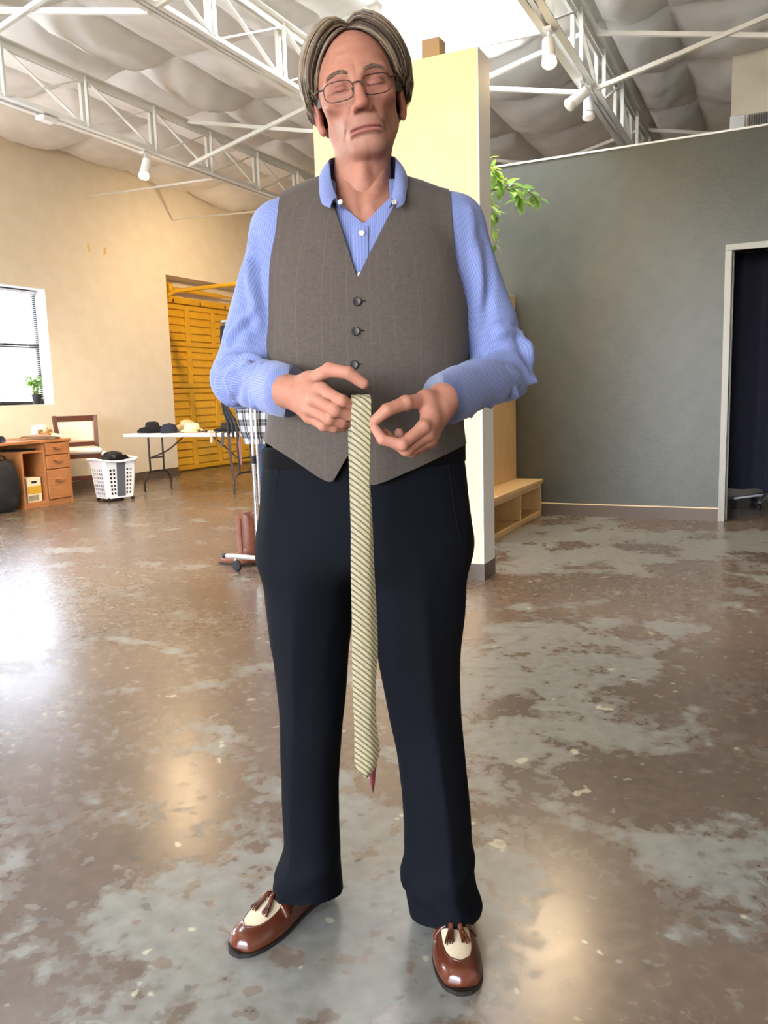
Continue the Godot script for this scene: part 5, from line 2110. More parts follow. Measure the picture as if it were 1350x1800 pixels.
# ------------------------------------------------------------ skin
func core_field(p: Vector3) -> float:
	var d := smax(trunk(p) + 0.014, 0.90 - p.y, 0.05)
	d = smin(d, arms(p, -0.016), 0.03)
	d = smin(d, cap(p, Vector3(-0.028, 1.42, -0.025), Vector3(-0.022, 1.525, -0.012), 0.060, 0.044), 0.035)
	for s in [-1.0, 1.0]:
		d = smin(d, cap(p, Vector3(-0.022 + s * 0.036, 1.53, 0.012), Vector3(-0.022 + s * 0.012, 1.455, 0.060), 0.012, 0.010), 0.012)
	# collar bones and the hollow of the throat
	d = smax(d, -ell(p, Vector3(-0.022, 1.452, 0.078), Vector3(0.010, 0.010, 0.012)), 0.012)
	if p.y < 1.02:
		d = smin(d, cap(p, Vector3(-0.12, 0.92, 0.0), Vector3(-0.160, 0.50, -0.04), 0.085, 0.050), 0.03)
		d = smin(d, cap(p, Vector3(-0.160, 0.50, -0.04), Vector3(-0.180, 0.09, -0.125), 0.050, 0.036), 0.03)
		d = smin(d, cap(p, Vector3(0.05, 0.92, 0.0), Vector3(0.070, 0.50, -0.01), 0.085, 0.050), 0.03)
		d = smin(d, cap(p, Vector3(0.070, 0.50, -0.01), Vector3(0.100, 0.09, -0.05), 0.050, 0.036), 0.03)
	return d


func head_field(p: Vector3) -> float:
	if p.y < 0.0 and p.y > -0.12:
		p.y /= 0.89
	elif p.y <= -0.12:
		p.y -= 0.01483
	var q := Vector3(absf(p.x), p.y, p.z)
	var d := ell(p, Vector3(0, 0.030, -0.014), Vector3(0.0735, 0.079, 0.098))
	d = smin(d, ell(p, Vector3(0, -0.028, 0.024), Vector3(0.0625, 0.090, 0.064)), 0.03)
	d = smin(d, cap(q, Vector3(0.046, -0.066, 0.004), Vector3(0.015, -0.110, 0.058), 0.014, 0.015), 0.025)
	d = smin(d, ell(p, Vector3(0, -0.107, 0.066), Vector3(0.022, 0.017, 0.017)), 0.02)
	d = smin(d, cap(p, Vector3(0, -0.075, -0.018), Vector3(-0.034, -0.21, 0.012), 0.050, 0.056), 0.03)
	d = smin(d, ell(p, Vector3(-0.020, -0.160, 0.054), Vector3(0.010, 0.016, 0.010)), 0.016)
	if d > 0.05 or d < -0.03:
		return d
	# ears
	if q.x > 0.055:
		var er := ell(q, Vector3(0.077, -0.026, -0.012), Vector3(0.008, 0.033, 0.019))
		er = smin(er, ell(q, Vector3(0.074, -0.054, -0.003), Vector3(0.006, 0.010, 0.008)), 0.006)
		er = smax(er, -ell(q, Vector3(0.086, -0.027, -0.004), Vector3(0.009, 0.020, 0.010)), 0.003)
		d = smin(d, er, 0.006)
	if p.z < 0.02:
		return d
	# brow, sockets, lids
	d = smin(d, cap(q, Vector3(0.010, 0.017, 0.082), Vector3(0.046, 0.017, 0.065), 0.009, 0.008), 0.014)
	d = smax(d, -ell(q, Vector3(0.030, -0.001, 0.099), Vector3(0.020, 0.012, 0.021)), 0.012)
	d = smin(d, ell(q, Vector3(0.0300, -0.003, 0.0725), Vector3(0.0150, 0.0120, 0.0130)), 0.004)
	d = smin(d, cap(q, Vector3(0.017, -0.017, 0.082), Vector3(0.042, -0.015, 0.069), 0.004, 0.004), 0.008)
	# cheeks
	d = smin(d, ell(q, Vector3(0.045, -0.028, 0.058), Vector3(0.017, 0.014, 0.016)), 0.022)
	d = smax(d, -ell(q, Vector3(0.063, -0.064, 0.060), Vector3(0.013, 0.022, 0.022)), 0.030)
	# nose
	d = smin(d, cap(p, Vector3(0, 0.010, 0.083), Vector3(0, -0.034, 0.107), 0.0075, 0.0100), 0.011)
	d = smin(d, ell(p, Vector3(0, -0.0405, 0.107), Vector3(0.0120, 0.0095, 0.0110)), 0.006)
	d = smin(d, ell(q, Vector3(0.0130, -0.0440, 0.0955), Vector3(0.0072, 0.0075, 0.0095)), 0.005)
	d = smax(d, -ell(q, Vector3(0.0066, -0.0525, 0.1000), Vector3(0.0042, 0.0036, 0.0062)), 0.002)
	# mouth: a thin line turned down at the corners, narrow lips
	d = smin(d, ell(p, Vector3(0, -0.070, 0.071), Vector3(0.030, 0.024, 0.018)), 0.020)
	var ym := -0.0790 - 0.0028 * pow(q.x / 0.029, 2.0)
	var open := smoothstep(0.031, 0.024, q.x)
	var dy := p.y - ym
	d += open * (0.0026 * exp(-dy * dy / 1.8e-6) - 0.0015 * exp(-pow((dy - 0.0042) / 0.0028, 2.0)) - 0.0024 * exp(-pow((dy + 0.0052) / 0.0036, 2.0)) + 0.0016 * exp(-pow((dy + 0.0135) / 0.0045, 2.0)))
	# lines of the face: folds beside nose and mouth, closed lids, cheeks
	d += 0.0020 * exp(-pow(flat_line(q, 0.0185, -0.042, 0.0370, -0.086), 2.0) / 1.6e-5)
	d += 0.0008 * exp(-pow(flat_line(q, 0.0180, -0.020, 0.0400, -0.0225), 2.0) / 5.0e-6)
	if q.x > 0.012 and q.x < 0.050:
		var ex := (q.x - 0.0305) / 0.0140
		var span := smoothstep(1.25, 0.85, absf(ex))
		d += span * (0.0015 * exp(-pow(p.y + 0.0085 - 0.0022 * ex * ex, 2.0) / 1.2e-6) + 0.0014 * exp(-pow(p.y - 0.0052 + 0.0030 * ex * ex, 2.0) / 2.0e-6))
	if p.y > 0.030 and p.y < 0.075:
		d += 0.0004 * sin(p.y * 420.0 + 3.0 * cos(p.x * 30.0)) * clampf((0.045 - q.x) / 0.02, 0.0, 1.0)
	return d


func flat_line(p: Vector3, ax: float, ay: float, bx: float, by: float) -> float:
	var pa := Vector2(p.x - ax, p.y - ay)
	var ba := Vector2(bx - ax, by - ay)
	return (pa - ba * clampf(pa.dot(ba) / ba.dot(ba), 0.0, 1.0)).length()


func seg_line(p: Vector3, a: Vector3, b: Vector3) -> float:
	var pa := p - a
	var ba := b - a
	return (pa - ba * clampf(pa.dot(ba) / ba.dot(ba), 0.0, 1.0)).length()


# a hand: [wrist, thumb chain, index, middle, ring, little], each finger four joints from the knuckle to the tip
var hand_l := [
	[Vector3(-0.154, 1.141, 0.205)],
	[Vector3(-0.115, 1.156, 0.235), Vector3(-0.079, 1.172, 0.262), Vector3(-0.049, 1.166, 0.277), Vector3(-0.026, 1.149, 0.274)],
	[Vector3(-0.092, 1.142, 0.270), Vector3(-0.060, 1.123, 0.292), Vector3(-0.040, 1.114, 0.278), Vector3(-0.027, 1.110, 0.264)],
	[Vector3(-0.104, 1.127, 0.273), Vector3(-0.071, 1.109, 0.294), Vector3(-0.050, 1.101, 0.280), Vector3(-0.036, 1.099, 0.265)],
	[Vector3(-0.112, 1.112, 0.264), Vector3(-0.082, 1.0955, 0.285), Vector3(-0.062, 1.089, 0.274), Vector3(-0.048, 1.087, 0.261)],
	[Vector3(-0.116, 1.099, 0.251), Vector3(-0.092, 1.085, 0.269), Vector3(-0.075, 1.0805, 0.263), Vector3(-0.062, 1.080, 0.254)],
]
var hand_r := [
	[Vector3(0.104, 1.120, 0.205)],
	[Vector3(0.073, 1.121, 0.240), Vector3(0.039, 1.117, 0.272), Vector3(0.009, 1.107, 0.290), Vector3(-0.010, 1.091, 0.290)],
	[Vector3(0.066, 1.078, 0.272), Vector3(0.031, 1.053, 0.296), Vector3(0.001, 1.062, 0.297), Vector3(-0.0105, 1.080, 0.292)],
	[Vector3(0.073, 1.066, 0.258), Vector3(0.038, 1.044, 0.276), Vector3(0.017, 1.056, 0.272), Vector3(0.006, 1.070, 0.270)],
	[Vector3(0.077, 1.057, 0.243), Vector3(0.047, 1.040, 0.255), Vector3(0.031, 1.055, 0.249), Vector3(0.028, 1.070, 0.247)],
	[Vector3(0.080, 1.052, 0.228), Vector3(0.057, 1.040, 0.236), Vector3(0.045, 1.052, 0.230), Vector3(0.042, 1.063, 0.229)],
]


func hand_field(p: Vector3, h: Array, elbow: Vector3) -> float:
	var w: Vector3 = h[0][0]
	var d := cap(p, elbow.lerp(w, 0.6), w, 0.030, 0.0265)
	d = smin(d, cap(p, w, w.lerp(h[3][0], 0.25), 0.0265, 0.024), 0.01)
	# palm: a strut to every knuckle, well blended
	for k in range(2, 6):
		var kn: Vector3 = h[k][0]
		d = smin(d, cap(p, w.lerp(kn, 0.15), kn, 0.0150, 0.0108 if k < 5 else 0.0098), 0.012)
	d = smin(d, cap(p, w.lerp(h[1][0], 0.4), h[1][0], 0.016, 0.0150), 0.012)
	d = smin(d, cap(p, h[1][0], (h[2][0] as Vector3).lerp(w, 0.35), 0.012, 0.013), 0.014)
	var f := 1.0
	for k in range(1, 6):
		var c: Array = h[k]
		var r: float = [0, 0.0118, 0.0098, 0.0102, 0.0096, 0.0084][k]
		var g := cap(p, c[0], c[1], r * 1.06, r * 0.94)
		g = smin(g, cap(p, c[1], c[2], r * 0.95, r * 0.86), 0.003)
		g = smin(g, cap(p, c[2], c[3], r * 0.87, r * 0.74), 0.003)
		# knuckle swell
		g = smin(g, (p - (c[1] as Vector3)).length() - r * 0.99, 0.004)
		f = minf(f, g) if k != 1 else g
	d = smin(d, f, 0.006)
	# tendons
	return d


func hand_l_field(p: Vector3) -> float:
	return hand_field(p, hand_l, EL_L)


func hand_r_field(p: Vector3) -> float:
	return hand_field(p, hand_r, EL_R)


func mix3(a: Color, b: Color, t: float) -> Color:
	return a.lerp(b, clampf(t, 0.0, 1.0))


var blotch: FastNoiseLite


func skin_colour(p: Vector3, _n: Vector3) -> Color:
	var base := rgb(170, 120, 98).srgb_to_linear()
	var red := rgb(156, 92, 76).srgb_to_linear()
	var t := 0.5 + 0.9 * blotch.get_noise_3dv(p * 60.0)
	return mix3(base, red, 0.45 * t)


func face_colour(p: Vector3, n: Vector3) -> Color:
	if p.y < 0.0:
		p.y /= 0.89
	var c := skin_colour(p, n)
	var q := Vector3(absf(p.x), p.y, p.z)
	var red := rgb(150, 82, 70).srgb_to_linear()
	var gray := rgb(136, 104, 90).srgb_to_linear()
	if p.z > 0.0:
		c = mix3(c, red, 0.5 * exp(-(q - Vector3(0.0, -0.040, 0.105)).length_squared() / 4e-4))
		c = mix3(c, red, 0.35 * exp(-(q - Vector3(0.045, -0.030, 0.068)).length_squared() / 5e-4))
		# stubble on lip, chin and jaw
		var st := smoothstep(-0.050, -0.062, p.y) * smoothstep(-0.02, 0.02, p.z) * smoothstep(-0.150, -0.115, p.y)
		c = mix3(c, gray, st * (0.40 + 0.35 * blotch.get_noise_3dv(p * 420.0)))
		# lips
		var dy := p.y + 0.0790 + 0.0028 * pow(q.x / 0.029, 2.0)
		var on := smoothstep(0.030, 0.022, q.x) * smoothstep(-0.0105, -0.0080, dy) * smoothstep(0.0075, 0.0055, dy)
		c = mix3(c, rgb(150, 88, 80).srgb_to_linear(), 0.7 * on)
		c = mix3(c, rgb(84, 44, 40).srgb_to_linear(), 0.8 * smoothstep(0.030, 0.026, q.x) * exp(-dy * dy / 1.6e-6))
		# lashes along the closed lids
		var ex := (q.x - 0.0305) / 0.0140
		var la := absf(p.y + 0.0088 - 0.0022 * ex * ex)
		c = mix3(c, rgb(50, 34, 30).srgb_to_linear(), 0.85 * smoothstep(1.2, 0.95, absf(ex)) * (1.0 - smoothstep(0.0008, 0.0024, la)))
		# darker thin skin of lids and under the eyes
		c = mix3(c, rgb(146, 92, 80).srgb_to_linear(), 0.5 * smoothstep(1.5, 0.8, Vector2(ex, (p.y + 0.003) / 0.015).length()))
	if q.x > 0.068 and p.y > -0.09:
		c = mix3(c, red, 0.4)
	return c


func skin_material() -> StandardMaterial3D:
	var m := mat(Color(1, 1, 1), 0.55, 0.0, 0.34)
	m.vertex_color_use_as_albedo = true
	m.subsurf_scatter_enabled = true
	m.subsurf_scatter_strength = 0.12
	m.normal_enabled = true
	m.normal_texture = bump_tile(256, 0.06, 4, 1.6, 71)
	m.normal_scale = 0.22
	return triplanar(m, Vector3.ONE * 14.0)


func head_in(p: Vector3) -> float:
	return head_field(head_at.affine_inverse() * p)


func skin(man: Node3D) -> void:
	var b := MB.new()
	b.colored = true
	var core := core_field
	var net := nets(core, Vector3(-0.36, 0.05, -0.20), Vector3(0.34, 1.58, 0.24), 0.014)
	settle(net, core, 0.006)
	var below := func(p: Vector3) -> float:
		# the wrists and the neck carry on in the finer meshes of hands and head
		return minf(minf((p - WR_L).length() - 0.075, (p - WR_R).length() - 0.075), 1.545 - p.y)
	add_net(b, clip(net, below), null, skin_colour)
	var hf := head_field
	var hn := nets(hf, Vector3(-0.096, -0.215, -0.125), Vector3(0.096, 0.135, 0.130), 0.0030)
	settle(hn, hf, 0.0012)
	var above := func(p: Vector3) -> float:
		return p.y + 0.205
	hn = clip(hn, above)
	var hb := MB.new()
	add_net(hb, hn, null, face_colour)
	for i in hb.v.size():
		b.v.append(head_at * hb.v[i])
		b.n.append(head_at.basis * hb.n[i])
	b.u.append_array(hb.u)
	b.c.append_array(hb.c)
	for s in 2:
		var f: Callable = hand_l_field if s == 0 else hand_r_field
		var lo := Vector3(-0.21, 1.055, 0.10) if s == 0 else Vector3(-0.03, 1.01, 0.10)
		var hi := Vector3(-0.005, 1.20, 0.315) if s == 0 else Vector3(0.19, 1.165, 0.32)
		var n := nets(f, lo, hi, 0.0030)
		settle(n, f, 0.0012)
		add_net(b, n, null, skin_colour)
	put(b, "body", skin_material(), man)


# ------------------------------------------------------------ hair, brows, glasses
func hair(man: Node3D) -> void:
	var rng := RandomNumberGenerator.new()
	rng.seed = 9
	var b := MB.new()
	b.colored = true
	# locks fall from the parting to both sides; s runs along the parting from brow to crown
	var dark := rgb(62, 50, 40).srgb_to_linear()
	var pale := rgb(160, 138, 112).srgb_to_linear()
	for pass_ in 4:
		var rows: int = [90, 120, 104, 50][pass_]
		for side in [-1.0, 1.0]:
			for i in rows:
				var s: float = (i + rng.randf()) / rows
				if pass_ == 3:
					s *= 0.14
				for k in 2:
					lock(b, side, s, rng, pass_, mix3(dark, pale, pow(rng.randf(), 1.5) * 1.15), k)
	var hm := mat(Color(1, 1, 1), 0.42, 0.0, 0.5)
	hm.vertex_color_use_as_albedo = true
	var cap_field := func(p: Vector3) -> float:
		var q := Vector3(absf(p.x), p.y, p.z)
		var d := ell(p, Vector3(0.003, 0.030, -0.016), Vector3(0.0785, 0.0830, 0.101))
		d = smin(d, ell(q, Vector3(0.060, -0.012, -0.036), Vector3(0.022, 0.045, 0.046)), 0.03)
		return d
	var cf: Callable = cap_field
	var net := nets(cf, Vector3(-0.11, -0.09, -0.14), Vector3(0.11, 0.15, 0.10), 0.006)
	settle(net, cf, 0.003)
	var line := func(p: Vector3) -> float:
		return hairline(p)
	net = clip(net, line, 0.0)
	var cb := MB.new()
	var paint := func(_p: Vector3, _n: Vector3) -> Color:
		return dark
	add_net(cb, net, null, paint)
	b.v.append_array(cb.v)
	b.n.append_array(cb.n)
	b.u.append_array(cb.u)
	b.c.append_array(cb.c)
	put(b, "hair", hm, man, head_at)
	# eyebrows: short bristles along the brow
	for side in [-1.0, 1.0]:
		var eb := MB.new()
		for i in 90:
			var q := rng.randf()
			var p := Vector3(side * lerpf(0.012, 0.047, q), 0.0175 + 0.005 * sin(q * PI) + rng.randf_range(-0.003, 0.003), 0.12)
			for k in 16:
				p.z -= head_field(p) * 0.7
			var e := p + Vector3(side * 0.007, 0.001 - 0.004 * q + rng.randf_range(-0.001, 0.002), 0.0015 - 0.004 * q)
			eb.tube([p - Vector3(0, 0, 0.001), p.lerp(e, 0.5) + Vector3(0, 0.0003, 0.0016), e], [0.00035, 0.00035, 0.0001], 4)
		tag(put(eb, "eyebrow", mat(rgb(112, 92, 78), 0.7), man, head_at), "", "", "", "stuff")


# > 0 where hair grows: above and behind the hairline
func hairline(p: Vector3) -> float:
	var x := absf(p.x - 0.004)
	# the forehead's edge recedes at the temples; sideburns end before the ears
	var fy: float = lut([[0.0, 0.093], [0.015, 0.089], [0.032, 0.080], [0.046, 0.064], [0.056, 0.043], [0.064, 0.018], [0.070, 0.000], [0.09, -0.015]], x, 1)
	var front := p.y - fy
	var back := lerpf(-0.07, -0.045, clampf(p.z * 10.0 + 0.6, 0.0, 1.0))
	if p.z > 0.030:
		return front
	if p.z > -0.005:
		return maxf(front, minf(p.y + 0.012, 0.030 - p.z))
	return minf(p.y - back, 0.2)


# one lock: over the skull from the parting to its end beside the ear or at the nape
func lock(b: MB, side: float, s: float, rng: RandomNumberGenerator, layer: int, c: Color, k: int) -> void:
	var ctr := Vector3(0.003, 0.030, -0.016)
	var rad := Vector3(0.0785, 0.0830, 0.101)
	var el := lerpf(0.90, 2.35, s)
	var from := Vector3(0.02 * side, sin(el), cos(el)).normalized()
	var ends := [[0.0, 0.86, -0.10, 0.44], [0.12, 0.95, -0.16, 0.22], [0.3, 0.98, -0.22, -0.05], [0.6, 0.85, -0.40, -0.50], [1.0, 0.35, -0.60, -0.90]]
	var to := Vector3(side * lut(ends, s, 1), lut(ends, s, 2) + rng.randf_range(-0.06, 0.06), lut(ends, s, 3) + rng.randf_range(-0.08, 0.08)).normalized()
	var drop := lerpf(0.004, 0.028, smoothstep(0.02, 0.30, s)) + rng.randf_range(-0.008, 0.008)
	if side > 0.0:
		drop *= 0.82
	var lift: float = [0.002, 0.008, 0.013, 0.001][layer] + rng.randf_range(-0.001, [0.003, 0.005, 0.005, 0.002][layer])
	var start := 0.0 if k == 0 else rng.randf_range(0.05, 0.5)
	var m := 15
	var pts := []
	var radii := []
	var r0 := rng.randf_range(0.0012, 0.0027)
	var w1 := rng.randf_range(-1.0, 1.0)
	var w2 := rng.randf_range(3.0, 6.0)
	for i in m:
		var t := lerpf(start, 1.0, i / float(m - 1))
		var ta := minf(t / 0.78, 1.0)
		var d := from.slerp(to, ta)
		var surf := ctr + d * rad
		var nn := (d / rad).normalized()
		var body := sin(PI * pow(clampf(t * 0.90 + 0.03, 0.0, 1.0), 0.55))
		var rise := 0.002 + lift * (0.45 + 0.85 * body)
		if t < 0.10:
			rise *= 0.35 + 6.5 * t
		if ta > 0.6:
			nn = nn.lerp(Vector3(side, 0, 0), (ta - 0.6) * 1.6).normalized()
			rise += 0.016 * (ta - 0.6) * smoothstep(0.05, 0.25, s)
		var p := surf + nn * rise + Vector3(0, 0, 0.004 * w1 * sin(t * w2))
		if t > 0.78:
			var h := (t - 0.78) / 0.22
			p += Vector3(side * 0.006 * (sin(h * 2.2) - h * 0.8), -drop * h, -0.008 * h * h)
		pts.append(p)
		radii.append(r0 * (0.6 + 0.5 * sin(PI * minf(t + 0.05, 1.0))) * (1.0 if i < m - 1 else 0.2))
	var before := b.c.size()
	b.tube(pts, radii, 6, true, 0.5, Vector3(side, 0.6, 0.0))
	for i in range(before, b.c.size()):
		b.c[i] = c


func glasses(man: Node3D) -> void:
	var g := Node3D.new()
	g.name = "glasses"
	man.add_child(g)
	g.transform = head_at * Transform3D(Basis(Vector3.RIGHT, 0.08), Vector3(-0.002, 0.002, 0.0))
	g.set_meta("label", "thin dark metal spectacles")
	var metal := mat(rgb(58, 48, 46), 0.35, 0.7)
	var lens := mat(Color(0.2, 0.18, 0.17, 0.05), 0.03)
	lens.transparency = BaseMaterial3D.TRANSPARENCY_ALPHA
	lens.metallic_specular = 0.18
	for s in [-1.0, 1.0]:
		var out := []
		for i in 28:
			var a := TAU * i / 28.0
			var x := signf(cos(a)) * pow(absf(cos(a)), 0.62) * 0.0255
			var y := signf(sin(a)) * pow(absf(sin(a)), 0.70) * 0.0155
			out.append(Vector3(s * (0.0325 + x), -0.003 + y, 0.1005 - absf(x + 0.0325) * 0.0 - pow((0.0325 + x) / 0.06, 2.0) * 0.012))
		var lb := MB.new()
		var mid := Vector3(s * 0.0325, -0.003, 0.098)
		for i in 28:
			lb.tri(mid, out[i], out[(i + 1) % 28], Vector3.BACK, Vector3.BACK, Vector3.BACK)
		put(lb, "lens", lens, g)
		var rb := MB.new()
		rb.tube(out, [0.0009], 6, false, 1.0, Vector3.UP, true)
		put(rb, "rim", metal, g)
		var tb := MB.new()
		tb.tube([Vector3(s * 0.0575, 0.004, 0.089), Vector3(s * 0.068, 0.005, 0.082), Vector3(s * 0.073, 0.005, 0.066), Vector3(s * 0.080, 0.004, 0.01), Vector3(s * 0.082, 0.0, -0.012)], [0.0014, 0.0018, 0.0014, 0.0012, 0.0012], 6)
		put(tb, "temple", metal, g)
		var nb := MB.new()
		nb.tube([Vector3(s * 0.009, -0.001, 0.0985), Vector3(s * 0.0085, -0.010, 0.0975)], [0.0016], 6, true, 0.6)
		put(nb, "nose_pad", metal, g)
	var bb := MB.new()
	bb.tube(curve([Vector3(-0.0085, 0.003, 0.0995), Vector3(-0.004, 0.0055, 0.1015), Vector3(0.004, 0.0055, 0.1015), Vector3(0.0085, 0.003, 0.0995)], 3), [0.0011], 6)
	put(bb, "bridge", metal, g)


# ------------------------------------------------------------ clothes
# angle of p round the bone a-b, unwrapped near the angle at mid, as metres; and the way along
func round_bone(p: Vector3, mid: Vector3, a: Vector3, b: Vector3, r: float) -> Vector2:
	var d := (b - a).normalized()
	var s := d.cross(Vector3.BACK).normalized()
	var q := d.cross(s)
	var am := atan2((mid - a).dot(q), (mid - a).dot(s))
	var ap := am + wrapf(atan2((p - a).dot(q), (p - a).dot(s)) - am, -PI, PI)
	return Vector2(ap * r, (p - a).dot(d))


func lay_shirt(p: Vector3, mid: Vector3) -> Vector2:
	var ul := cap(mid, SH_L, EL_L, 0.058, 0.053)
	var fl := cap(mid, EL_L, WR_L, 0.053, 0.039)
	var ur := cap(mid, SH_R, EL_R, 0.056, 0.053)
	var fr := cap(mid, EL_R, WR_R, 0.053, 0.039)
	var t := trunk(mid) + 0.004
	var m := minf(minf(minf(ul, fl), minf(ur, fr)), t)
	if m == t:
		return Vector2(p.x * 1.15, p.y)
	if m == ul:
		return round_bone(p, mid, SH_L, EL_L, 0.056)
	if m == fl:
		return round_bone(p, mid, EL_L, WR_L, 0.048)
	if m == ur:
		return round_bone(p, mid, SH_R, EL_R, 0.056)
	return round_bone(p, mid, EL_R, WR_R, 0.048)


# ridges of cloth: [points, height, width]
const FOLDS := [
	[[Vector3(-0.226, 1.400, 0.040), Vector3(-0.195, 1.371, 0.060)], 0.007, 0.007],
	[[Vector3(-0.226, 1.430, 0.02), Vector3(-0.232, 1.35, 0.04), Vector3(-0.221, 1.290, 0.045), Vector3(-0.209, 1.233, 0.060)], 0.008, 0.010],
	[[Vector3(-0.290, 1.240, 0.030), Vector3(-0.250, 1.275, 0.045), Vector3(-0.232, 1.290, 0.050)], 0.006, 0.008],
	[[Vector3(-0.310, 1.206, 0.030), Vector3(-0.262, 1.216, 0.060), Vector3(-0.214, 1.214, 0.070)], 0.008, 0.010],
	[[Vector3(-0.300, 1.186, 0.06), Vector3(-0.270, 1.196, 0.070), Vector3(-0.235, 1.204, 0.100)], 0.007, 0.008],
	[[Vector3(-0.268, 1.193, 0.085), Vector3(-0.271, 1.150, 0.090), Vector3(-0.280, 1.126, 0.06)], 0.006, 0.007],
	[[Vector3(-0.232, 1.192, 0.11), Vector3(-0.250, 1.160, 0.120), Vector3(-0.268, 1.140, 0.10)], 0.006, 0.007],
	[[Vector3(-0.200, 1.185, 0.16), Vector3(-0.212, 1.150, 0.160), Vector3(-0.222, 1.112, 0.140)], 0.005, 0.007],
	[[Vector3(-0.30, 1.165, 0.03), Vector3(-0.298, 1.140, 0.040), Vector3(-0.28, 1.118, 0.03)], 0.006, 0.008],
	[[Vector3(0.171, 1.457, 0.035), Vector3(0.179, 1.395, 0.045), Vector3(0.186, 1.324, 0.045), Vector3(0.186, 1.263, 0.05)], 0.007, 0.009],
	[[Vector3(0.196, 1.40, 0.04), Vector3(0.196, 1.343, 0.050), Vector3(0.180, 1.263, 0.055), Vector3(0.165, 1.202, 0.060)], 0.007, 0.009],
	[[Vector3(0.163, 1.330, 0.055), Vector3(0.174, 1.310, 0.055), Vector3(0.178, 1.28, 0.05)], 0.006, 0.007],
	[[Vector3(0.222, 1.238, 0.045), Vector3(0.250, 1.242, 0.040), Vector3(0.271, 1.243, 0.020)], 0.007, 0.008],
	[[Vector3(0.272, 1.240, 0.01), Vector3(0.280, 1.20, 0.01), Vector3(0.288, 1.155, 0.0)], 0.007, 0.009],
	[[Vector3(0.165, 1.180, 0.075), Vector3(0.206, 1.190, 0.060), Vector3(0.250, 1.190, 0.035), Vector3(0.285, 1.150, 0.01)], 0.009, 0.010],
	[[Vector3(0.172, 1.162, 0.11), Vector3(0.190, 1.125, 0.110), Vector3(0.195, 1.108, 0.095)], 0.006, 0.007],
	[[Vector3(0.215, 1.165, 0.075), Vector3(0.240, 1.140, 0.055), Vector3(0.258, 1.115, 0.03)], 0.007, 0.007],
	[[Vector3(0.140, 1.150, 0.15), Vector3(0.150, 1.128, 0.155), Vector3(0.155, 1.09, 0.14)], 0.005, 0.007],
]


func fold_lift(p: Vector3) -> float:
	var h := 0.0
	for f in FOLDS:
		var pts: Array = f[0]
		var m := 1.0
		for i in pts.size() - 1:
			m = minf(m, seg_line(p, pts[i], pts[i + 1]))
		var w: float = f[2]
		if m < w * 4.0:
			h += f[1] * 1.5 * (exp(-m * m / (w * w)) - 0.5 * exp(-(m - 2.0 * w) * (m - 2.0 * w) / (w * w)))
	return h


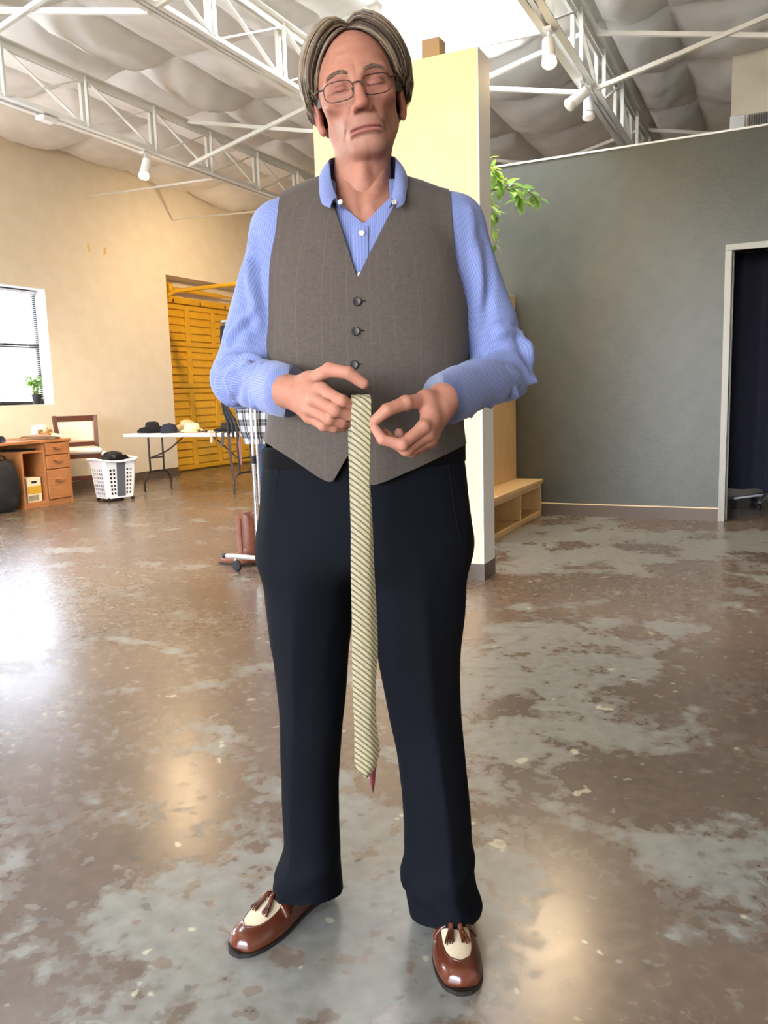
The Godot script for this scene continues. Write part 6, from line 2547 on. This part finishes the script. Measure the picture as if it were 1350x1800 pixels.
func shirt(man: Node3D) -> void:
	var sh := Node3D.new()
	sh.name = "shirt"
	man.add_child(sh)
	sh.set_meta("label", "blue striped long-sleeved dress shirt open at the neck")
	var f := shirt_field
	var net := nets(f, Vector3(-0.36, 0.97, -0.15), Vector3(0.33, 1.56, 0.26), 0.0065)
	settle(net, f, 0.003)
	var wr := noise(7.0, 3, FastNoiseLite.TYPE_SIMPLEX_SMOOTH, 81)
	for i in net.v.size():
		var p: Vector3 = net.v[i]
		var arm := clampf(-trunk(p) * -40.0, 0.0, 1.0)
		net.v[i] += net.n[i] * (arm * (fold_lift(p) + 0.004 * wr.get_noise_3d(p.x * 1.3, p.y * 0.7, p.z * 1.3)) - (1.0 - arm) * 0.001)
	face_normals(net)
	var dl := (WR_L - EL_L).normalized()
	var dr := (WR_R - EL_R).normalized()
	var cuff_cut := func(p: Vector3) -> float:
		var a := (WR_L - p).dot(dl) - 0.032 if p.x < -0.02 and p.z > 0.10 else 1.0
		var c := (WR_R - p).dot(dr) - 0.032 if p.x > -0.02 and p.z > 0.10 else 1.0
		return minf(a, c)
	net = clip(net, cuff_cut, 0.002)
	var neck := func(p: Vector3) -> float:
		# open V at the throat, round at the back of the neck
		var x := p.x + 0.021
		if p.z > 0.0:
			var w := 0.0475 * clampf((p.y - 1.427) / 0.048, 0.0, 1.0)
			return maxf(absf(x) - w, 1.427 - p.y)
		return 0.055 - (1.52 - p.y) * 0.0 - maxf(0.0, p.y - 1.50) * 3.0 if absf(x) < 0.07 else 1.0
	net = clip(net, neck, 0.002)
	var tail := func(p: Vector3) -> float:
		return p.y - 0.985
	net = clip(net, tail, 0.0)
	var b := MB.new()
	add_net(b, net, lay_shirt)
	put(b, "cloth", M.shirt, sh)
	# placket
	var pl := MB.new()
	var grid := []
	for i in 14:
		var y := lerpf(1.20, 1.424, i / 13.0)
		var row := PackedVector3Array()
		for k in 5:
			var x := lerpf(-0.040, -0.012, k / 4.0) - (1.424 - y) * 0.05
			var p := Vector3(x, y, 0.14)
			for q in 14:
				p.z -= trunk(p) * 0.8
			row.append(p + Vector3(0, 0, 0.0016 if k in [0, 4] else 0.0034))
		grid.append(row)
	pl.sheet(grid, false, [], true)
	fix_out(pl, Vector3(-0.02, 1.3, 0))
	put(pl, "placket", M.shirt_plain, sh)
	# collar: band and two leaves folded over it
	collar(sh)
	# cuffs
	for s in 2:
		var a: Vector3 = EL_L if s == 0 else EL_R
		var w: Vector3 = WR_L if s == 0 else WR_R
		var d: Vector3 = dl if s == 0 else dr
		var cb := MB.new()
		var open := 0.006
		cb.tube([w - d * 0.066, w - d * 0.062, w - d * 0.03, w - d * 0.002, w + d * 0.004, w - d * 0.002, w - d * 0.04], [0.0425, 0.0440, 0.0425, 0.0415, 0.0400, 0.0385, 0.0385], 30, false, 1.06, Vector3.UP)
		put(cb, "cuff", M.shirt_cuff, sh)
		var bb := MB.new()
		button(bb, w - d * 0.03 + Vector3(0, -0.043, 0.008), Vector3(0, -1, 0.2), 0.0048)
		put(bb, "button", M.pearl, sh)
	for p in [Vector3(-0.024, 1.410, 0.14), Vector3(-0.0285, 1.337, 0.14)]:
		for q in 14:
			p.z -= trunk(p) * 0.8
		var bb := MB.new()
		button(bb, p + Vector3(0, 0, 0.0045), Vector3(0, 0.15, 1), 0.0052)
		put(bb, "button", M.pearl, sh)


func fix_out(b: MB, ctr: Vector3) -> void:
	b.face(0, func(p: Vector3, nn: Vector3) -> float: return nn.dot(p - ctr))


func button(b: MB, at: Vector3, out: Vector3, r: float) -> void:
	var z := out.normalized()
	var x := z.cross(Vector3.UP)
	if x.length() < 0.1:
		x = Vector3.RIGHT
	x = x.normalized()
	b.lathe([Vector2(0.0001, -0.0008), Vector2(r, -0.0008), Vector2(r, 0.0012), Vector2(r * 0.85, 0.0018), Vector2(r * 0.65, 0.0010), Vector2(0.0001, 0.0010)], 16, Transform3D(Basis(x, z, x.cross(z)), at))


func collar(sh: Node3D) -> void:
	# stations from his right front round the back of the neck to his left front: [inner foot, fold line, outer edge]
	var st := [
		[Vector3(-0.058, 1.452, 0.086), Vector3(-0.066, 1.474, 0.086), Vector3(-0.076, 1.452, 0.101)],
		[Vector3(-0.068, 1.462, 0.070), Vector3(-0.073, 1.492, 0.074), Vector3(-0.090, 1.462, 0.090)],
		[Vector3(-0.078, 1.485, 0.040), Vector3(-0.079, 1.525, 0.046), Vector3(-0.096, 1.490, 0.058)],
		[Vector3(-0.084, 1.505, 0.005), Vector3(-0.081, 1.556, 0.010), Vector3(-0.100, 1.512, 0.012)],
		[Vector3(-0.074, 1.520, -0.045), Vector3(-0.068, 1.575, -0.044), Vector3(-0.084, 1.528, -0.060)],
		[Vector3(-0.022, 1.525, -0.076), Vector3(-0.022, 1.582, -0.074), Vector3(-0.022, 1.530, -0.094)],
		[Vector3(0.030, 1.520, -0.045), Vector3(0.024, 1.575, -0.044), Vector3(0.040, 1.528, -0.060)],
		[Vector3(0.044, 1.505, 0.005), Vector3(0.041, 1.556, 0.010), Vector3(0.060, 1.512, 0.012)],
		[Vector3(0.040, 1.485, 0.040), Vector3(0.040, 1.525, 0.044), Vector3(0.056, 1.490, 0.056)],
		[Vector3(0.032, 1.462, 0.068), Vector3(0.036, 1.492, 0.070), Vector3(0.050, 1.460, 0.088)],
		[Vector3(0.024, 1.452, 0.084), Vector3(0.030, 1.472, 0.083), Vector3(0.037, 1.449, 0.100)],
	]
	var cols := [[], [], []]
	for k in 3:
		var c := []
		for s in st:
			c.append(s[k])
		cols[k] = curve(c, 5)
	var b := MB.new()
	var ctr := Vector3(-0.022, 1.50, 0.0)
	for lay in 2:
		var grid := []
		var uvs := []
		for i in cols[0].size():
			var row := PackedVector3Array()
			var ur := []
			for k in 7:
				var t := k / 6.0
				var a: Vector3 = cols[1][i]
				var e: Vector3 = cols[0][i] if lay == 0 else cols[2][i]
				var p := a.lerp(e, t)
				var out := Vector3(a.x - ctr.x, 0, a.z - ctr.z).normalized()
				p += out * (0.004 * sin(PI * t) + (0.0 if lay == 0 else 0.0025 * minf(1.0, t * 4.0)))
				row.append(p)
				ur.append(Vector2(i * 0.022, t * 0.05))
			grid.append(row)
			uvs.append(ur)
		var from := b.v.size()
		b.sheet(grid, false, uvs)
		b.face(from, func(p: Vector3, nn: Vector3) -> float: return nn.dot(Vector3(p.x - ctr.x, 0, p.z - ctr.z)) * (1.0 if lay == 1 else -1.0))
		if lay == 1:
			# underside of the leaf, so that the edge has thickness
			for r in grid:
				for k in 7:
					r[k] -= Vector3(r[k].x - ctr.x, 0, r[k].z - ctr.z).normalized() * 0.0022
			var at := b.v.size()
			b.sheet(grid, false, uvs)
			b.face(at, func(p: Vector3, nn: Vector3) -> float: return -nn.dot(Vector3(p.x - ctr.x, 0, p.z - ctr.z)))
	put(b, "collar", M.shirt_cuff, sh)
	for s in [[Vector3(-0.059, 1.461, 0.104), Vector3(-0.5, 0.2, 1)], [Vector3(0.0335, 1.459, 0.101), Vector3(0.5, 0.2, 1)]]:
		var bb := MB.new()
		button(bb, s[0], s[1], 0.0046)
		put(bb, "button", M.pearl, sh)


func vest(man: Node3D) -> void:
	var vs := Node3D.new()
	vs.name = "waistcoat"
	man.add_child(vs)
	vs.set_meta("label", "grey-brown checked waistcoat with pointed hem")
	var f := vest_field
	var net := nets(f, Vector3(-0.26, 0.95, -0.15), Vector3(0.22, 1.56, 0.15), 0.007)
	settle(net, f, 0.003)
	var wr := noise(5.0, 3, FastNoiseLite.TYPE_SIMPLEX_SMOOTH, 91)
	for i in net.v.size():
		var p: Vector3 = net.v[i]
		# soft drag lines; the hem stands off the trousers
		var h := 0.0035 * wr.get_noise_3d(p.x, p.y * 0.8, p.z) + 0.012 * smoothstep(1.10, 0.98, p.y)
		var g := seg_line(p, Vector3(0.105, 1.235, 0.085), Vector3(0.125, 1.165, 0.075))
		h += 0.004 * exp(-g * g / 6e-5)
		g = seg_line(p, Vector3(-0.16, 1.42, 0.05), Vector3(-0.09, 1.37, 0.10))
		h -= 0.003 * exp(-g * g / 3e-4)
		net.v[i] += net.n[i] * h
	face_normals(net)
	var hem := func(p: Vector3) -> float:
		if p.z < 0.0:
			return p.y - 1.035
		return p.y - lut([[-0.26, 1.065], [-0.215, 1.050], [-0.160, 1.020], [-0.094, 0.980], [-0.0915, 0.980], [-0.062, 1.022], [-0.058, 1.022], [-0.024, 0.975], [-0.018, 0.973], [0.05, 0.996], [0.12, 1.022], [0.17, 1.037], [0.22, 1.04]], p.x, 1)
	net = clip(net, hem, 0.004)
	var vee := func(p: Vector3) -> float:
		var y := p.y
		if p.z < -0.03:
			return 1.50 - y if absf(p.x + 0.02) < 0.10 else maxf(1.50 - y, absf(p.x + 0.02) - 0.10)
		var k := (y - 1.330) / 0.172
		var xl := -0.034 - 0.050 * k
		var xr := -0.034 + 0.090 * k
		if y > 1.502:
			xl = -0.084 - (y - 1.502) * 0.10
			xr = 0.056 + (y - 1.502) * 0.10
		return maxf(maxf(xl - p.x, p.x - xr), 1.330 - y)
	net = clip(net, vee, 0.004)
	var armhole := func(p: Vector3) -> float:
		var l: float = lut([[1.19, -0.32], [1.225, -0.218], [1.26, -0.199], [1.30, -0.195], [1.37, -0.190], [1.43, -0.176], [1.49, -0.170], [1.55, -0.168]], p.y, 1)
		var r: float = lut([[1.19, 0.30], [1.225, 0.190], [1.26, 0.172], [1.30, 0.160], [1.35, 0.146], [1.40, 0.139], [1.45, 0.136], [1.55, 0.136]], p.y, 1)
		return minf(p.x - l, r - p.x)
	net = clip(net, armhole, 0.004)
	# his left front laps over the right
	var edge := func(p: Vector3) -> float:
		return p.x - (-0.0485 - (1.33 - p.y) * 0.045) if p.z > 0.0 else p.x + 0.03
	var other := func(p: Vector3) -> float:
		return -edge.call(p)
	var lay := func(p: Vector3, _m: Vector3) -> Vector2:
		return Vector2(atan2(p.x + 0.02, p.z + 0.02) * 0.16, p.y)
	var left := clip(net, edge, 0.004)
	for i in left.v.size():
		var p: Vector3 = left.v[i]
		if p.z > 0.0:
			left.v[i] += left.n[i] * 0.003 * clampf(1.0 - (p.x + 0.06) / 0.09, 0.0, 1.0)
	var lb := MB.new()
	add_net(lb, left, lay)
	put(lb, "left_front", M.vest, vs)
	var rb := MB.new()
	add_net(rb, clip(net, other, 0.004), lay)
	put(rb, "right_front", M.vest, vs)
	for y in [1.291, 1.241, 1.184, 1.128, 1.072]:
		var p := Vector3(-0.036 - (1.291 - y) * 0.08, y, 0.16)
		for q in 14:
			p.z -= (vest_field(p) - 0.005) * 0.8
		var bb := MB.new()
		button(bb, p, Vector3(0, 0.05, 1), 0.0078)
		put(bb, "button", M.dark_button, vs)
		var hb := MB.new()
		hb.box(p + Vector3(0.011, 0.001, -0.0012), Vector3(0.010, 0.0024, 0.0030), 0.001)
		put(hb, "buttonhole", M.dark_button, vs)


func trousers(man: Node3D) -> void:
	var f := trouser_field
	var net := nets(f, Vector3(-0.29, -0.01, -0.23), Vector3(0.22, 1.06, 0.15), 0.0085)
	settle(net, f, 0.004)
	var wr := noise(6.0, 3, FastNoiseLite.TYPE_SIMPLEX_SMOOTH, 95)
	for i in net.v.size():
		var p: Vector3 = net.v[i]
		var h := 0.004 * wr.get_noise_3d(p.x * 1.5, p.y * 0.5, p.z * 1.5)
		# the break above the shoes
		var lowl := exp(-pow((p.y - 0.13 - (p.x + 0.19) * 0.35) / 0.022, 2.0)) * 0.009 + exp(-pow((p.y - 0.085 + (p.x + 0.19) * 0.5) / 0.018, 2.0)) * 0.010
		var lowr := exp(-pow((p.y - 0.10 + (p.x - 0.10) * 0.5) / 0.020, 2.0)) * 0.011 + exp(-pow((p.y - 0.145 - (p.x - 0.10) * 0.3) / 0.022, 2.0)) * 0.008
		h += (lowl if p.x < -0.04 else lowr) * clampf((p.z + 0.10) * 10.0, 0.0, 1.0)
		net.v[i] += net.n[i] * h
	face_normals(net)
	var hems := func(p: Vector3) -> float:
		var low := 0.050 + (p.z + 0.10) * 0.32 if p.x < -0.04 else 0.030 + (p.z + 0.04) * 0.28
		return minf(p.y - maxf(low, 0.012), 1.040 - p.y)
	net = clip(net, hems, 0.003)
	var tr := Node3D.new()
	tr.name = "trousers"
	man.add_child(tr)
	tr.set_meta("label", "black pleated suit trousers with pressed creases")
	var b := MB.new()
	add_net(b, net)
	put(b, "cloth", M.trouser, tr)
	# slant pockets at the hips
	for s in [[Vector3(-0.205, 1.02, 0.10), Vector3(-0.222, 0.86, 0.09), -1.0], [Vector3(0.135, 1.02, 0.10), Vector3(0.150, 0.86, 0.09), 1.0]]:
		var pts := []
		for i in 9:
			var p: Vector3 = s[0].lerp(s[1], i / 8.0)
			for q in 20:
				p -= gradient(trouser_field, p, 0.004) * trouser_field(p) * 0.7
			pts.append(p)
		var pb := MB.new()
		pb.tube(pts, [0.0013], 6)
		put(pb, "pocket_edge", M.trouser, tr)
	# belt with loops
	var bt := MB.new()
	var grid := []
	for y in [1.000, 1.003, 1.032, 1.035]:
		var row := PackedVector3Array()
		for k in 64:
			var a := TAU * k / 64.0
			var r := row_at(hip_t, 1.02)
			var o := 0.004 if y in [1.003, 1.032] else 0.001
			var e := 2.0 / 2.2
			row.append(Vector3(r[1] + signf(sin(a)) * pow(absf(sin(a)), e) * (r[2] + o), y, r[3] + signf(cos(a)) * pow(absf(cos(a)), e) * (r[4] + o)))
		grid.append(row)
	bt.sheet(grid, true)
	fix_out(bt, Vector3(-0.036, 1.018, 0))
	put(bt, "belt", M.leather_black, man)


func shoes(man: Node3D) -> void:
	var brown := textured(tile(128, 0.02, 4, rgb(74, 33, 18), rgb(100, 47, 26), 18), Vector3.ONE * 5.0, 0.22)
	brown.clearcoat_enabled = true
	brown.clearcoat = 0.5
	brown.clearcoat_roughness = 0.12
	var pale := textured(tile(128, 0.08, 3, rgb(206, 184, 148), rgb(222, 204, 172), 19), Vector3.ONE * 9.0, 0.65)
	var sole := mat(rgb(34, 26, 22), 0.5)
	# heel position and heading of each
	for s in [[Vector3(-0.160, 0.0, -0.195), -0.64, 1.0], [Vector3(0.108, 0.0, -0.122), 0.055, 1.0]]:
		var o := Node3D.new()
		o.name = "shoe"
		man.add_child(o, true)
		o.position = s[0]
		o.rotation.y = s[1]
		loafer_shape(o, brown, pale, sole, s[2], true)


func person() -> void:
	torso_t = dense(TORSO)
	leg_tl = dense(LEG_L)
	leg_tr = dense(LEG_R)
	hip_t = dense(HIP)
	blotch = noise(1.0, 3, FastNoiseLite.TYPE_SIMPLEX_SMOOTH, 99)
	cloth_materials()
	var yaw := deg_to_rad(26.1)
	var man := thing("person", "man in glasses, grey waistcoat and blue shirt looking down at a tie in his hands", "person", Vector3(-sin(yaw) * 1.565, 0, -cos(yaw) * 1.565), yaw)
	skin(man)
	hair(man)
	glasses(man)
	shirt(man)
	vest(man)
	trousers(man)
	shoes(man)
	necktie(man.transform)


func cloth_materials() -> void:
	var st := Image.create(64, 64, false, Image.FORMAT_RGB8)
	var a := rgb(110, 120, 165)
	var e := rgb(127, 138, 179)
	var wv := noise(0.35, 2, FastNoiseLite.TYPE_VALUE, 5)
	for i in 64:
		for k in 64:
			var n := wv.get_noise_2d(i, k) * 0.05
			st.set_pixel(i, k, (e if i % 8 < 3 else a).lightened(maxf(n, 0.0)).darkened(maxf(-n, 0.0)))
	var ts := ImageTexture.create_from_image(st)
	M.shirt = mat(Color(1, 1, 1), 0.75)
	M.shirt.albedo_texture = ts
	M.shirt.uv1_scale = Vector3(28.0, 28.0, 1)
	M.shirt_plain = textured(ts, Vector3(22.0, 22.0, 22.0), 0.75)
	M.shirt_cuff = mat(Color(1, 1, 1), 0.75)
	M.shirt_cuff.albedo_texture = ts
	M.shirt_cuff.uv1_scale = Vector3(8.0, 28.0, 1)
	for k in ["shirt", "shirt_plain", "shirt_cuff"]:
		M[k].metallic_specular = 0.25
		M[k].rim_enabled = true
		M[k].rim = 0.25
	var vi := Image.create(256, 256, false, Image.FORMAT_RGB8)
	var wn := noise(0.22, 3, FastNoiseLite.TYPE_VALUE, 6)
	for i in 256:
		for k in 256:
			var n := 1.0 + wn.get_noise_2d(i * 3.0, k * 0.6) * 0.07 + wn.get_noise_2d(i * 0.6 + 400.0, k * 3.0) * 0.07
			if i % 64 in [10, 11] or i % 128 in [34]:
				n *= 1.10
			if k % 64 in [20, 21]:
				n *= 1.03
			vi.set_pixel(i, k, Color(0.325 * n, 0.290 * n, 0.262 * n))
	M.vest = mat(Color(1, 1, 1), 0.8)
	M.vest.albedo_texture = ImageTexture.create_from_image(vi)
	M.vest.uv1_scale = Vector3(5.6, 5.6, 1)
	M.vest.metallic_specular = 0.2
	M.vest.rim_enabled = true
	M.vest.rim = 0.15
	M.trouser = textured(tile(128, 0.12, 3, rgb(16, 17, 21), rgb(21, 22, 27), 20), Vector3.ONE * 16.0, 0.8)
	M.trouser.metallic_specular = 0.16
	M.pearl = mat(rgb(214, 208, 196), 0.25)
	M.dark_button = mat(rgb(38, 26, 22), 0.35)
	M.leather_black = mat(rgb(16, 15, 16), 0.7, 0.0, 0.15)
	var ti := Image.create(64, 64, false, Image.FORMAT_RGB8)
	var tn := noise(0.3, 2, FastNoiseLite.TYPE_VALUE, 8)
	for i in 64:
		for k in 64:
			var n := 1.0 + 0.12 * tn.get_noise_2d(i, k)
			var c := rgb(156, 143, 106)
			var q := k % 16
			if q < 3:
				c = rgb(66, 59, 42)
			elif q < 5 or q > 13:
				c = rgb(126, 115, 84)
			elif q == 9:
				c = rgb(174, 162, 122)
			ti.set_pixel(i, k, Color(c.r * n, c.g * n, c.b * n))
	M.tie = mat(Color(1, 1, 1), 0.55)
	M.tie.albedo_texture = ImageTexture.create_from_image(ti)
	M.tie.rim_enabled = true
	M.tie.rim = 0.2


# strip between columns of points, given thickness; stripes run across it on the slant
func strip(b: MB, rows: Array, thick: float) -> void:
	for side in [1.0, -1.0]:
		var grid := []
		var uvs := []
		for r in rows:
			var row := PackedVector3Array()
			var ur := []
			for p in r:
				row.append(p + Vector3(0, 0, side * thick / 2))
				ur.append(Vector2(p.x * 22.0, (p.y + p.x * 0.85 - p.z * 0.85) * 26.0))
			grid.append(row)
			uvs.append(ur)
		var at := b.v.size()
		b.sheet(grid, false, uvs)
		b.face(at, func(_p: Vector3, nn: Vector3) -> float: return nn.z * side)
	for i in rows.size() - 1:
		for e in [0, rows[0].size() - 1]:
			var a: Vector3 = rows[i][e]
			var c: Vector3 = rows[i + 1][e]
			var nn := Vector3(-1 if e == 0 else 1, 0, 0)
			var h := Vector3(0, 0, thick / 2)
			b.quad(a - h, a + h, c + h, c - h, nn, Vector2(a.x * 22.0, (a.y + a.x * 0.85) * 26.0), Vector2(a.x * 22.0, (a.y + a.x * 0.85) * 26.0), Vector2(c.x * 22.0, (c.y + c.x * 0.85) * 26.0), Vector2(c.x * 22.0, (c.y + c.x * 0.85) * 26.0))


func necktie(at: Transform3D) -> void:
	var t := thing("necktie", "khaki striped silk necktie with a dark red lining hanging from the man's hands", "necktie")
	t.transform = at
	# down the front: [y, left edge, fold, right edge, depth of the turned-back edge]
	var front := [[1.1262, -0.0452, -0.0151, -0.0148, 0.0], [1.0741, -0.0488, -0.0176, -0.0166, 0.001], [0.9935, -0.0508, -0.0220, -0.0202, 0.003], [0.9481, -0.0524, -0.0226, -0.0190, 0.005], [0.8558, -0.0557, -0.0265, -0.0183, 0.009], [0.7617, -0.0572, -0.0286, -0.0166, 0.013], [0.7139, -0.0589, -0.0292, -0.0172, 0.013], [0.6656, -0.0596, -0.0298, -0.0214, 0.010], [0.5873, -0.0596, -0.0342, -0.0229, 0.012], [0.5480, -0.0604, -0.0325, -0.0195, 0.014], [0.5250, -0.0608, -0.0330, -0.0230, 0.012], [0.5100, -0.0500, -0.0400, -0.0310, 0.008], [0.5010, -0.0425, -0.0415, -0.0405, 0.002]]
	front.reverse()
	var rows := []
	for i in 60:
		var y := lerpf(0.5010, 1.1262, i / 59.0)
		var x0 := lut(front, y, 1)
		var x1 := lut(front, y, 2)
		var x2 := lut(front, y, 3)
		var dz := lut(front, y, 4)
		var row := PackedVector3Array()
		for k in 5:
			row.append(Vector3(lerpf(x0, x1, k / 4.0), y, 0.2900 + 0.0012 * sin(PI * k / 4.0)))
		for k in range(1, 4):
			row.append(Vector3(lerpf(x1, x2, k / 3.0), y, 0.2900 - dz * k / 3.0))
		rows.append(row)
	var b := MB.new()
	strip(b, rows, 0.0026)
	put(b, "front_blade", M.tie, t)
	# over the fingers and down behind
	var tail := []
	for i in 8:
		var a := PI * i / 7.0
		var zc := 0.2770
		tail.append([1.1262 + 0.006 * sin(a), zc + 0.0130 * cos(a), lerpf(-0.0452, -0.0475, i / 7.0), lerpf(-0.0150, -0.0185, i / 7.0)])
	for i in range(1, 30):
		var q := i / 29.0
		tail.append([lerpf(1.1262, 0.56, q), 0.2640 - 0.002 * sin(q * PI), -0.0475 - 0.006 * minf(1.0, q * 10.0) - 0.003 * q, -0.0185 - 0.004 * minf(1.0, q * 8.0) - 0.002 * q])
	var tr := []
	for r in tail:
		var row := PackedVector3Array()
		for k in 4:
			row.append(Vector3(lerpf(r[2], r[3], k / 3.0), r[0], r[1]))
		tr.append(row)
	var tb := MB.new()
	strip(tb, tr, 0.0022)
	put(tb, "back_blade", M.tie, t)
	# lining showing at the turned tip
	var lr := []
	for r in [[0.5400, -0.040, -0.0200], [0.520, -0.0395, -0.0245], [0.505, -0.0385, -0.0270], [0.490, -0.0370, -0.0285], [0.478, -0.0350, -0.0305], [0.470, -0.0332, -0.0325]]:
		var row := PackedVector3Array()
		for k in 4:
			row.append(Vector3(lerpf(r[1], r[2], k / 3.0), r[0], 0.2790 + 0.002 * sin(k * 1.5)))
		lr.append(row)
	var lb := MB.new()
	strip(lb, lr, 0.0015)
	put(lb, "lining", mat(rgb(98, 34, 40), 0.5), t)
